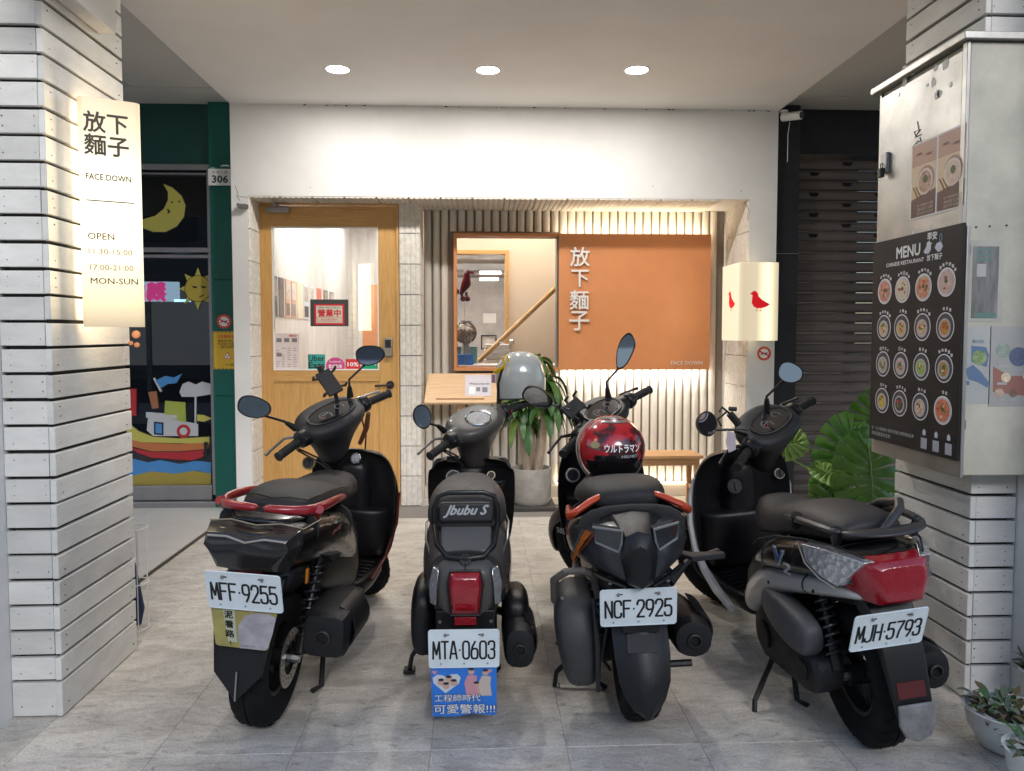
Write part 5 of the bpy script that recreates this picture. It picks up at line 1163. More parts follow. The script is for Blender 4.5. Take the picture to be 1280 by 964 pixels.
OB = thing('opposite_building', (0, -11, 0), 'unseen grey building with shop windows, added across the street for reflections', 'building')  # unseen facade and lit windows, added for mirrors and gloss to reflect
put('facade', B().box(-22, -11.4, -.012, 22, -11, 7.5), mat('opposite_wall', (.22, .21, .2), .8, var=.3, vscale=.6), OB)
for i in range(9):
    x = -20 + i * 4.6; put('shop_window', B().box(x, -11.0, .4, x + 3.6, -10.97, 2.6), mat('lit_window_%d' % (i % 3), (.1, .1, .1), .3, emit=((1, .85, .6), (.6, .8, 1), (.9, .95, 1))[i % 3], estr=(.3, .12, .35)[i % 3]), OB)
    put('upper_window', B().box(x + .8, -11.0, 4.0, x + 2.6, -10.97, 5.4), mat('dark_pane', (.02, .02, .03), .15), OB)
# ================================================================ scooters
M_blk = mat('black_moulded_plastic', (.010, .010, .0115), .33, spec=.38, var=.35, vscale=5, bump=.25, bscale=350)
M_gry = mat('grey_moulded_plastic', (.026, .026, .029), .48, spec=.3, var=.25, vscale=5, bump=.35, bscale=380)
M_gloss = mat('gloss_black_paint', (.006, .006, .007), .24, coat=.45, var=.3, vscale=3)
M_eng = mat('cast_engine_metal', (.05, .048, .047), .5, .5, var=.45, vscale=9, bump=.4, bscale=60)
M_engb = mat('black_engine_paint', (.014, .014, .016), .5, .0, spec=.3, var=.4, vscale=10, bump=.3, bscale=80)
M_tyre = mat('tyre_rubber', (.010, .010, .011), .8, spec=.2, var=.4, wear=0, vscale=12, bump=.5, bscale=120)
M_rim = mat('dark_wheel_rim', (.03, .03, .032), .35, .6)
M_disc = mat('brake_disc_steel', (.45, .44, .42), .3, 1.0)
M_seat = mat('seat_vinyl', (.022, .0215, .023), .5, spec=.3, var=.2, vscale=6, bump=.5, bscale=260)
M_seat2 = mat('worn_seat_vinyl', (.038, .035, .035), .45, spec=.35, var=.3, vscale=4, bump=.4, bscale=260)
M_grip = mat('grip_rubber', (.012, .012, .012), .7, bump=.9, bscale=240)
M_mir = mat('mirror_glass', (.85, .87, .9), .03, 1.0)
M_plate = mat('plate_enamel', (.74, .83, .87), .4, var=.12, vscale=7)
M_pink = mat('plate_black', (.008, .009, .012), .5)
M_lens = mat('dark_dial_glass', (.012, .013, .015), .08, coat=1)
M_dial = mat('dial_print', (.5, .52, .55), .4)
M_spring = mat('spring_steel', (.06, .06, .065), .35, .7)
def lens_mat(name, col, tr=.35, r=.08):
    m = mat(name, col, r, coat=.8); 
    n = m.node_tree.nodes; l = m.node_tree.links; b = n['Principled BSDF']; vo = n.new('ShaderNodeTexVoronoi'); vo.inputs['Scale'].default_value = 150; tc = n.new('ShaderNodeTexCoord'); l.new(tc.outputs['Object'], vo.inputs[0])
    bp = n.new('ShaderNodeBump'); bp.inputs['Strength'].default_value = .3; bp.inputs['Distance'].default_value = .002; l.new(vo.outputs[0], bp.inputs['Height']); l.new(bp.outputs[0], b.inputs['Normal'])
    mx = n.new('ShaderNodeMix'); mx.data_type = 'RGBA'; mx.inputs['A'].default_value = (*[min(1, c * 1.2 + .005) for c in col], 1); mx.inputs['B'].default_value = (*[c * .8 for c in col], 1); l.new(vo.outputs[0], mx.inputs['Factor']); l.new(mx.outputs['Result'], b.inputs['Base Color'])
    if name.startswith('clear'): b.inputs['Metallic'].default_value = .75; b.inputs['Roughness'].default_value = .18; bp.inputs['Strength'].default_value = .35; bp.inputs['Distance'].default_value = .003; vo.inputs['Scale'].default_value = 55
    return m
M_redlens = lens_mat('red_lamp_lens', (.30, .006, .015)); M_clearlens = lens_mat('clear_lamp_lens', (.72, .72, .75)); M_smoke = mat('smoked_lens', (.022, .021, .022), .2, coat=.5)
M_refl = mat('red_reflector', (.26, .008, .015), .25, bump=.6, bscale=300); M_amber = mat('amber_reflector', (.5, .16, .01), .3)

def L(root, u, v, Y):
    """photo pixel at depth Y in the thing's own space"""
    return root.matrix_world_local.inverted() @ U(u, v, Y=Y)
def new_scooter(x, y, head, label, lean=0, over=.84, up=0):
    t = thing('parked_scooter', (x, y, .004), label, 'scooter', 'scooters parked side by side before the shop', rz=-R(head))
    t.rotation_euler = (0, R(lean), -R(head)); WARP['k'] = over; WARP['up'] = up
    m = Matrix.Translation((x, y, .004)) @ Matrix.Rotation(-R(head), 4, 'Z') @ Matrix.Rotation(R(lean), 4, 'Y')
    return t, m
WARP = dict(on=True, k=1, up=0)
def nowarp(f):
    def g(*a, **k):
        o = WARP['on']; WARP['on'] = False
        try: return f(*a, **k)
        finally: WARP['on'] = o
    return g
def pt(m, u, v, Y): return m.inverted() @ U(u, v, Y=Y)
def P_(name, b, m, par, **k):
    if WARP['on']:
        for p in b.v:
            if p.y < 0: p.y *= WARP['k']
            if p.z > .5: p.z += WARP['up'] * min(1, (p.z - .5) / .1)
    return put(name, b, m, par, world=False, **k)
def sring(y, zt, zb, w, n=16, p=2.6, cx=0, ztilt=0, top=None):
    """superellipse section in the x-z plane"""
    zc, h = (zt + zb) / 2, (zt - zb) / 2; out = []
    for i in range(n):
        a = 2 * PI * i / n; c, s = math.cos(a), math.sin(a)
        x = w * math.copysign(abs(c) ** (2 / p), c); z = h * math.copysign(abs(s) ** (2 / p), s)
        out.append(V((cx + x, y - z * ztilt, zc + z)))
    return out
def zring(z, yc, xw, yw, n=16, p=2.4, cx=0, bend=0):
    out = []
    for i in range(n):
        a = 2 * PI * i / n; c, s = math.cos(a), math.sin(a)
        x = xw * math.copysign(abs(c) ** (2 / p), c); y = yw * math.copysign(abs(s) ** (2 / p), s)
        out.append(V((cx + x, yc + y + bend * x * x, z)))
    return out
def hring(y, half):
    """section from a right half profile (x, z) running from top to bottom"""
    r = [V((x, y + (q[0] if q else 0), z)) for x, z, *q in half]
    l = [V((-p.x, p.y, p.z)) for p in reversed(r) if abs(p.x) > 1e-5]
    return r + l
@nowarp
def gap(par, secs, y, sub=2, m=None, wd=.0035, k=1.006):
    """a dark panel seam round a lofted body"""
    secs = sorted(secs, key=lambda s: s[0])
    for (y0, q0), (y1, q1) in zip(secs, secs[1:]):
        if y0 <= y <= y1:
            t = (y - y0) / (y1 - y0); q = [(a[0] + (b[0] - a[0]) * t, a[1] + (b[1] - a[1]) * t) for a, b in zip(q0, q1)]; zc = (q[0][1] + q[-1][1]) / 2
            q = [(x * k, zc + (z - zc) * k) for x, z in q]
            return P_('panel_seam', B().loft([hring(y - wd, q), hring(y - wd * .5, q), hring(y + wd * .5, q), hring(y + wd, q)]), m or M_black, par, sub=sub)
def bolts(par, pts, r=.006, m=None):
    for p, n in pts:
        p = V(p); n = V(n).normalized(); P_('bolt', B().tube([p, p + n * .005], r, 8).tube([p + n * .005, p + n * .0055], r * .5, 6), m or M_alu, par)
def hoses(par, T, half):
    for k, (x0, z1, x1) in enumerate(((-half + .14, .62, -.02), (half - .14, .64, .03), (-half + .13, .58, .01))):
        a = T @ V((x0, .03, -.02)); P_('brake_hose', B().tube([a, a + V((0, .06, -.05)), V(((a.x + x1) / 2, a.y + .09, (a.z + z1) / 2 + .02)), V((x1, a.y * .3 + .68, z1))], .0042, 6), M_black, par, smooth=True)
def wheel(par, name, y, T, r=.225, w=.055, spokes=5, disc=None):
    b = B(); b.T = T; ri = r * .56
    b.lathe([(ri - .012, -w * .62), (ri + .006, -w * .72), (ri + .006, -w * .60), (ri - .008, -w * .5), (ri - .014, 0), (ri - .008, w * .5), (ri + .006, w * .60), (ri + .006, w * .72), (ri - .012, w * .62), (ri - .026, 0)], (0, y, r), 'x', 36, close=True)
    for k in range(spokes):
        a = k * 2 * PI / spokes + .3
        for da in (-.13, .13):
            p0 = (0, y + .03 * math.cos(a + da * 3), r + .03 * math.sin(a + da * 3)); p1 = (0, y + (ri - .015) * math.cos(a + da), r + (ri - .015) * math.sin(a + da)); b.tube([p0, p1], [.016, .010], 6)
    b.tube([(-w * 1.1, y, r), (w * 1.1, y, r)], .032, 16)
    wh = P_(name, b, M_rim, par, smooth=True)
    b = B(); b.T = T
    pr = [(ri, -w * .70), (ri + .02, -w * .88), (r * .80, -w * 1.0), (r * .90, -w * .93), (r * .965, -w * .68), (r * .992, -w * .36), (r, -w * .12), (r, -w * .055), (r - .005, -w * .05), (r - .005, w * .05), (r, w * .055), (r, w * .12), (r * .992, w * .36), (r * .965, w * .68), (r * .90, w * .93), (r * .80, w), (ri + .02, w * .88), (ri, w * .70), (ri - .006, 0)]
    ty = b.lathe(pr, (0, y, r), 'x', 64, close=True)
    # tread blocks on both shoulders
    for k in range(28):
        a = 2 * PI * k / 28
        for s in (-1, 1):
            c = []
            for (ra, xx, da) in ((r * .995, .22, 0), (r * .975, .62, .10), (r * .93, .86, .12)):
                c.append((s * w * xx, y + (ra + .0018) * math.cos(a + da + (.11 if s > 0 else 0)), r + (ra + .0018) * math.sin(a + da + (.11 if s > 0 else 0))))
            b.tube(c, .0016, 4)
    P_('tyre', b, M_tyre, wh, smooth=True, ang=35)
    if disc:
        b = B(); b.T = T; b.lathe([(.055, disc), (.098, disc), (.098, disc + .004), (.055, disc + .004)], (0, y, r), 'x', 40, close=True); dk = P_('brake_disc', b, M_disc, wh)
        b = B(); b.T = T
        for k in range(16):
            a = k * PI / 8
            for q in (.068, .084): b.tube([(disc - .001, y + q * math.cos(a + q * 4), r + q * math.sin(a + q * 4)), (disc + .005, y + q * math.cos(a + q * 4), r + q * math.sin(a + q * 4))], .0035, 6)
        P_('disc_hole', b, M_black, wh)['kind'] = 'stuff'
    return wh
def shock(par, x, y0, z0, y1, z1, n=9, r=.024):
    a, c = V((x, y0, z0)), V((x, y1, z1)); s = P_('shock_absorber', B().tube([a, c], .011, 10).tube([a, a + (c - a) * .3], .019, 10), M_blk, par, smooth=True)
    pts = []; d = (c - a); u_ = d.normalized(); e1 = V((1, 0, 0)); e2 = u_.cross(e1)
    for i in range(n * 10 + 1):
        q = i / (n * 10); pts.append(a + d * (.12 + .76 * q) + (e1 * math.cos(2 * PI * n * q) + e2 * math.sin(2 * PI * n * q)) * r)
    P_('spring', B().tube(pts, .0048, 6), M_spring, s, smooth=True)
@nowarp
def stand(par, x=-.13, y=.27, reach=.13, side=True, foot=None):
    f = foot or V((x - reach, y - .02, .0))
    b = B().tube([(x, y + .03, .20), (x - reach * .35, y + .02, .13), (f.x + .01, f.y, .06), (f.x, f.y - .01, .012)], [.011, .010, .009, .009], 8); st = P_('side_stand', b, M_blk, par, smooth=True)
    P_('stand_foot', B().box(f.x - .022, f.y - .03, .0, f.x + .022, f.y + .02, .012), M_blk, st, bevel=.003)
    b = B().tube([(-.09, y + .05, .2), (-.115, y - .03, .02), (-.09, y - .06, .008)], .010, 8).tube([(.09, y + .05, .2), (.115, y - .03, .02), (.09, y - .06, .008)], .010, 8).tube([(-.09, y + .02, .12), (.09, y + .02, .12)], .010, 8)
    P_('centre_stand', b, M_engb, par, smooth=True)
GL = {'M': [[(0, 0), (.08, 1), (.5, .25), (.92, 1), (1, 0)]], 'F': [[(.05, 0), (.05, 1), (1, 1)], [(.05, .53), (.8, .53)]], 'T': [[(0, 1), (1, 1)], [(.5, 1), (.5, 0)]], 'A': [[(0, 0), (.42, 1), (.58, 1), (1, 0)], [(.18, .3), (.82, .3)]],
      'N': [[(.05, 0), (.05, 1), (.95, 0), (.95, 1)]], 'J': [[(0, .22), (.08, .05), (.3, 0), (.6, 0), (.85, .06), (.92, .25), (.92, 1)]], 'H': [[(.05, 0), (.05, 1)], [(.95, 0), (.95, 1)], [(.05, .52), (.95, .52)]],
      'C': [[(.95, .74), (.93, .9), (.75, 1), (.28, 1), (.08, .9), (.05, .74), (.05, .26), (.08, .1), (.28, 0), (.75, 0), (.93, .1), (.95, .26)]], '0': [[(.28, 0), (.72, 0), (.92, .1), (.95, .25), (.95, .75), (.92, .9), (.72, 1), (.28, 1), (.08, .9), (.05, .75), (.05, .25), (.08, .1), (.28, 0)]],
      '2': [[(.05, .74), (.08, .9), (.28, 1), (.72, 1), (.92, .9), (.95, .74), (.88, .58), (.05, 0), (1, 0)]], '5': [[(.92, 1), (.1, 1), (.06, .56), (.25, .62), (.7, .62), (.93, .5), (.95, .22), (.9, .08), (.7, 0), (.25, 0), (.06, .08), (.03, .22)]],
      '9': [[(.95, .55), (.8, .42), (.25, .42), (.07, .52), (.05, .68), (.05, .82), (.12, .95), (.3, 1), (.7, 1), (.9, .93), (.95, .8), (.95, .55), (.8, .28), (.45, 0)]], '6': [[(.6, 1), (.2, .7), (.05, .42), (.05, .2), (.1, .06), (.3, 0), (.7, 0), (.9, .06), (.95, .2), (.95, .4), (.9, .52), (.7, .58), (.3, .58), (.08, .46)]],
      '3': [[(.05, .8), (.1, .94), (.3, 1), (.7, 1), (.9, .93), (.93, .78), (.9, .6), (.68, .53), (.4, .53)], [(.68, .53), (.92, .45), (.95, .22), (.9, .07), (.7, 0), (.28, 0), (.08, .07), (.03, .22)]], '7': [[(0, 1), (.95, 1), (.45, .4), (.35, 0)]], '·': [[(.4, .5), (.6, .5)]]}
def stroke_text(bs, s, wd, h, cy, d, r):
    b = B(); adv = [(.36 if c == '·' else 1) for c in s]; gap = .24; tot = sum(adv) + gap * (len(s) - 1); u = wd / tot; x = -wd / 2
    for c, a in zip(s, adv):
        for pl in GL[c]:
            for (x0, y0), (x1, y1) in zip(pl, pl[1:]):
                p0 = V((x + x0 * u * a, cy + (y0 - .5) * h)); p1 = V((x + x1 * u * a, cy + (y1 - .5) * h)); e = (p1 - p0); e = e.normalized() if e.length else V((1, 0)); n = V((-e.y, e.x)) * r; p0 = p0 - e * r * .5; p1 = p1 + e * r * .5
                shape(b, bs, [(p0 + n).to_tuple(), (p0 - n).to_tuple(), (p1 - n).to_tuple(), (p1 + n).to_tuple()], d, d + .0009)
        x += (a + gap) * u
    return b
@nowarp
def licence_plate(par, m, txt, u, v, Y, wpx, tilt=18, roll=0, hk=.56, yaw=0):
    c = pt(m, u, v, Y); Wd = wpx / 940 * Y; Hd = Wd * hk; Rm = Matrix.Rotation(R(yaw), 3, 'Z') @ Matrix.Rotation(R(tilt), 3, 'X') @ Matrix.Rotation(R(roll), 3, 'Y')
    r_, u_ = Rm @ V((1, 0, 0)), Rm @ V((0, 0, 1)); bs = Basis(c, r_, u_)
    rad = Wd * .045; pts = []
    for sx, sy, q in ((1, 1, 0), (-1, 1, 1), (-1, -1, 2), (1, -1, 3)):
        for i in range(5): a = (q + i / 4) * PI / 2; pts.append((sx * (Wd / 2 - rad) + rad * math.cos(a), sy * (Hd / 2 - rad) + rad * math.sin(a)))
    p = P_('licence_plate', B().loft([[bs.p(x, y, d) for x, y in pts] for d in (-.0015, .001)]), M_plate, par)
    rim = B(); q2 = [(x * .985, y * .975) for x, y in pts]; rim.tube([bs.p(x, y, .001) for x, y in q2 + q2[:1]], Wd * .006, 5); P_('plate_rim', rim, M_plate, p, smooth=True)
    P_('lettering', stroke_text(bs, txt, Wd * .87, Hd * .45, -Hd * .03, .0012, Wd * .0135), M_pink, p)
    for s in (-1, 1):
        sc = P_('screw', B().tube([bs.p(s * Wd * .26, Hd * .37, .001), bs.p(s * Wd * .26, Hd * .37, .006)], Wd * .022, 8), M_alu, p); P_('slot', B().tube([bs.p(s * Wd * .26, Hd * .37, .0016), bs.p(s * Wd * (.26 - .06 * s * (1 if s > 0 else -1) * 1) if False else Wd * (s * .26 - .055 * s), Hd * .37, .0016)], Wd * .008, 5), M_ink, p)
    for s in (-.33, 0, .33):
        P_('seal', disc(B(), bs, s * Wd, -Hd * .39, Wd * .018, d0=.001, d1=.0016, n=5), mat('plate_blue', (.25, .4, .52), .5), p)
    P_('plate_bracket', B().loft([[bs.p(x * .8, y * .7, d) for x, y in pts] for d in (-.014, -.003)]), M_blk, par)
    return bs, Wd, Hd, p
@nowarp
def mirror(par, m, u, v, Y, wd, ht, base, kind='oval', roll=0, face=(0, -1, .08), stalk=M_blk, boot=True, bend=None, glass=True):
    c = pt(m, u, v, Y); n = V(face).normalized(); n = (m.to_3x3().inverted() @ n).normalized()
    rt = V((0, 0, 1)).cross(n) * -1; rt = n.cross(V((0, 0, 1))).normalized() * -1; up = n.cross(rt) * -1 if n.cross(rt).z < 0 else n.cross(rt)
    q = Matrix.Rotation(R(roll), 3, n); rt = q @ rt; up = q @ up
    bs = Basis(c, rt, up)
    if bs.n.dot(n) < 0: rt = -rt; bs = Basis(c, rt, up)
    if kind == 'oval': pts = [(wd / 2 * math.cos(a * PI / 10), ht / 2 * math.sin(a * PI / 10)) for a in range(20)]
    elif kind == 'diamond': pts = [(-.42, -.5), (.02, -.38), (.5, .12), (.44, .38), (.18, .5), (-.2, .34), (-.46, 0), (-.5, -.36)]; pts = [(x * wd, y * ht) for x, y in pts]
    else:
        pts = [(-.5, .02), (-.44, .34), (-.2, .5), (.12, .46), (.4, .3), (.5, .05), (.46, -.22), (.2, -.46), (-.15, -.5), (-.42, -.32)]; pts = [(x * wd, y * ht) for x, y in pts]
    if kind != 'oval': pts = spline(pts, 3)
    rs = [[bs.p(x * k, y * k, d) for x, y in pts] for k, d in ((.25, -.042), (.7, -.036), (.96, -.018), (1.06, .002), (1.0, .004), (.94, .0015))]
    mm_ = P_('mirror', B().loft(rs), M_blk, par, smooth=True, ang=60)
    P_('mirror_glass', B().loft([[bs.p(x * .94, y * .94, d) for x, y in pts] for d in (.0005, .0025)]), M_mir, mm_)
    bp = V(base); e = c - bs.n * .03 - bs.u * ht * .3 + (bp - c).dot(bs.r) * bs.r * .15
    mid = bend if bend is not None else (bp + (e - bp) * .35 + V((0, 0, .01)))
    P_('mirror_stalk', B().tube([bp, mid, e], [.0075, .0055, .0055], 8), stalk, mm_, smooth=True)
    if boot: P_('stalk_boot', B().tube([bp, bp + (V(mid) - bp).normalized() * .05], [.016, .009], 10), M_blk, mm_, smooth=True)
    return mm_
@nowarp
def bars(par, m, Lp, Rp, cov, s=1.0, pod=1.0, switches=True, lever=M_alu, meter='oval', podz=0, neck=.22, red=False):
    """handlebar assembly in its own frame: x to the right grip, z up the steering axis"""
    Lc, Rc = pt(m, *Lp), pt(m, *Rp); ax = V((0, -math.sin(R(26)), math.cos(R(26)))); x = (Rc - Lc); x = (x - ax * x.dot(ax)).normalized(); y = ax.cross(x).normalized(); c = (Lc + Rc) / 2 + y * .03
    T = Matrix.Translation(c) @ Matrix((x, y, ax)).transposed().to_4x4(); half = (Rc - Lc).length / 2
    steer = math.atan2(x.y, x.x)
    def N(): b = B(); b.T = T; return b
    k = pod
    b = N(); b.loft([zring(z, yc, xw, yw * (1 + (k - 1) * .6), 16, p) for z, yc, xw, yw, p in ((-neck, .015, .055, .05, 2.2), (-neck * .6, .015, .062 * k, .06, 2.2), (-.055, .012, .095 * k, .078, 2.3), (-.012, .01, .125 * k, .095, 2.5), (.022, .01, .122 * k, .098, 2.5), (.036 + podz, .01, .105 * k, .088, 2.4), (.040 + podz, .01, .085 * k, .07, 2.3))])
    cv = P_('handlebar_cover', b, cov, par, sub=2)
    for sg in (-1, 1):
        b = N(); b.loft([[V((sg * xx, yc + r1 * math.cos(a * PI / 6) * 1.15, zc + r1 * math.sin(a * PI / 6))) for a in range(12)] for xx, yc, zc, r1 in ((.05, .012, -.008, .055), (.11, .008, -.008, .048), (.16, .0, -.004, .038), (half - .135, -.010, 0, .031), (half - .125, -.012, 0, .024))])
        P_('handlebar_arm', b, cov, cv, sub=1)
        if switches:
            b = N(); b.loft([[V((sg * xx, -.012 + r1 * math.cos(a * PI / 5), .0 + r1 * math.sin(a * PI / 5))) for a in range(10)] for xx, r1 in ((half - .165, .036), (half - .16, .039), (half - .13, .038), (half - .122, .028))])
            sw = P_('switch_box', b, M_blk, par, smooth=True)
            for j in range(2): b = N(); b.box(sg * (half - .155 + .018 * j) - .006, -.052, .008 + .0 * j, sg * (half - .155 + .018 * j) + .006, -.046, .02); P_('switch', b, M_refl if (red and sg > 0 and j) else M_gry, sw, bevel=.0015)
        b = N(); b.tube([(sg * (half - .125), -.014, 0), (sg * (half - .06), -.024, -.001), (sg * (half - .008), -.034, -.002)], [.0165, .0175, .0165], 14).tube([(sg * (half - .008), -.034, -.002), (sg * half, -.0355, -.002)], .020, 14)
        for q in range(8): f_ = q / 8; b.tube([(sg * (half - .115 + .1 * f_), -.016 - .0165 * f_, -.0015), (sg * (half - .111 + .1 * f_), -.0167 - .0165 * f_, -.0015)], .0188, 14)
        P_('grip', b, M_grip, par, smooth=True)
        b = N(); b.tube([(sg * (half - .14), .03, -.005), (sg * (half - .11), .062, -.012), (sg * (half - .03), .048, -.02), (sg * (half + .005), .038, -.022)], [.009, .006, .0055, .0075], 8); P_('brake_lever', b, lever, par, smooth=True)
    mz = .0415 + podz; b = N()
    if meter == 'round':
        b.lathe([(.052, mz - .006), (.058, mz + .004), (.062, mz + .001), (.062, mz - .01)], (0, -.01, 0), 'z', 32, close=True); mt = P_('instrument_panel', b, M_chrome, par, smooth=True); ell = (.052, .052)
    else:
        b.loft([[V((xx * 1.0 * math.copysign(abs(math.cos(a)) ** .85, math.cos(a)), .0 + yy * math.copysign(abs(math.sin(a)) ** .85, math.sin(a)), z)) for a in [i * PI / 14 for i in range(28)]] for z, xx, yy in ((mz - .02, .092 * k, .066), (mz + .004, .092 * k, .066), (mz + .003, .084 * k, .058), (mz - .006, .080 * k, .054))]); mt = P_('instrument_panel', b, cov, par, smooth=True, ang=30); ell = (.080 * k, .054)
    cx0 = -.01 if meter == 'round' else 0
    b = N(); b.loft([[V((ell[0] * math.cos(i * PI / 14), cx0 + ell[1] * math.sin(i * PI / 14), z)) for i in range(28)] for z in (mz - .006, mz + .0005)]); P_('dial_glass', b, M_lens if meter != 'round' else mat('pale_dial', (.22, .22, .23), .5), mt)
    bsm = Basis(T @ V((0, cx0, mz + .001)), T.to_3x3() @ V((1, 0, 0)), T.to_3x3() @ V((0, 1, 0)))
    d = B()
    cs = [(0, 0, .040)] if meter == 'round' else [(-.028 * k, -.006, .030), (.038 * k, .006, .022)]
    for (ox, oy, rr_) in cs:
        for i in range(20):
            a = R(225) - i * R(270) / 19; r0, r1 = rr_ * (.82 if i % 2 else .74), rr_ * .95; q = Basis(bsm.p(ox, oy), bsm.r, bsm.u); dx_, dy_ = math.cos(a), math.sin(a)
            shape(d, q, [(r0 * dx_ - dy_ * .0006, r0 * dy_ + dx_ * .0006), (r0 * dx_ + dy_ * .0006, r0 * dy_ - dx_ * .0006), (r1 * dx_ + dy_ * .0006, r1 * dy_ - dx_ * .0006), (r1 * dx_ - dy_ * .0006, r1 * dy_ + dx_ * .0006)], 0, .0005)
        text('0 20 40 60', Basis(bsm.p(ox, oy), bsm.r, bsm.u), 0, rr_ * .3, wd=rr_ * 1.0, d=0, b=d) if rr_ > .025 else None
    P_('dial_print', d, M_dial, mt)['kind'] = 'stuff'
    b = N(); b.tube([bsm.p(cs[0][0], cs[0][1], .001) if False else (cs[0][0], cx0 + cs[0][1], mz + .0015), (cs[0][0] - .02, cx0 + cs[0][1] - .014, mz + .0015)], .0011, 5); P_('needle', b, M_red, mt)
    hoses(par, T, half)
    return T, steer, half
def shield(par, yb, ztop, mats, w=.205, tw=1.0, pocket=.50, edge=None, top_w=None):
    """leg shield with a hollow back, centre tunnel, pocket and outer cowl"""
    top_w = top_w or w * .72; zs = [.24, .34, .46, .58, .68, ztop - .05, ztop - .012, ztop]; ws = [w * .78, w * .92, w, w * 1.02, w * 1.0, w * .9, top_w, top_w * .82]
    rings = []
    for z, ww in zip(zs, ws):
        y = yb - (z - .24) * .16; rings.append([V(p) for p in [(-ww, y - .045, z), (-ww * .92, y - .025, z), (-ww * .6, y + .018, z), (0, y + .03, z), (ww * .6, y + .018, z), (ww * .92, y - .025, z), (ww, y - .045, z), (ww * 1.01, y - .02, z), (ww * .78, y + .055, z), (0, y + .085, z), (-ww * .78, y + .055, z), (-ww * 1.01, y - .02, z)]])
    sh = P_('leg_shield', B().loft(rings), mats[0], par, sub=2)
    rings = []
    for z, ww, dy in ((.22, w * .7, .06), (.34, w * .9, .10), (.5, w * .98, .125), (.64, w * .98, .12), (.74, w * .8, .08), (ztop - .03, w * .55, .03)):
        y = yb - (z - .24) * .16; rings.append([V(p) for p in [(-ww * 1.03, y - .008, z), (-ww * .6, y + .045, z), (ww * .6, y + .045, z), (ww * 1.03, y - .008, z), (ww * 1.06, y + .03, z), (ww * .75, y + .02 + dy * .8, z), (ww * .3, y + .05 + dy, z), (-ww * .3, y + .05 + dy, z), (-ww * .75, y + .02 + dy * .8, z), (-ww * 1.06, y + .03, z)]])
    P_('front_cowl', B().loft([[p + V((0, .012, 0)) for p in r] for r in rings]), mats[1], par, sub=2)
    # steering tunnel and pocket
    b = B(); b.loft([zring(z, yb - (z - .24) * .16 + .01, xw, yw, 14, 2.8) for z, xw, yw in ((.26, .10 * tw, .07), (.40, .085 * tw, .07), (.55, .075 * tw, .065), (.68, .07 * tw, .055), (ztop - .04, .06 * tw, .05))]); P_('steering_tunnel', b, mats[0], par, sub=1)
    b = B(); rings = []
    for z, ww, dd in ((.26, w * .80, .06), (.34, w * .86, .085), (pocket - .03, w * .88, .09), (pocket, w * .86, .082), (pocket + .004, w * .80, .06)):
        y = yb - (z - .24) * .16; rings.append([V((ww * math.copysign(abs(math.cos(a)) ** .6, math.cos(a)), y - .005 - dd * math.sin(a) if math.sin(a) > 0 else y + .02, z)) for a in [i * PI / 8 for i in range(16)]])
    P_('glove_pocket', b.loft(rings), mats[0], par, sub=1)
    return sh
def floorboard(par, y0, y1, w, z=.275, m=None, side=None):
    m = m or M_blk
    b = B().loft([hring(y, [(0, z), (ww * .9, z), (ww, z - .01), (ww * 1.02, z - .05), (ww * .85, z - .10), (0, z - .11)]) for y, ww in ((y0, w * .82), (y0 + .1, w * .9), ((y0 + y1) / 2, w), (y1, w * .95), (y1 + .05, w * .8))])
    fb = P_('floorboard', b, m, par, sub=1)
    for sg in (-1, 1):
        for k in range(6): P_('grip_rib', B().box(sg * w * .6 - .03, y0 + .06 + k * (y1 - y0 - .1) / 6, z + .001, sg * w * .6 + .03, y0 + .072 + k * (y1 - y0 - .1) / 6, z + .006), m, fb, bevel=.002)
    return fb
@nowarp
def ring_cap(par, c, r, mring, mcap, name='fuel_cap', n=(0, -1, .25)):
    nn_ = V(n).normalized(); c = V(c)
    b = B().tube([c - nn_ * .01, c + nn_ * .006], r, 28); o = P_(name, b, mring, par, bevel=.002)
    P_('cap', B().tube([c + nn_ * .0062, c + nn_ * .009], r * .78, 24), mcap, o, bevel=.001)
    P_('cap_grip', B().loft([[c + nn_ * d + V((sx * r * .12, 0, 0)) + nn_.cross(V((1, 0, 0))) * sy * r * .6 for sx, sy in ((-1, -1), (1, -1), (1, 1), (-1, 1))] for d in (.0092, .016)]), mcap, o, bevel=.001)
    return o
@nowarp
def front_end(par, steer, y=1.24, r=.22, fm=None, T0=None):
    ax = V((0, -math.sin(R(26)), math.cos(R(26)))); p = V((0, y - .07, r)); T = Matrix.Translation(p) @ Matrix.Rotation(steer, 4, ax) @ Matrix.Translation(-p)
    wheel(par, 'front_wheel', y, T, r, .048, disc=.05)
    b = B(); b.T = T
    rings = []
    for i in range(9):
        a = R(-5 + i * 150 / 8); rr_ = r + .028; c = V((0, y + rr_ * math.cos(a), r + rr_ * math.sin(a))); rad = V((0, math.cos(a), math.sin(a)))
        ww = .068 * (.75 + .25 * math.sin(i / 8 * PI)); rings.append([c + V((x * ww, 0, 0)) + rad * d for x, d in ((-1, -.05), (-.9, -.005), (-.5, .02), (0, .026), (.5, .02), (.9, -.005), (1, -.05), (.8, -.03), (0, .012), (-.8, -.03))])
    b.loft(rings); P_('front_fender', b, fm or M_blk, par, sub=1)
    b = B(); b.T = T
    for s in (-1, 1): b.tube([(s * .078, y, r), (s * .078, y - .12, r + .26)], [.017, .02], 10)
    b.tube([(-.09, y - .115, r + .25), (.09, y - .115, r + .25)], .022, 10).tube([(0, y - .115, r + .25), (0, y - .25, r + .50)], .022, 10)
    P_('front_fork', b, M_engb, par, smooth=True)
    return T
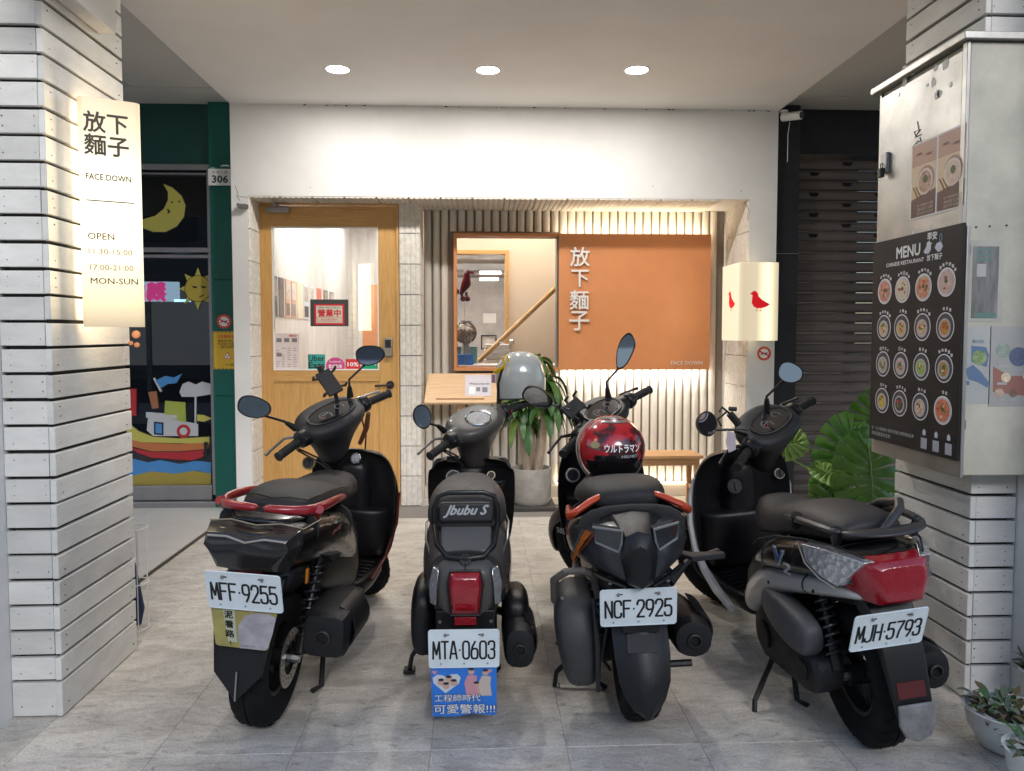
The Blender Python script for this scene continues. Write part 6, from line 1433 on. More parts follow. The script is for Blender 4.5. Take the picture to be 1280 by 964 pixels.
def cvt(par, x=-.135, y0=-.03, y1=.46, z=.225, m=None):
    pr = []
    for a in range(0, 24):
        an = a * 2 * PI / 24; pr.append(((y1 - .09 if math.cos(an) > 0 else y0 + .075) + math.cos(an) * (.095 if math.cos(an) > 0 else .075), z + .02 + math.sin(an) * (.095 if math.cos(an) > 0 else .072)))
    b = B().loft([[V((xx, (y0 + y1) / 2 + (p[0] - (y0 + y1) / 2) * k, z + .02 + (p[1] - z - .02) * k)) for p in pr] for xx, k in ((x + .06, .97), (x + .02, 1), (x - .018, 1), (x - .034, .93), (x - .04, .8))])
    e = P_('engine_case', b, m or M_eng, par, smooth=True, ang=30)
    P_('case_cover', B().tube([(x - .039, y1 - .1, z + .02), (x - .05, y1 - .1, z + .02)], .05, 20).tube([(x - .039, y0 + .085, z + .02), (x - .048, y0 + .085, z + .02)], .036, 20), m or M_eng, e, bevel=.003)
    for i in range(7): yy = y0 + .06 + i * .06; P_('rib', B().box(x - .0395, yy, z - .035, x - .036, yy + .006, z + .075), m or M_eng, e) if 1 < i < 5 else None
    b = B().loft([sring(y_, zt, zb, w_, 14, 3) for y_, zt, zb, w_ in ((.10, .27, .16, .07), (.2, .33, .15, .10), (.36, .36, .15, .12), (.5, .34, .16, .10), (.56, .3, .2, .06))]); P_('engine_block', b, M_engb, par, sub=1)
    return e
@nowarp
def muffler(par, m, u, v, Y, L_=.42, r=.075, p=3, hx=1, tipd=.0, dz=-.02, mm=None, hz=1):
    c = pt(m, u, v, Y); b = B()
    b.loft([[V((c.x - (c.x - .16) * (q / L_) * .5 + r * k * hx * math.copysign(abs(math.cos(a)) ** (2 / p), math.cos(a)), c.y + q, c.z + dz * q / L_ + r * k * hz * math.copysign(abs(math.sin(a)) ** (2 / p), math.sin(a)))) for a in [i * PI / 8 + PI / 8 for i in range(16)]] for q, k in ((0, .62), (.004, .86), (.03, .98), (.06, 1), (.25, .98), (.36, .8), (L_, .45))])
    o = P_('muffler', b, mm or M_engb, par, smooth=True, ang=32)
    P_('tail_pipe', B().lathe([(r * .30, -.02), (r * .34, -.02), (r * .34, .03), (r * .30, .03)], (c.x, c.y, c.z), 'y', 20, close=True) if False else B().loft([[V((c.x + rr_ * math.cos(a), yy, c.z + rr_ * math.sin(a))) for a in [i * PI / 9 for i in range(18)]] for yy, rr_ in ((c.y + .01, r * .36), (c.y - .012, r * .34), (c.y - .014, r * .28), (c.y + .004, r * .26))]), M_eng, o, smooth=True, ang=40)
    P_('heat_shield', B().loft([[V((c.x + .006 + (r * hx + .006) * math.cos(a), yy, c.z + (r * hz + .006) * math.sin(a))) for a in [R(-50) + i * R(125) / 8 for i in range(9)] + [R(75) - i * R(125) / 8 for i in range(0)]] + [V((c.x + .006 + (r * hx + .001) * math.cos(a), yy, c.z + (r * hz + .001) * math.sin(a))) for a in [R(75) - i * R(125) / 8 for i in range(9)]] for yy in (c.y + .07, c.y + .24)]), M_blk, o, smooth=True, ang=30)
    P_('exhaust_pipe', B().tube([(c.x * .5 + .06, c.y + L_ - .02, c.z + dz), (.10, .36, .19), (.03, .45, .2)], .016, 10), M_eng, o, smooth=True)
    return o
def common(t, m, cfg):
    T = Matrix.Identity(4)
    wb = cfg.get('wb', 1.24)
    wheel(t, 'rear_wheel', 0, T, cfg.get('r', .225), cfg.get('tw', .060), cfg.get('sp', 5), disc=cfg.get('disc'))
    P_('inner_body', B().loft([sring(y, zt + cfg.get('top', -.01), zb, w_, 16, 3.2) for y, zt, zb, w_ in ((.10, .60, .44, .10), (.22, .62, .36, .12), (.42, .60, .30, .135), (.56, .55, .26, .14), (.64, .46, .22, .13))]), M_blk, t, sub=1)
    P_('swing_arm', B().tube([(-.085, 0, .225), (-.09, .25, .24)], .03, 10).tube([(.085, 0, .225), (.085, .2, .25), (.06, .4, .28)], [.022, .024, .024], 10), M_engb, t, smooth=True)
    P_('axle_nut', B().tube([(-.13, 0, .225), (.11, 0, .225)], .014, 6), M_alu, t)
    P_('under_frame', B().tube([(-.08, .6, .2), (-.08, .9, .17), (0, 1.08, .4)], .02, 8).tube([(.08, .6, .2), (.08, .9, .17), (0, 1.08, .4)], .02, 8), M_engb, t, smooth=True)
def seat(t, name, secs, m_, sub=2, **k):
    """secs: y, z_top, z_bottom, half width, crown"""
    rings = []
    for y, zt, zb, w_ in secs: rings.append(hring(y, [(0, zt), (w_ * .55, zt - .002), (w_ * .88, zt - (zt - zb) * .2), (w_ * 1.0, zt - (zt - zb) * .55), (w_ * .96, zb), (0, zb)]))
    return P_(name, B().loft(rings), m_, t, sub=sub, **k)

# ---------------------------------------------------------------- 1: gloss black with red grab rails
g_ = U(330, 902, Z=0)
t, m = new_scooter(g_.x, g_.y, 6.8, 'gloss black scooter with red rails and a yellow card, farthest left', lean=4.5, up=-.022)
common(t, m, dict(disc=.072, r=.225, tw=.062))
cvt(t); shock(t, .115, -.02, .25, .12, .55); shock(t, -.125, -.02, .27, .12, .55)
stand(t, reach=.04); 
muffler(t, m, 404, 797, 2.36, r=.074, p=5, hz=1.02)
SEC = (
    (-.262, [(0, .708), (.07, .722), (.135, .716), (.142, .69), (.10, .612), (0, .608)]), (-.24, [(0, .72), (.07, .735), (.142, .727), (.150, .69), (.11, .598), (0, .59)]),
    (-.12, [(0, .735), (.085, .745), (.168, .733), (.178, .68), (.14, .575), (0, .56)]), (.05, [(0, .74), (.10, .742), (.192, .722), (.203, .665), (.165, .55), (0, .53)]),
    (.25, [(0, .71), (.11, .705), (.188, .685), (.20, .63), (.17, .50), (0, .48)]), (.46, [(0, .65), (.1, .64), (.158, .61), (.17, .55), (.155, .40), (0, .38)]), (.62, [(0, .52), (.08, .51), (.13, .48), (.145, .43), (.14, .32), (0, .31)]))
SEC = [(y, [(x * .92, z) for x, z in q]) for y, q in SEC]
body = P_('tail_cowl', B().loft([hring(y, q) for y, q in SEC]), M_gloss, t, sub=2)
gap(body, SEC, -.06, 2); gap(body, SEC, .30, 2)
bolts(body, [((-.165, .12, .60), (-1, 0, 0)), ((.168, .12, .60), (1, 0, 0)), ((.162, .34, .50), (1, 0, 0)), ((.06, -.17, .52), (0, -1, 0)), ((-.06, -.17, .52), (0, -1, 0))])
lens = P_('tail_light', B().loft([hring(y, q) for y, q in ((-.283, [(0, .690), (0.0577, .706), (0.1190, .703), (.13, .68), (0.0818, .628), (0, .622)]), (-.272, [(0, .703), (0.0632, .720), (0.1274, .715), (0.1321, .684), (0.0884, .612), (0, .606)]), (-.19, [(0, .726), (0.0744, .740), (0.1474, .732), (0.1530, .686), (0.1097, .589), (0, .582)]))]), M_smoke, t, bevel=.002)
P_('light_bar', B().tube([(-.119, -.282, .7085), (-.058, -.2865, .7115), (0, -.2865, .6965), (.058, -.2865, .7115), (.119, -.282, .7085)], .0035, 6), mat('pale_light_guide', (.32, .29, .25), .2, coat=.5), lens, smooth=True)
P_('trim_line', B().tube([(-.150, -.19, .733), (-.08, -.192, .742), (0, -.194, .731), (.08, -.192, .742), (.150, -.19, .733), (.164, -.06, .736), (.176, .06, .722)], .0022, 5), mat('worn_edge_trim', (.35, .28, .2), .3), body, smooth=True)
P_('side_vent', B().loft([[V((.166 + (y + .03) * .0, y, z)) for y, z in ((-.05, .62), (.06, .60), (.02, .57))], [V((.196 + d * .03, y, z)) for (y, z), d in zip(((-.05, .62), (.06, .60), (.02, .57)), (0, .4, 0))]]), M_gry, body)
sb_ = Basis((.187, .05, .682), (-.10, .99, -.06), (.3, .0, 1)); P_('lettering', text('Racing', sb_, 0, 0, wd=.17, h=.028, d=.004, bold=.03, shear=.35), mat('red_script', (.45, .01, .04), .3), body)
P_('tail_step', B().loft([hring(y, q) for y, q in ((-.20, [(0, .742), (.06, .744), (.11, .739), (.11, .73), (0, .73)]), (.0, [(0, .766), (.09, .763), (.15, .75), (.15, .735), (0, .735)]), (.10, [(0, .765), (.09, .76), (.15, .745), (.15, .72), (0, .72)]))]), M_gloss, t, sub=1)
st_ = seat(t, 'seat', ((-.06, .775, .747, .078), (-.035, .798, .738, .112), (.08, .812, .73, .138), (.25, .80, .712, .142), (.33, .775, .70, .138), (.42, .76, .68, .13), (.58, .77, .655, .115), (.66, .755, .64, .09), (.69, .72, .64, .065)), M_seat)
P_('seat_piping', B().tube([(-.106, -.02, .788), (-.055, -.045, .798), (0, -.05, .79), (.055, -.045, .798), (.106, -.02, .788), (.131, .1, .792), (.136, .25, .778), (.13, .36, .752)], .0028, 6), M_black, st_, smooth=True)
# rails: two red arms meeting behind the seat
M_rrail = mat('dark_red_rail', (.30, .010, .016), .28, coat=.6)
for sg in (-1, 1):
    secs = [((sg * .145, .30, .735), .010, .012), ((sg * .160, .16, .762), .011, .016), ((sg * .166, .02, .772), .011, .018), ((sg * .152, -.10, .774), .012, .018), ((sg * .11, -.15, .777), .016, .016), ((sg * .05, -.165, .779), .020, .014), ((sg * .004, -.165, .779), .020, .013)]
    rings = []; cs = [V(s[0]) for s in secs]
    for i, (c, a_, b_) in enumerate(secs):
        d = (cs[min(i + 1, len(cs) - 1)] - cs[max(i - 1, 0)]).normalized(); e1 = d.cross(V((0, 0, 1))).normalized()
        rings.append([V(c) + e1 * a_ * math.cos(k * PI / 5) + V((0, 0, 1)) * b_ * math.sin(k * PI / 5) for k in range(10)])
    r_ = P_('grab_rail', B().loft(rings), M_rrail, t, sub=1)
    P_('rail_mount', B().tube([(sg * .165, -.085, .775), (sg * .145, -.04, .735)], [.016, .012], 8), M_rrail, r_, smooth=True)
P_('tail_skirt', B().loft([hring(y, q) for y, q in ((-.20, [(0, .60), (.095, .60), (.11, .57), (.10, .50), (0, .50)]), (-.05, [(0, .59), (.12, .58), (.13, .53), (.10, .44), (0, .44)]), (.1, [(0, .58), (.12, .57), (.12, .5), (.09, .46), (0, .46)]))]), M_blk, t, sub=1)
P_('reflector', B().box(-.055, -.207, .573, .03, -.196, .598), M_refl, t, bevel=.002)
P_('side_reflector', B().box(.128, -.07, .50, .136, -.045, .565), M_amber, t, bevel=.004)
bs, Wd, Hd, pl = licence_plate(t, m, 'MFF·9255', 305, 740, 2.17, 98, tilt=17, hk=.565, roll=-1.5)
# fender tongue and card
P_('rear_fender', B().loft([[V((x, y, z)) for x, y, z in ((-.10, -.19, .56), (.10, -.19, .56), (.09, -.27, .42), (.075, -.285, .27), (.0, -.29, .185), (-.075, -.285, .27), (-.09, -.27, .42))], [V((x, y, z)) for x, y, z in ((-.10, -.15, .56), (.10, -.15, .56), (.09, -.25, .42), (.075, -.272, .27), (.0, -.278, .19), (-.075, -.272, .27), (-.09, -.25, .42))]]), M_blk, t, bevel=.003)
P_('fender_ridge', B().tube([(0, -.292, .28), (0, -.294, .19)], .003, 6), M_alu, t)
WARP['on'] = False
cb = Basis(bs.p(0, 0, -.012), bs.r, bs.u)
card = [(-Wd * .5, -Hd * .48), (Wd * .41, -Hd * .48), (Wd * .22, -Hd * 1.62), (Wd * .17, -Hd * 1.68), (-Wd * .47, -Hd * 1.64), (-Wd * .5, -Hd * 1.60)]
cd = P_('plate_card', shape(B(), cb, card, 0, .0015), mat('olive_card', (.42, .37, .12), .35, var=.25, vscale=14), t)
P_('pale_shape', shape(B(), cb, [(x * Wd, y * Hd) for x, y in ((-.16, -1.66), (-.18, -1.35), (-.15, -1.0), (-.04, -.72), (.12, -.62), (.28, -.62), (.37, -.72), (.30, -1.18), (.21, -1.62), (.17, -1.66))], .0015, .0022), mat('pale_fluff', (.46, .44, .50), .5, var=.3, vscale=22), cd)
P_('white_stripe', shape(B(), cb, [(x * Wd, y * Hd) for x, y in ((-.34, -.55), (-.18, -.55), (-.2, -1.5), (-.32, -1.5))], .0015, .0019), mat('pale_green_stripe', (.5, .55, .42), .5), cd)
b = B()
for i, ch in enumerate('泥看路!'): text(ch, cb, Wd * (-.27 - .006 * i), Hd * (-.72 - .27 * i), h=Hd * (.20 if i < 3 else .12), d=.0024, bold=.03, b=b)
text('GOGO PUPU', cb, -.05 * Wd, -1.58 * Hd, wd=Wd * .2, d=.0024, b=b)
P_('lettering', b, M_ink, cd); WARP['on'] = True
floorboard(t, .60, .98, .155)
shield(t, 1.0, .80, (M_blk, M_gloss), w=.195, pocket=.52)
P_('side_edge', B().tube([(.205, .935, .62), (.20, .955, .45), (.165, .93, .3), (.15, .75, .25)], [.006, .006, .008, .008], 8), mat('maroon_edge', (.10, .02, .02), .3), t, smooth=True)
ring_cap(t, pt(m, 386, 579, 3.28), .030, mat('gold_ring', (.5, .36, .14), .3, .9), M_gry, 'fuel_cap')
ring_cap(t, pt(m, 445, 573, 3.36), .024, M_chrome, M_alu, 'ignition_lock')
T, steer, half = bars(t, m, (346, 567, 3.03), (486, 494, 3.50), M_gry, pod=1.35)
front_end(t, steer, 1.24)
mirror(t, m, 318, 509, 3.05, .125, .082, T @ V((-.17, .03, .03)), 'angular', roll=-8, face=(.15, -1, .12))
mirror(t, m, 463, 444, 3.38, .125, .085, T @ V((.14, .03, .04)), 'angular', roll=14, face=(-.1, -1, -.07), bend=T @ V((.15, .04, .12)))
P_('red_strap', B().tube([T @ V((.2, -.02, -.03)), T @ V((.2, -.0, -.12)), T @ V((.17, .02, -.2))], [.010, .013, .010], 6), mat('brown_strap', (.16, .05, .02), .7), t, smooth=True)
# phone holder
c_ = pt(m, 412, 472, 3.30); hb = Basis(c_, T.to_3x3() @ V((1, -.15, .1)), T.to_3x3() @ V((.1, .8, .55)))
ph = P_('phone_holder', B().loft([[hb.p(x, y, d) for x, y in ((-.035, -.06), (.035, -.06), (.035, .06), (-.035, .06))] for d in (-.008, .008)]), M_gry, t, bevel=.003)
for (a_, c2) in ((-.045, .045), (.045, .045), (-.045, -.045), (.045, -.045)): P_('holder_claw', B().tube([hb.p(a_ * .7, c2 * .8, 0), hb.p(a_ * 1.25, c2, 0), hb.p(a_ * 1.25, c2, .022)], .006, 6), M_black, ph, smooth=True)
P_('holder_stem', B().tube([hb.p(0, -.05, -.008), T @ V((.08, .04, .03))], .009, 8).tube([hb.p(0, .062, 0), hb.p(0, .085, .012)], .014, 8), M_black, ph, smooth=True)

# ---------------------------------------------------------------- 2: matt grey retro scooter
g_ = U(584, 874, Z=0)
t, m = new_scooter(g_.x, g_.y, .5, 'small matt grey rounded scooter with a red square tail light, second from left')
M_mgr = mat('matt_graphite_paint', (.070, .066, .063), .40, spec=.4, var=.08, vscale=3, coat=.15)
common(t, m, dict(wb=1.18, r=.205, tw=.05))
cvt(t, x=-.12, y0=-.02, y1=.42, z=.19); shock(t, -.10, .0, .24, .1, .5, r=.02); stand(t, x=-.12, y=.22, foot=t.location and pt(m, 512, 840, U(512, 840, Z=0).y))
SEC = (
    (-.215, [(0, .50), (.05, .50), (.082, .49), (.088, .44), (.07, .375), (0, .37)]), (-.195, [(0, .53), (.06, .53), (.105, .51), (.112, .44), (.09, .355), (0, .345)]),
    (-.12, [(0, .585), (.07, .585), (.135, .555), (.148, .45), (.12, .34), (0, .33)]), (.0, [(0, .64), (.08, .635), (.158, .595), (.178, .47), (.155, .34), (0, .33)]),
    (.16, [(0, .665), (.09, .66), (.165, .62), (.185, .50), (.165, .34), (0, .34)]), (.34, [(0, .66), (.09, .65), (.155, .60), (.172, .5), (.16, .33), (0, .32)]), (.52, [(0, .58), (.07, .56), (.12, .5), (.135, .4), (.13, .29), (0, .28)]))
SEC = [(y, [(x * .9, z) for x, z in q]) for y, q in SEC]
body = P_('tail_cowl', B().loft([hring(y, q) for y, q in SEC]), M_mgr, t, sub=2)
gap(body, SEC, -.135, 2); gap(body, SEC, .05, 2)
P_('centre_seam', B().tube([(0, -.2235, .52), (0, -.18, .545), (0, -.12, .578)], .0022, 5), M_black, body)
bolts(t, [((-.085, -.203, .345), (0, -1, 0)), ((.085, -.203, .345), (0, -1, 0)), ((-.10, -.203, .30), (0, -1, 0)), ((.10, -.203, .30), (0, -1, 0))])
for sg in (-1, 1):
    P_('side_panel', B().loft([[V((sg * x, y, z)) for x, z in ((xo * .9, z1), (xo * .9 + .016, (z0 + z1) / 2 + .02), (xo * .9 + .006, z0), (xo * .9 - .02, z0 - .01), (xo * .9 - .02, z1))] for y, xo, z0, z1 in ((-.13, .115, .39, .46), (-.05, .148, .355, .53), (.10, .172, .34, .58), (.28, .165, .34, .575), (.42, .143, .34, .50), (.47, .12, .36, .42))]), M_gloss, body, sub=2)
    P_('silver_trim', B().tube([(sg * .116, -.11, .52), (sg * .143, .0, .572), (sg * .153, .15, .598), (sg * .146, .3, .590)], [.002, .005, .004, .002], 6), M_alu, body, smooth=True)
    b = B(); Ls = []
    for q in range(5):
        z0 = .515 - q * .03; a_ = [(.094, z0), (.112, z0 - .002), (.115, z0 - .026), (.097, z0 - .026)]; Ls.append((z0))
    P_('indicator', B().loft([[V((sg * x, y, z)) for x, y, z in ((.088, -.196 + dd, .52), (.108, -.178 + dd, .525), (.122, -.170 + dd, .47), (.118, -.172 + dd, .40), (.098, -.196 + dd, .40), (.094, -.205 + dd, .46))] for dd in (-.012, .02)]), M_clearlens, t, bevel=.003)
P_('rear_step', B().loft([hring(y, q) for y, q in ((-.16, [(0, .572), (.07, .572), (.085, .565), (0, .555)]), (-.02, [(0, .648), (.075, .648), (.09, .64), (0, .62)]))]), mat('mid_grey_plastic', (.10, .10, .10), .5), t, bevel=.003)
P_('tail_light', B().loft([[V((x, y, z)) for x, z in pr] for y, pr in ((-.255, ((-.036, .50), (.036, .50), (.043, .47), (.034, .40), (-.034, .40), (-.043, .47))), (-.235, ((-.048, .515), (.048, .515), (.054, .475), (.045, .378), (-.045, .378), (-.054, .475))), (-.18, ((-.05, .52), (.05, .52), (.056, .475), (.047, .37), (-.047, .37), (-.056, .475))))]), M_redlens, t, bevel=.006)
P_('tail_light_rim', B().tube([(x, -.222, z) for x, z in ((-.05, .519), (.05, .519), (.057, .475), (.047, .372), (-.047, .372), (-.057, .475), (-.05, .519), (.05, .519))], .006, 6), M_black, t, smooth=True)
P_('reflector', B().box(-.036, -.225, .338, .036, -.214, .365), M_refl, t, bevel=.002)
st_ = seat(t, 'seat', ((-.06, .66, .64, .09), (-.045, .715, .615, .130), (.0, .745, .61, .142), (.10, .755, .61, .146), (.22, .752, .61, .142), (.34, .745, .61, .12), (.44, .735, .60, .10), (.52, .71, .60, .07), (.545, .67, .61, .05)), mat('plain_seat_vinyl', (.036, .035, .036), .5, var=.12, bump=.4, bscale=260))
P_('seat_band', B().tube([(-.115, -.052, .655), (-.112, -.05, .70), (-.09, -.035, .74), (0, -.03, .751), (.09, -.035, .74), (.112, -.05, .70), (.115, -.052, .655)], .0025, 6), M_black, st_, smooth=True)
bs2 = Basis((0, -.0655, .682), (1, 0, 0), (0, .16, 1)); P_('seat_badge_panel', B().loft([[bs2.p(x, y, d) for x, y in ((-.095, -.035), (.095, -.035), (.10, .02), (.085, .036), (-.085, .036), (-.10, .02))] for d in (-.03, .006)]), M_black, st_, bevel=.012, seg=4)
P_('lettering', text('Jbubu S', bs2, 0, .004, wd=.155, h=.042, d=.0065, bold=.035, shear=.45), mat('silver_script', (.38, .39, .40), .5), st_)
gr_ = [(-.108, -.05, .64), (-.110, -.075, .70), (-.095, -.08, .742), (-.06, -.08, .755), (.06, -.08, .755), (.095, -.08, .742), (.110, -.075, .70), (.108, -.05, .64), (.095, -.13, .585), (.06, -.175, .555), (0, -.185, .55), (-.06, -.175, .555), (-.095, -.13, .585), (-.108, -.05, .64)]
P_('grab_rail', B().tube(gr_, .0095, 10), mat('rail_black', (.012, .012, .012), .3), t, smooth=True)
P_('rail_mount', B().tube([(0, -.19, .55), (0, -.16, .535)], .020, 12).tube([(0, -.165, .555), (0, -.20, .56)], .008, 8), M_gry, t, smooth=True)
P_('rear_fender', B().loft([[V((x, y, z)) for x, z in ((-.10, .38), (.10, .38), (.095, .26), (.07, .16), (-.07, .16), (-.095, .26))] for y in (-.20, -.175)]), M_blk, t, bevel=.004)
muffler(t, m, 650, 812, 2.47, L_=.40, r=.062, p=3, hx=.85, hz=1.2)
P_('heat_cover', B().loft([sring(y, zt, zb, w_, 14, 3, cx=.175) for y, zt, zb, w_ in ((-.03, .33, .24, .03), (.0, .37, .2, .05), (.12, .38, .19, .055), (.25, .35, .2, .04))]), M_blk, t, sub=1)
P_('air_box', B().loft([sring(y, zt, zb, w_, 14, 3, cx=-.155) for y, zt, zb, w_ in ((-.08, .36, .20, .03), (-.05, .42, .15, .045), (.15, .42, .16, .05), (.3, .38, .2, .035))]), M_blk, t, sub=1)
bs, Wd, Hd, pl = licence_plate(t, m, 'MTA·0603', 580, 811, 2.33, 90.5, tilt=10, hk=.6)
WARP['on'] = False
cb = Basis(bs.p(0, 0, -.006), bs.r, bs.u)
cd = P_('plate_card', shape(B(), cb, [(x * Wd, y * Hd) for x, y in ((-.475, -.45), (.46, -.45), (.46, -1.78), (.43, -1.83), (.1, -1.76), (-.1, -1.84), (-.46, -1.83))], 0, .0015), mat('blue_card', (.05, .11, .42), .3, var=.35, vscale=9), t)
M_cpink = mat('card_pink', (.62, .30, .36), .5); M_cskin = mat('card_skin', (.60, .40, .32), .5); M_chair = mat('card_hair', (.03, .025, .03), .5)
def cs_(pts, mm_, d=.0022): return P_('print', shape(B(), cb, [(x * Wd, y * Hd) for x, y in pts], .0015, d), mm_, cd)
heart = [(-.27, -1.20), (-.44, -.92), (-.45, -.78), (-.38, -.70), (-.30, -.72), (-.25, -.78), (-.2, -.70), (-.10, -.69), (-.05, -.78), (-.08, -.95)]
cs_(heart, mat('card_white', (.62, .66, .72), .5))
for x, y in ((-.33, -.90), (-.22, -.82), (-.15, -.92), (-.26, -1.0)):
    P_('print', disc(B(), cb, x * Wd, y * Hd, .012, d0=.0022, d1=.0028, n=12), M_cskin, cd); P_('print', disc(B(), cb, x * Wd, y * Hd + .009, .0095, .005, d0=.0028, d1=.0032, n=12), M_chair, cd)
for x0, c_, s_ in ((.10, M_cpink, 1.0), (.30, mat('card_cream', (.6, .5, .45), .5), .95), (.17, M_cskin, .5)):
    y0 = -1.28; h_ = .72 * s_
    cs_([(x0 - .07, y0), (x0 + .09, y0), (x0 + .07, y0 + h_ * .45), (x0 + .08, y0 + h_ * .75), (x0 - .05, y0 + h_ * .78), (x0 - .1, y0 + h_ * .5)], c_, .0026 + .0002 * s_)
    P_('print', disc(B(), cb, x0 * Wd, (y0 + h_ * .9) * Hd, .010, d0=.0024, d1=.0030, n=12), M_cskin, cd); P_('print', disc(B(), cb, x0 * Wd, (y0 + h_ * 1.0) * Hd, .009, .0045, d0=.0030, d1=.0034, n=12), M_chair, cd)
for x, y in ((-.42, -.62), (.36, -.60)): cs_([(x, y - .08), (x - .04, y), (x - .02, y + .03), (x, y + .01), (x + .02, y + .03), (x + .04, y)], M_cpink)
P_('lettering_edge', text('工程師時代', cb, -.10 * Wd, -1.32 * Hd, wd=Wd * .68, h=Hd * .20, d=.0032, bold=.03), mat('card_navy', (.03, .04, .16), .5), cd)
P_('lettering', text('工程師時代', cb, -.10 * Wd, -1.32 * Hd, wd=Wd * .66, h=Hd * .19, d=.004, bold=.004), M_wprint, cd)
P_('lettering_edge', text('可愛警報!!!', cb, 0, -1.62 * Hd, wd=Wd * .9, h=Hd * .26, d=.0032, bold=.03), MATS['card_navy'], cd)
P_('lettering', text('可愛警報!!!', cb, 0, -1.62 * Hd, wd=Wd * .88, h=Hd * .25, d=.004, bold=.008), M_wprint, cd)
WARP['on'] = True
floorboard(t, .50, .88, .16)
shield(t, .93, .72, (M_blk, M_mgr), w=.20, pocket=.46, top_w=.165)
ring_cap(t, pt(m, 567, 597, 3.42), .036, M_chrome, M_gry, 'fuel_cap'); ring_cap(t, pt(m, 614, 594, 3.46), .020, mat('brass_ring', (.5, .42, .28), .3, .9), M_black, 'ignition_lock')
P_('hook', B().tube([pt(m, 610, 604, 3.40), pt(m, 630, 603, 3.38), pt(m, 624, 612, 3.36)], .012, 8), M_blk, t, smooth=True)
P_('socket_cover', B().box(*(pt(m, 566, 574, 3.46) - V((.028, .012, .014))), *(pt(m, 566, 574, 3.46) + V((.028, .012, .014)))), M_gry, t, bevel=.003)
T, steer, half = bars(t, m, (536, 568, 3.22), (660, 504, 3.62), M_mgr, meter='round', pod=1.22, neck=.26, red=True)
front_end(t, steer, 1.18, r=.2, fm=M_mgr)
mirror(t, m, 528, 521, 3.22, .078, .102, T @ V((-.17, .03, .03)), 'oval', roll=14, face=(.5, -1, .12))
b_ = T @ V((.17, .03, .03)); P_('mirror_stalk', B().tube([b_, T @ V((.18, .04, .13)), T @ V((.22, .05, .20))], [.008, .006, .006], 8), M_blk, t, smooth=True)

# grey open face helmet hung over the right mirror, with a small yellow cap peak in front
hc = T @ V((.23, .04, .17)); hw_ = m @ hc
c = U(650.5, 473, Y=3.66)
t2 = thing('open_face_helmet', (c.x, c.y, c.z - .12), 'glossy grey open face helmet hung on the right handlebar of the matt grey scooter', 'helmet')
M_hel = mat('grey_helmet_shell', (.36, .385, .375), .16, coat=.8, var=.05, vscale=4)
prof_ = [(.0001, .132), (.05, .127), (.088, .104), (.112, .068), (.122, .02), (.122, -.03), (.119, -.06), (.115, -.088)]
pr2 = prof_ + [(r_ - .014 if r_ > .02 else .0001, z - .012 if r_ < .06 else z + .002) for r_, z in reversed(prof_)]
b = B(); b.T = Matrix.Translation(c) @ Matrix.Rotation(R(-4), 4, 'Y')
b.lathe(pr2, (0, 0, 0), 'z', 40); P_s = put('shell', b, M_hel, t2, smooth=True, ang=60)
b = B(); b.T = Matrix.Translation(c) @ Matrix.Rotation(R(-4), 4, 'Y'); b.lathe([(.113, -.083), (.1175, -.091), (.110, -.095), (.103, -.086)], (0, 0, 0), 'z', 40, close=True); put('rim_trim', b, M_black, t2, smooth=True)
b = B(); cc = V((c.x - .085, c.y - .09, c.z + .0)); 
pk = U(628, 463, Y=3.52)
vs = []
b.loft([[pk + V((x * .10 - .01, y * .1, z * .1)) for x, y, z in r_] for r_ in ([(.25, 0, .35), (.05, -.15, .20), (-.25, -.2, .02), (-.35, -.1, -.08), (-.1, 0, -.08), (.2, .1, .05)], [(.24, 0, .30), (.05, -.13, .14), (-.22, -.18, -.04), (-.33, -.08, -.14), (-.1, 0, -.16), (.2, .1, -.02)])])
t3 = solo('yellow_beak_visor', b, mat('yellow_plastic', (.75, .47, .01), .3, coat=.4), (pk.x, pk.y, pk.z), 'small bright yellow beak shaped visor on the left rim of the grey helmet', 'visor', bevel=.004)
put('buckle_loop', B().tube([pk + V((.012, 0, .03)), pk + V((.0, -.01, .055)), pk + V((.022, 0, .07)), pk + V((.03, .01, .04))], .006, 8), MATS['yellow_plastic'], t3, smooth=True)
put('chin_strap', B().tube([V((c.x - .10, c.y, c.z - .1)), V((c.x - .115, c.y - .02, c.z - .16)), V((c.x - .10, c.y - .03, c.z - .21))], [.009, .010, .008], 8), M_black, t2, smooth=True)
b = B(); rr = random.Random(9)
for k in range(6):
    a_ = rr.uniform(-2.4, -.6); z = rr.uniform(-.11, -.05); b.ball((c.x + .117 * math.cos(a_), c.y + .117 * math.sin(a_), c.z + z), rr.uniform(.002, .005), 6, 4)
o = put('scratch_mark', b, M_black, t2); o['kind'] = 'stuff'
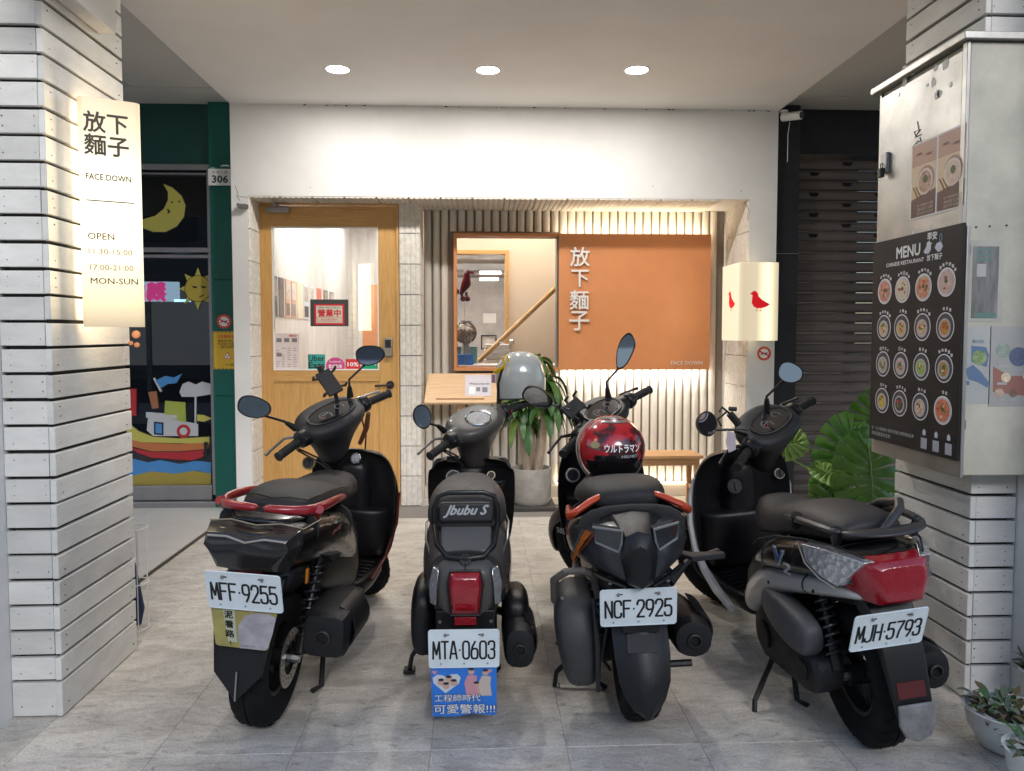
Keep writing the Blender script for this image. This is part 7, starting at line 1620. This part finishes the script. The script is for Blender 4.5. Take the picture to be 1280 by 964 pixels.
# ---------------------------------------------------------------- 3: matt dark scooter with orange rails
g_ = U(797, 893, Z=0)
t, m = new_scooter(g_.x, g_.y, 3.5, 'matt dark scooter with orange rails and a red helmet on its seat, second from right', lean=-3.5, over=.97, up=-.035)
M_m3 = mat('matt_dark_grey_paint', (.024, .026, .031), .33, var=.1, vscale=3, coat=.15)
common(t, m, dict(r=.225, tw=.065)); cvt(t, x=-.13); shock(t, -.115, -.07, .25, .02, .56, n=10, r=.026); shock(t, .12, -.04, .27, .08, .55)
f0 = U(693, 856, Z=0); stand(t, x=-.12, y=.24, foot=m.inverted() @ f0)
SEC = (
    (-.27, [(0, .705), (.035, .70), (.07, .655), (.062, .60), (.03, .555), (0, .535)]), (-.235, [(0, .73), (.055, .725), (.105, .70), (.11, .63), (.07, .56), (0, .53)]),
    (-.16, [(0, .745), (.08, .745), (.155, .725), (.165, .65), (.12, .56), (0, .53)]), (-.02, [(0, .75), (.10, .748), (.192, .722), (.205, .64), (.18, .545), (0, .52)]),
    (.14, [(0, .73), (.11, .728), (.198, .70), (.213, .62), (.19, .52), (0, .5)]), (.34, [(0, .68), (.11, .67), (.18, .64), (.195, .56), (.18, .45), (0, .42)]), (.55, [(0, .58), (.08, .56), (.13, .53), (.145, .45), (.14, .34), (0, .33)]))
tail = P_('tail_cowl', B().loft([hring(y, q) for y, q in SEC]), M_m3, t, sub=1)
gap(tail, SEC, -.10, 1); gap(tail, SEC, .22, 1)
bolts(t, [((-.09, -.222, .545), (0, -1, 0)), ((.09, -.222, .545), (0, -1, 0)), ((-.055, -.21, .50), (0, -1, 0)), ((.055, -.21, .50), (0, -1, 0)), ((-.26, -.02, .40), (-1, -.3, 0)), ((-.262, .02, .25), (-1, -.3, 0)), ((-.235, -.1, .45), (-.5, -1, 0))])
P_('tail_beak', B().loft([hring(y, q) for y, q in ((-.30, [(0, .70), (.02, .685), (.03, .63), (.02, .57), (0, .55)]), (-.27, [(0, .735), (.04, .72), (.055, .65), (.04, .56), (0, .53)]), (-.12, [(0, .765), (.06, .76), (.10, .74), (.08, .6), (0, .55)]), (.02, [(0, .77), (.08, .765), (.12, .75), (.1, .7), (0, .68)]))]), M_blk, t, bevel=.003)
for sg in (-1, 1):
    def q3(x, z, d=0): return V((sg * x, -.285 + abs(x) * .62 + d, z))
    fr_ = [(.048, .738), (.132, .742), (.125, .695), (.062, .672), (.052, .70)]
    P_('tail_light', B().loft([[q3(x, z, d) for x, z in fr_] for d in (-.012, .04)]), mat('dark_projector_lens', (.02, .022, .024), .07, coat=1), t, bevel=.002)
    P_('tail_light_rim', B().tube([q3(x, z, -.013) for x, z in fr_ + fr_[:2]], .0045, 6), mat('grey_lamp_rim', (.16, .17, .17), .4), t, smooth=True)
    ring = P_('rear_bracket', B().loft([[V((sg * x, y, z)) for x, z in ((.06, .575), (.11, .56), (.095, .50), (.045, .47), (.02, .50))] for y in (-.20, -.18)]), M_gry, t, bevel=.003)
    P_('lower_trim', B().tube([(sg * .155, -.10, .565), (sg * .10, -.20, .555), (sg * .04, -.25, .535)], [.004, .012, .008], 6), M_blk, t, smooth=True)
    M_or = mat('orange_red_rail', (.50, .055, .015), .3, coat=.5)
    secs = [((sg * .05, .02, .80), .004, .006), ((sg * .085, -.02, .798), .012, .010), ((sg * .125, -.055, .787), .016, .012), ((sg * .17, -.08, .765), .016, .013), ((sg * .195, -.06, .745), .013, .016), ((sg * .195, .02, .735), .012, .02), ((sg * .19, .12, .73), .010, .012)]
    rings = []; cs = [V(s[0]) for s in secs]
    for i, (c, a_, b_) in enumerate(secs):
        d = (cs[min(i + 1, len(cs) - 1)] - cs[max(i - 1, 0)]).normalized(); e1 = d.cross(V((0, 0, 1))).normalized(); rings.append([V(c) + e1 * a_ * math.cos(k * PI / 4) + V((0, 0, 1)) * b_ * math.sin(k * PI / 4) for k in range(8)])
    rl = P_('grab_rail', B().loft(rings), M_or, t, smooth=True, ang=50)
    P_('rail_web', B().loft([[V((sg * x, y, z)) for x, y, z in ((.06, -.0, .785), (.13, -.05, .772), (.185, -.06, .735), (.18, .0, .72), (.10, .0, .745))], [V((sg * x, y + .012, z - .004)) for x, y, z in ((.06, -.0, .785), (.13, -.05, .772), (.185, -.06, .735), (.18, .0, .72), (.10, .0, .745))]]), M_blk, rl)
# orange stripe and letters wrap the left rear quarter
def onside(x, y): return V((x, y, 0))
def wrap(pts, off=.003):
    """place (a, z) marks on the left rear quarter: a runs from the tail forward"""
    out = []
    for a, z in pts:
        k = [(-.235, .108), (-.16, .163), (-.02, .202), (.14, .212)]; x_ = k[-1][1]
        for (y0, x0), (y1, x1) in zip(k, k[1:]):
            if a <= y1: x_ = x0 + (x1 - x0) * max(0, (a - y0)) / (y1 - y0); break
        out.append(V((-x_ * (1 - max(0, abs(z - .65) - .02) * .9) - off, a - off * .5, z)))
    return out
for (o_, w__, c_) in ((0, .03, (.42, .11, .01)), (.035, .014, (.09, .10, .11)), (-.016, .008, (.16, .03, .005))):
    line = [(-.195 + o_, .722), (-.17 + o_, .69), (-.13 + o_, .65), (-.08 + o_, .61), (-.04 + o_, .575)]
    A_ = wrap(line); Bq = wrap([(a + w__, z) for a, z in line]); vs = A_ + Bq; n_ = len(line)
    P_('side_stripe', B().add([p for p in vs], [(i, i + 1, n_ + i + 1, n_ + i) for i in range(n_ - 1)]), mat('stripe_%d' % int(c_[0] * 100), c_, .4), tail)
lb_ = Basis((-.2085, -.02, .69), (.35, -1, .12), (-.2, 0, 1)); P_('lettering', text('DUKE', lb_, -.045, -.008, wd=.075, h=.020, d=.004, bold=.02, shear=.3), mat('silver_letter', (.5, .5, .5), .4), tail); P_('lettering', text('S', lb_, .02, .0, h=.030, wd=.035, d=.005, bold=.06, shear=.4), mat('dark_red_letter', (.22, .02, .02), .4), tail)
st_ = seat(t, 'seat', ((-.06, .80, .765, .075), (-.04, .825, .75, .11), (.05, .84, .735, .15), (.22, .83, .715, .165), (.32, .79, .70, .16), (.42, .765, .685, .15), (.58, .77, .66, .12), (.67, .76, .65, .09), (.70, .73, .65, .06)), M_seat)
for k in range(0): P_('seat_rib', B().tube([(-.12 + .004 * k, .02 + k * .035, .826 + .001 * k), (-.05, .03 + k * .035, .8405), (0, .028 + k * .035, .842), (.05, .03 + k * .035, .8405), (.12 - .004 * k, .02 + k * .035, .826 + .001 * k)], .0025, 5), M_black, st_, smooth=True)
# airbox, bracket arch and the sloping hugger
P_('air_box', B().loft([zring(z, yc, xw, yw, 14, 3.2, cx=cx_) for z, yc, xw, yw, cx_ in ((.13, .02, .045, .10, -.185), (.17, .0, .062, .13, -.185), (.30, -.01, .075, .15, -.195), (.385, .0, .074, .14, -.195), (.44, .02, .062, .11, -.19), (.46, .03, .04, .07, -.185))]), mat('airbox_grey', (.050, .05, .052), .5, var=.3, vscale=6, bump=.3), t, sub=2)
for k in range(0): P_('rib', B().tube([(-.262 + .002 * k, -.09, .22 + .04 * k), (-.235, -.142, .22 + .04 * k), (-.195, -.155, .22 + .04 * k), (-.155, -.14, .22 + .04 * k)], .004, 6), M_gry, t, smooth=True)
P_('drain_hose', B().tube([(-.13, -.10, .42), (-.10, -.14, .36), (-.12, -.12, .25), (-.09, -.05, .18)], .006, 6), M_black, t, smooth=True)
P_('air_box_clamp', B().tube([(-.138, -.155, .46), (-.135, -.165, .30), (-.14, -.14, .15)], .008, 6), M_gry, t, smooth=True)
P_('air_intake_arch', B().tube([(-.262, -.04, .42), (-.258, -.10, .52), (-.22, -.13, .57), (-.165, -.14, .575), (-.13, -.12, .54), (-.12, -.08, .44)], [.012, .016, .018, .018, .016, .010], 8), mat('brown_grey_plastic', (.095, .088, .078), .5, var=.2), t, smooth=True)
P_('tail_skirt', B().loft([hring(y, q) for y, q in ((-.215, [(0, .56), (.10, .575), (.105, .53), (.05, .45), (0, .43)]), (-.10, [(0, .56), (.14, .565), (.14, .5), (.09, .43), (0, .41)]), (.08, [(0, .56), (.14, .55), (.13, .48), (.09, .44), (0, .42)]))]), M_blk, t, sub=1)
P_('plate_arm', B().loft([[V((x, y, z)) for x, z in ((-.075, .50), (.075, .50), (.055, .36), (-.055, .36))] for y in (-.205, -.18)]), M_blk, t, bevel=.003)
hug = B(); rings = []
for y, z, w_, dz_ in ((-.13, .43, .080, .02), (-.20, .37, .090, .03), (-.25, .29, .088, .035), (-.278, .22, .080, .03), (-.288, .17, .062, .02), (-.290, .135, .040, .01), (-.288, .12, .016, .01)):
    rings.append([V((x * w_, y + (0 if abs(x) < .5 else .035 * abs(x)), z + 0 * x)) for x in (-1, -.8, -.25, .25, .8, 1)] + [V((x * w_ * .96, y + .02 + (0 if abs(x) < .5 else .035 * abs(x)), z)) for x in (1, .8, .25, -.25, -.8, -1)])
P_('rear_fender', hug.loft(rings), M_blk, t, bevel=.002)
P_('fender_plate', B().loft([[V((x, y - .004, z)) for x, z, y in ((-.045, .36, -.202), (.045, .36, -.202), (.05, .31, -.236), (-.05, .31, -.236))], [V((x, y + .01, z)) for x, z, y in ((-.045, .36, -.202), (.045, .36, -.202), (.05, .31, -.236), (-.05, .31, -.236))]]), M_gry, t, bevel=.002)
c = pt(m, 798, 811, 2.30); c.y /= WARP['k']; P_('reflector', B().box(c.x - .041, c.y - .006, c.z - .016, c.x + .041, c.y + .006, c.z + .016), M_refl, t, bevel=.002)
muffler(t, m, 868, 800, 2.34, r=.066, p=2.2)
P_('peg_arm', B().tube([(.13, .0, .45), (.2, .05, .50), (.33, .12, .52)], [.02, .014, .012], 8), M_blk, t, smooth=True); P_('silencer_bracket', B().tube([(.1, -.12, .22), (.17, -.12, .22)], .012, 8), M_blk, t, smooth=True)
P_('passenger_peg', B().loft([[V((x, y, z)) for x, y in ((.16, .12), (.22, .04), (.34, .06), (.34, .09), (.23, .10), (.17, .17))] for z in (.50, .53)]), M_gry, t, bevel=.004)
bs, Wd, Hd, pl = licence_plate(t, m, 'NCF·2925', 798, 759, 2.27, 98.5, tilt=16, hk=.565, roll=.6)
floorboard(t, .60, .98, .16)
shield(t, 1.0, .84, (M_blk, M_m3), w=.20, pocket=.60)
ring_cap(t, pt(m, 716, 594, 3.26), .032, M_alu, M_gry, 'fuel_cap')
T, steer, half = bars(t, m, (702, 562, 3.12), (811, 491, 3.55), M_blk, lever=M_blk, pod=1.2)
front_end(t, steer, 1.25)
mirror(t, m, 672, 497, 3.18, .135, .085, T @ V((-.15, .03, .04)), 'angular', roll=-35, face=(.0, -1, -.55), bend=T @ V((-.20, .03, .13)))
mirror(t, m, 782, 439, 3.35, .085, .155, T @ V((.10, .04, .04)), 'diamond', roll=0, face=(-.55, -1, .05), bend=T @ V((.10, .05, .12)))
c_ = pt(m, 716, 500, 3.22); hb = Basis(c_, T.to_3x3() @ V((1, .1, 0)), T.to_3x3() @ V((-.1, .8, .5)))
ph = P_('phone_holder', B().loft([[hb.p(x, y, d) for x, y in ((-.06, -.03), (.06, -.03), (.06, .03), (-.06, .03))] for d in (-.008, .008)]), M_gry, t, bevel=.003)
for (a_, c2) in ((-.06, .035), (.06, .035), (.0, .04), (-.06, -.035), (.06, -.035)): P_('holder_claw', B().tube([hb.p(a_ * .8, c2 * .8, 0), hb.p(a_, c2 * 1.2, 0), hb.p(a_, c2 * 1.2, .028)], .006, 6), M_black, ph, smooth=True)
P_('holder_stem', B().tube([hb.p(0, 0, -.008), T @ V((-.06, .05, .03))], .012, 8), M_black, ph, smooth=True)
P_('cable', B().tube([T @ V((.1, .03, -.02)), T @ V((.17, .01, -.13)), T @ V((.05, .05, -.2))], .005, 6), M_black, t, smooth=True)

# red full face helmet on the seat
hc = U(765, 560, Y=2.95); sz = .80
t2 = thing('full_face_helmet', (hc.x, hc.y, hc.z - .12), 'red and black full face helmet with white lettering resting on the scooter seat', 'helmet')
m_ = bpy.data.materials.new('red_camo_shell'); m_.use_nodes = True; n = m_.node_tree.nodes; l = m_.node_tree.links; b_ = n['Principled BSDF']
tc = n.new('ShaderNodeTexCoord'); vo = n.new('ShaderNodeTexNoise'); vo.inputs['Scale'].default_value = 13; vo.inputs['Detail'].default_value = 1.5; vo.inputs['Distortion'].default_value = .8; mp = n.new('ShaderNodeMapping'); mp.inputs['Scale'].default_value = (1, 1, 1.8); l.new(tc.outputs['Object'], mp.inputs[0]); l.new(mp.outputs[0], vo.inputs[0])
rp = n.new('ShaderNodeValToRGB'); rp.color_ramp.interpolation = 'CONSTANT'; e_ = rp.color_ramp.elements; e_[0].position = 0; e_[0].color = (.055, .012, .016, 1); e_[1].position = .47; e_[1].color = (.42, .012, .022, 1)
q_ = rp.color_ramp.elements.new(.40); q_.color = (.16, .012, .02, 1); l.new(vo.outputs[0], rp.inputs[0]); l.new(rp.outputs[0], b_.inputs['Base Color']); b_.inputs['Roughness'].default_value = .18; b_.inputs['Coat Weight'].default_value = .8; b_.inputs['Coat Roughness'].default_value = .05
def hel_pt(az, el, k=1.0):
    """helmet surface: az 0 faces the street, el up"""
    x = math.sin(az) * math.cos(el); y = -math.cos(az) * math.cos(el); z = math.sin(el)
    return V((hc.x + x * .134 * k, hc.y + y * .16 * k + .02, hc.z + (z * .128 if z > 0 else z * .15) * k))
rings = []
for i in range(13):
    el = R(88 - i * (88 + 52) / 12); rings.append([hel_pt(j * 2 * PI / 36, el) for j in range(36)])
for i in range(3): rings.append([hel_pt(j * 2 * PI / 36, R(-52), .93 - .1 * i) for j in range(36)])
put('shell', B().loft(rings), m_, t2, smooth=True, ang=70)
def hband(name, el0, el1, az0, az1, k, mm_, n=20, rows=4):
    rs = []
    for kk in (k, k - .03):
        for i in (range(rows + 1) if kk == k else range(rows, -1, -1)):
            el = R(el0 + (el1 - el0) * i / rows); rs.append([hel_pt(R(az0 + (az1 - az0) * j / n), el, kk) for j in range(n + 1)])
    b = B(); W = n + 1; vs = [p for r in rs for p in r]; fs = []
    for i in range(len(rs)):
        i2 = (i + 1) % len(rs)
        for j in range(n): fs.append((i * W + j, i * W + j + 1, i2 * W + j + 1, i2 * W + j))
    return put(name, b.add(vs, fs), mm_, t2, smooth=True, ang=40)
hband('rear_guard', -50, -13, -58, 58, 1.025, M_gloss); hband('rear_spoiler', -4, -12, -38, 38, 1.02, M_gloss); hband('top_stripe', 78, 66, -70, 70, 1.012, M_gloss); hband('top_vent', 62, 56, -42, 42, 1.02, mat('grey_vent', (.15, .14, .15), .3)); hband('rim_trim', -50, -56, -180, 180, 1.01, M_black, 48)
def htext(s, az0, az1, el, h, mm_, name='lettering', bold=.03):
    b0 = B(); text(s, Basis((0, 0, 0), (1, 0, 0), (0, 0, 1)), 0, 0, wd=2.0, d=0, bold=bold, b=b0)
    ys = [p.z for p in b0.v]; hh = max(ys) - min(ys)
    b = B(); b.add([hel_pt(R((az0 + az1) / 2 + (az1 - az0) / 2 * p.x), R(el + h * p.z / hh), 1.035) for p in b0.v], b0.f); return put(name, b, mm_, t2)
htext('ウルトラマン', -22, 38, 8, 14, M_wprint)
hband('maker_badge', -2, -7, -5, 36, 1.03, M_ink, rows=1); htext('HELMET', 5, 34, -4.6, 4, mat('grey_badge_print', (.45, .45, .48), .5), bold=.02)
b = B(); cz_0 = hel_pt(R(-38), R(12), 1.02); nn_ = (cz_0 - hc).normalized(); rt_ = V((0, 0, 1)).cross(nn_).normalized() * 1; bs4 = Basis(cz_0, rt_, nn_.cross(rt_)); disc(b, bs4, 0, 0, .020, .013, d0=-.004, d1=.004); put('oval_badge', b, mat('gold_badge', (.35, .28, .15), .35, .4), t2)
put('visor_seal', B().tube([hel_pt(R(-96), R(a_), 1.02) for a_ in range(-50, 60, 8)], .005, 6), mat('pale_seal', (.4, .37, .32), .4), t2, smooth=True)

# ---------------------------------------------------------------- 4: silver and black scooter at the right
g_ = U(1090, 928, Z=0)
t, m = new_scooter(g_.x, g_.y, -3.0, 'black scooter with silver side panels and a red and clear tail light, farthest right', lean=-6, over=.80)
M_sil = mat('silver_grey_paint', (.48, .48, .475), .3, .1, coat=.6, var=.08, vscale=4)
common(t, m, dict(r=.225, tw=.058, sp=3, top=-.06)); cvt(t, x=-.145, y1=.44, z=.22, m=M_engb); shock(t, -.105, -.03, .26, .07, .56, r=.026); 
f0 = U(941, 888, Z=0); stand(t, x=-.14, y=.30, foot=m.inverted() @ f0)
P_('air_box', B().loft([sring(y, zt, zb, w_, 14, 3, cx=-.165) for y, zt, zb, w_ in ((-.02, .39, .33, .03), (.02, .42, .28, .042), (.14, .435, .28, .050), (.26, .435, .31, .045), (.34, .42, .35, .03))]), mat('grey_air_box', (.09, .09, .095), .5, var=.3), t, sub=2)
SEC = ((-.24, [(0, .55), (.075, .55), (.092, .547), (.097, .540), (.09, .533), (0, .533)]), (-.16, [(0, .565), (.09, .565), (.118, .560), (.126, .545), (.112, .520), (0, .52)]),
    (.0, [(0, .56), (.13, .56), (.158, .550), (.166, .522), (.148, .488), (0, .48)]), (.2, [(0, .525), (.13, .525), (.168, .515), (.184, .475), (.165, .435), (0, .43)]),
    (.36, [(0, .49), (.13, .49), (.168, .475), (.186, .41), (.168, .345), (0, .34)]), (.47, [(0, .45), (.13, .44), (.162, .42), (.184, .34), (.17, .26), (0, .26)]), (.60, [(0, .34), (.13, .33), (.165, .31), (.18, .27), (.17, .20), (0, .20)]))
low = P_('side_panel', B().loft([hring(y, q) for y, q in SEC]), M_sil, t, sub=2); gap(low, SEC, .05, 2)
bolts(low, [((-.160, -.02, .518), (-1, 0, 0)), ((-.176, .28, .45), (-1, 0, 0))], m=M_black)
SEC = ((-.245, [(0, .665), (.06, .665), (.092, .655), (.100, .61), (.088, .555), (0, .55)]), (-.17, [(0, .68), (.08, .68), (.122, .668), (.134, .62), (.122, .562), (0, .56)]),
    (.0, [(0, .675), (.11, .675), (.164, .662), (.188, .61), (.170, .548), (0, .54)]), (.2, [(0, .635), (.11, .635), (.174, .622), (.200, .565), (.182, .508), (0, .5)]),
    (.36, [(0, .58), (.12, .577), (.165, .565), (.194, .52), (.175, .475), (0, .47)]), (.50, [(0, .51), (.1, .50), (.14, .49), (.16, .465), (.15, .44), (0, .43)]))
up = P_('tail_cowl', B().loft([hring(y, q) for y, q in SEC]), M_gloss, t, sub=2); gap(up, SEC, -.09, 2); gap(up, SEC, .30, 2)
# lamps: red block wrapping the tail, clear wedges on the sides
P_('tail_light', B().loft([hring(y, q) for y, q in ((-.295, [(0, .642), (.045, .642), (.062, .636), (.066, .60), (.050, .545), (0, .543)]), (-.275, [(0, .658), (.058, .658), (.082, .650), (.088, .60), (.066, .532), (0, .53)]), (-.225, [(0, .664), (.07, .664), (.104, .655), (.112, .60), (.086, .534), (0, .53)]), (-.15, [(0, .668), (.08, .668), (.125, .664), (.130, .64), (.118, .565), (0, .56)]))]), M_redlens, t, bevel=.003)
for sg in (-1, 1):
    o_ = [(-.268, .660, .096), (-.17, .672, .140), (.0, .668, .178), (-.05, .625, .186), (-.11, .590, .168), (-.17, .572, .142), (-.215, .612, .120)]
    P_('indicator', B().loft([[V((sg * (x + d), y, z)) for y, z, x in o_] for d in (-.03, .004)]), M_clearlens, t, bevel=.002)
    P_('indicator_rim', B().tube([V((sg * (x + .003), y, z)) for y, z, x in [(.02, .670, .179), (-.05, .620, .189), (-.11, .585, .171), (-.17, .566, .146)]], .003, 5), M_alu, t, smooth=True)
    P_('cowl_edge', B().tube([V((sg * x, y, z)) for y, z, x in ((-.25, .668, .088), (-.16, .684, .128), (.0, .679, .166), (.2, .636, .172), (.38, .575, .162), (.47, .53, .145))], .0035, 5), M_gry, up, smooth=True)
lb_ = Basis((-.1985, .17, .634), (.05, -1, .06), (-.12, 0, 1)); M_vb = mat('chrome_badge', (.7, .75, .85), .25, .6)
c = pt(m, 992, 712, 2.52); lb_ = Basis((-.205, .10, .592), (.03, -1, .02), (.10, 0, 1)); WARP['on'] = False
P_('lettering', text('V', lb_, -.01, .004, wd=.075, h=.058, d=.002, bold=.03, ext=.004), M_vb, up); P_('lettering_fill', text('V', lb_, -.01, .006, wd=.055, h=.045, d=.004, ext=.0045), mat('navy_badge', (.03, .07, .15), .3), up); P_('lettering', text('2', lb_, .048, -.018, wd=.045, h=.030, d=.002, bold=.03, ext=.004), M_vb, up); WARP['on'] = True
st_ = seat(t, 'seat', ((-.13, .73, .69, .085), (-.11, .75, .68, .105), (.0, .758, .665, .125), (.18, .752, .63, .132), (.32, .712, .59, .135), (.43, .685, .575, .125), (.53, .692, .54, .105), (.60, .682, .525, .08), (.635, .64, .53, .055), (.64, .60, .54, .04)), M_seat2)
M_rk = mat('rail_satin_black', (.035, .035, .038), .35, var=.2, wear=.3)
for sg in (-1, 1):
    P_('grab_rail', B().loft([[V((sg * (x + w_ * math.cos(k * PI / 5)), y + .004 * math.sin(k), z + h_ * math.sin(k * PI / 5))) for k in range(10)] for x, y, z, w_, h_ in ((.132, .22, .695, .005, .008), (.146, .14, .712, .013, .014), (.152, .02, .728, .016, .012), (.146, -.10, .734, .016, .010), (.125, -.19, .734, .016, .009))]), M_rk, t, sub=1)
    P_('rail_mount', B().tube([(sg * .15, .08, .735), (sg * .145, .10, .69)], [.018, .013], 8), M_blk, t, smooth=True); P_('rail_mount', B().tube([(sg * .13, -.16, .735), (sg * .12, -.13, .69)], [.02, .014], 8), M_blk, t, smooth=True)
P_('rear_spoiler', B().loft([[V(p) for p in r_] for r_ in ([(-.140, -.16, .728), (-.140, -.16, .742), (-.125, -.23, .740), (-.125, -.235, .730)], [(-.08, -.22, .718), (-.08, -.20, .748), (-.07, -.28, .742), (-.07, -.285, .728)], [(0, -.23, .718), (0, -.20, .750), (0, -.295, .742), (0, -.30, .728)], [(.08, -.22, .718), (.08, -.20, .748), (.07, -.28, .742), (.07, -.285, .728)], [(.140, -.16, .728), (.140, -.16, .742), (.125, -.23, .740), (.125, -.235, .730)])]), M_rk, t, sub=2)
P_('rail_arch', B().tube([(.13, .19, .69), (.138, .08, .742), (.125, -.05, .770), (.075, -.15, .772), (.02, -.205, .756), (-.02, -.23, .735)], [.008, .013, .015, .015, .013, .011], 10), M_rk, t, smooth=True)
P_('rear_fender', B().loft([hring(y, q) for y, q in ((-.16, [(0, .55), (.08, .55), (.09, .5), (.08, .48), (0, .48)]), (-.215, [(0, .49), (.066, .49), (.07, .44), (.06, .42), (0, .42)]), (-.265, [(0, .38), (.062, .38), (.066, .33), (.055, .32), (0, .32)]), (-.305, [(0, .24), (.055, .24), (.056, .21), (.05, .20), (0, .195)]))]), M_blk, t, bevel=.004)
P_('mud_flap', B().loft([[V((x * .054, y, z + .05)) for x, z in ((-1, .20), (1, .20), (1, .14), (.7, .105), (0, .09), (-.7, .105), (-1, .14))] for y in (-.322, -.308)]), mat('worn_grey_rubber', (.22, .22, .22), .7, var=.4, vscale=20, wear=.5), t, bevel=.004)
P_('reflector', B().loft([[V((x, y, z)) for x, z, y in ((-.042, .305, -.2885), (.042, .305, -.2885), (.042, .262, -.300), (-.042, .262, -.300))], [V((x, y + .008, z)) for x, z, y in ((-.042, .305, -.2885), (.042, .305, -.2885), (.042, .262, -.300), (-.042, .262, -.300))]]), mat('dull_red_reflector', (.09, .01, .012), .4), t)
muffler(t, m, 1168, 838, 2.16, L_=.44, r=.062, p=2.3, hx=.95, hz=1.1)
bs, Wd, Hd, pl = licence_plate(t, m, 'MJH·5793', 1111, 787, 2.045, 104, tilt=20, roll=1.5, yaw=2, hk=.565)
fb_ = floorboard(t, .60, .98, .17)
P_('tail_skirt', B().loft([hring(y, q) for y, q in ((-.15, [(0, .545), (.08, .545), (.085, .50), (0, .50)]), (.1, [(0, .56), (.10, .56), (.10, .45), (0, .45)]))]), M_blk, t, bevel=.005)
sh_ = shield(t, 1.0, .80, (M_blk, M_sil), w=.215, pocket=.54)
P_('shield_edge', B().tube([(-.20, .92, .70), (-.222, .935, .62), (-.226, .955, .50), (-.212, .965, .38), (-.19, .93, .29), (-.185, .80, .24), (-.185, .65, .22)], [.010, .013, .014, .016, .018, .02, .016], 8), mat('pale_silver_paint', (.68, .67, .66), .3, 0, coat=.6), t, smooth=True)
P_('shield_edge', B().tube([(.20, .92, .70), (.222, .935, .62), (.226, .955, .50), (.212, .965, .38), (.19, .93, .29), (.185, .80, .24), (.185, .65, .22)], [.010, .013, .014, .016, .018, .02, .016], 8), MATS['pale_silver_paint'], t, smooth=True)
ring_cap(t, pt(m, 918, 608, 3.14), .032, M_gry, M_gry, 'fuel_cap'); ring_cap(t, pt(m, 974, 592, 3.20), .024, mat('worn_ring', (.3, .28, .25), .4, .6), M_black, 'ignition_lock')
c = pt(m, 883, 642, 3.26); P_('amber_reflector', B().loft([[V((c.x + .012 * math.cos(k * PI / 8), c.y + d, c.z + .028 * math.sin(k * PI / 8))) for k in range(16)] for d in (0, .008)]), mat('cream_reflector', (.45, .40, .27), .3), t)
T, steer, half = bars(t, m, (921, 574, 2.95), (1013, 508, 3.37), M_gry, lever=M_blk, pod=1.4)
front_end(t, steer, 1.24)
mirror(t, m, 884, 530, 3.05, .092, .10, T @ V((-.15, .03, .04)), 'oval', face=(.35, -1, .12))
mirror(t, m, 988, 466, 3.16, .10, .085, T @ V((.06, .05, .05)), 'angular', roll=-20, face=(-.25, -1, .05), bend=T @ V((.06, .06, .11)))
c_ = pt(m, 912, 517, 3.1); b = B().tube([c_, c_ + V((.035, 0, -.05))], .016, 8).tube([c_ + V((0, 0, .0)), c_ + V((-.03, 0, .03)), c_ + V((-.045, 0, .01))], .005, 6).tube([c_ + V((-.01, 0, .01)), c_ + V((-.05, .01, -.02)), c_ + V((-.04, 0, -.05))], .0045, 6).tube([c_ + V((.0, 0, .02)), c_ + V((.03, 0, .015))], .010, 6)
P_('phone_clamp', b, M_black, t, smooth=True)
P_('reflective_tag', B().loft([[pt(m, 914 + x, 552 + y, 3.02 + d) for x, y in ((-5, -14), (5, -10), (6, 10), (-3, 14), (-7, 2))] for d in (0, .006)]), mat('lilac_reflective', (.5, .45, .5), .3, var=.3), t)
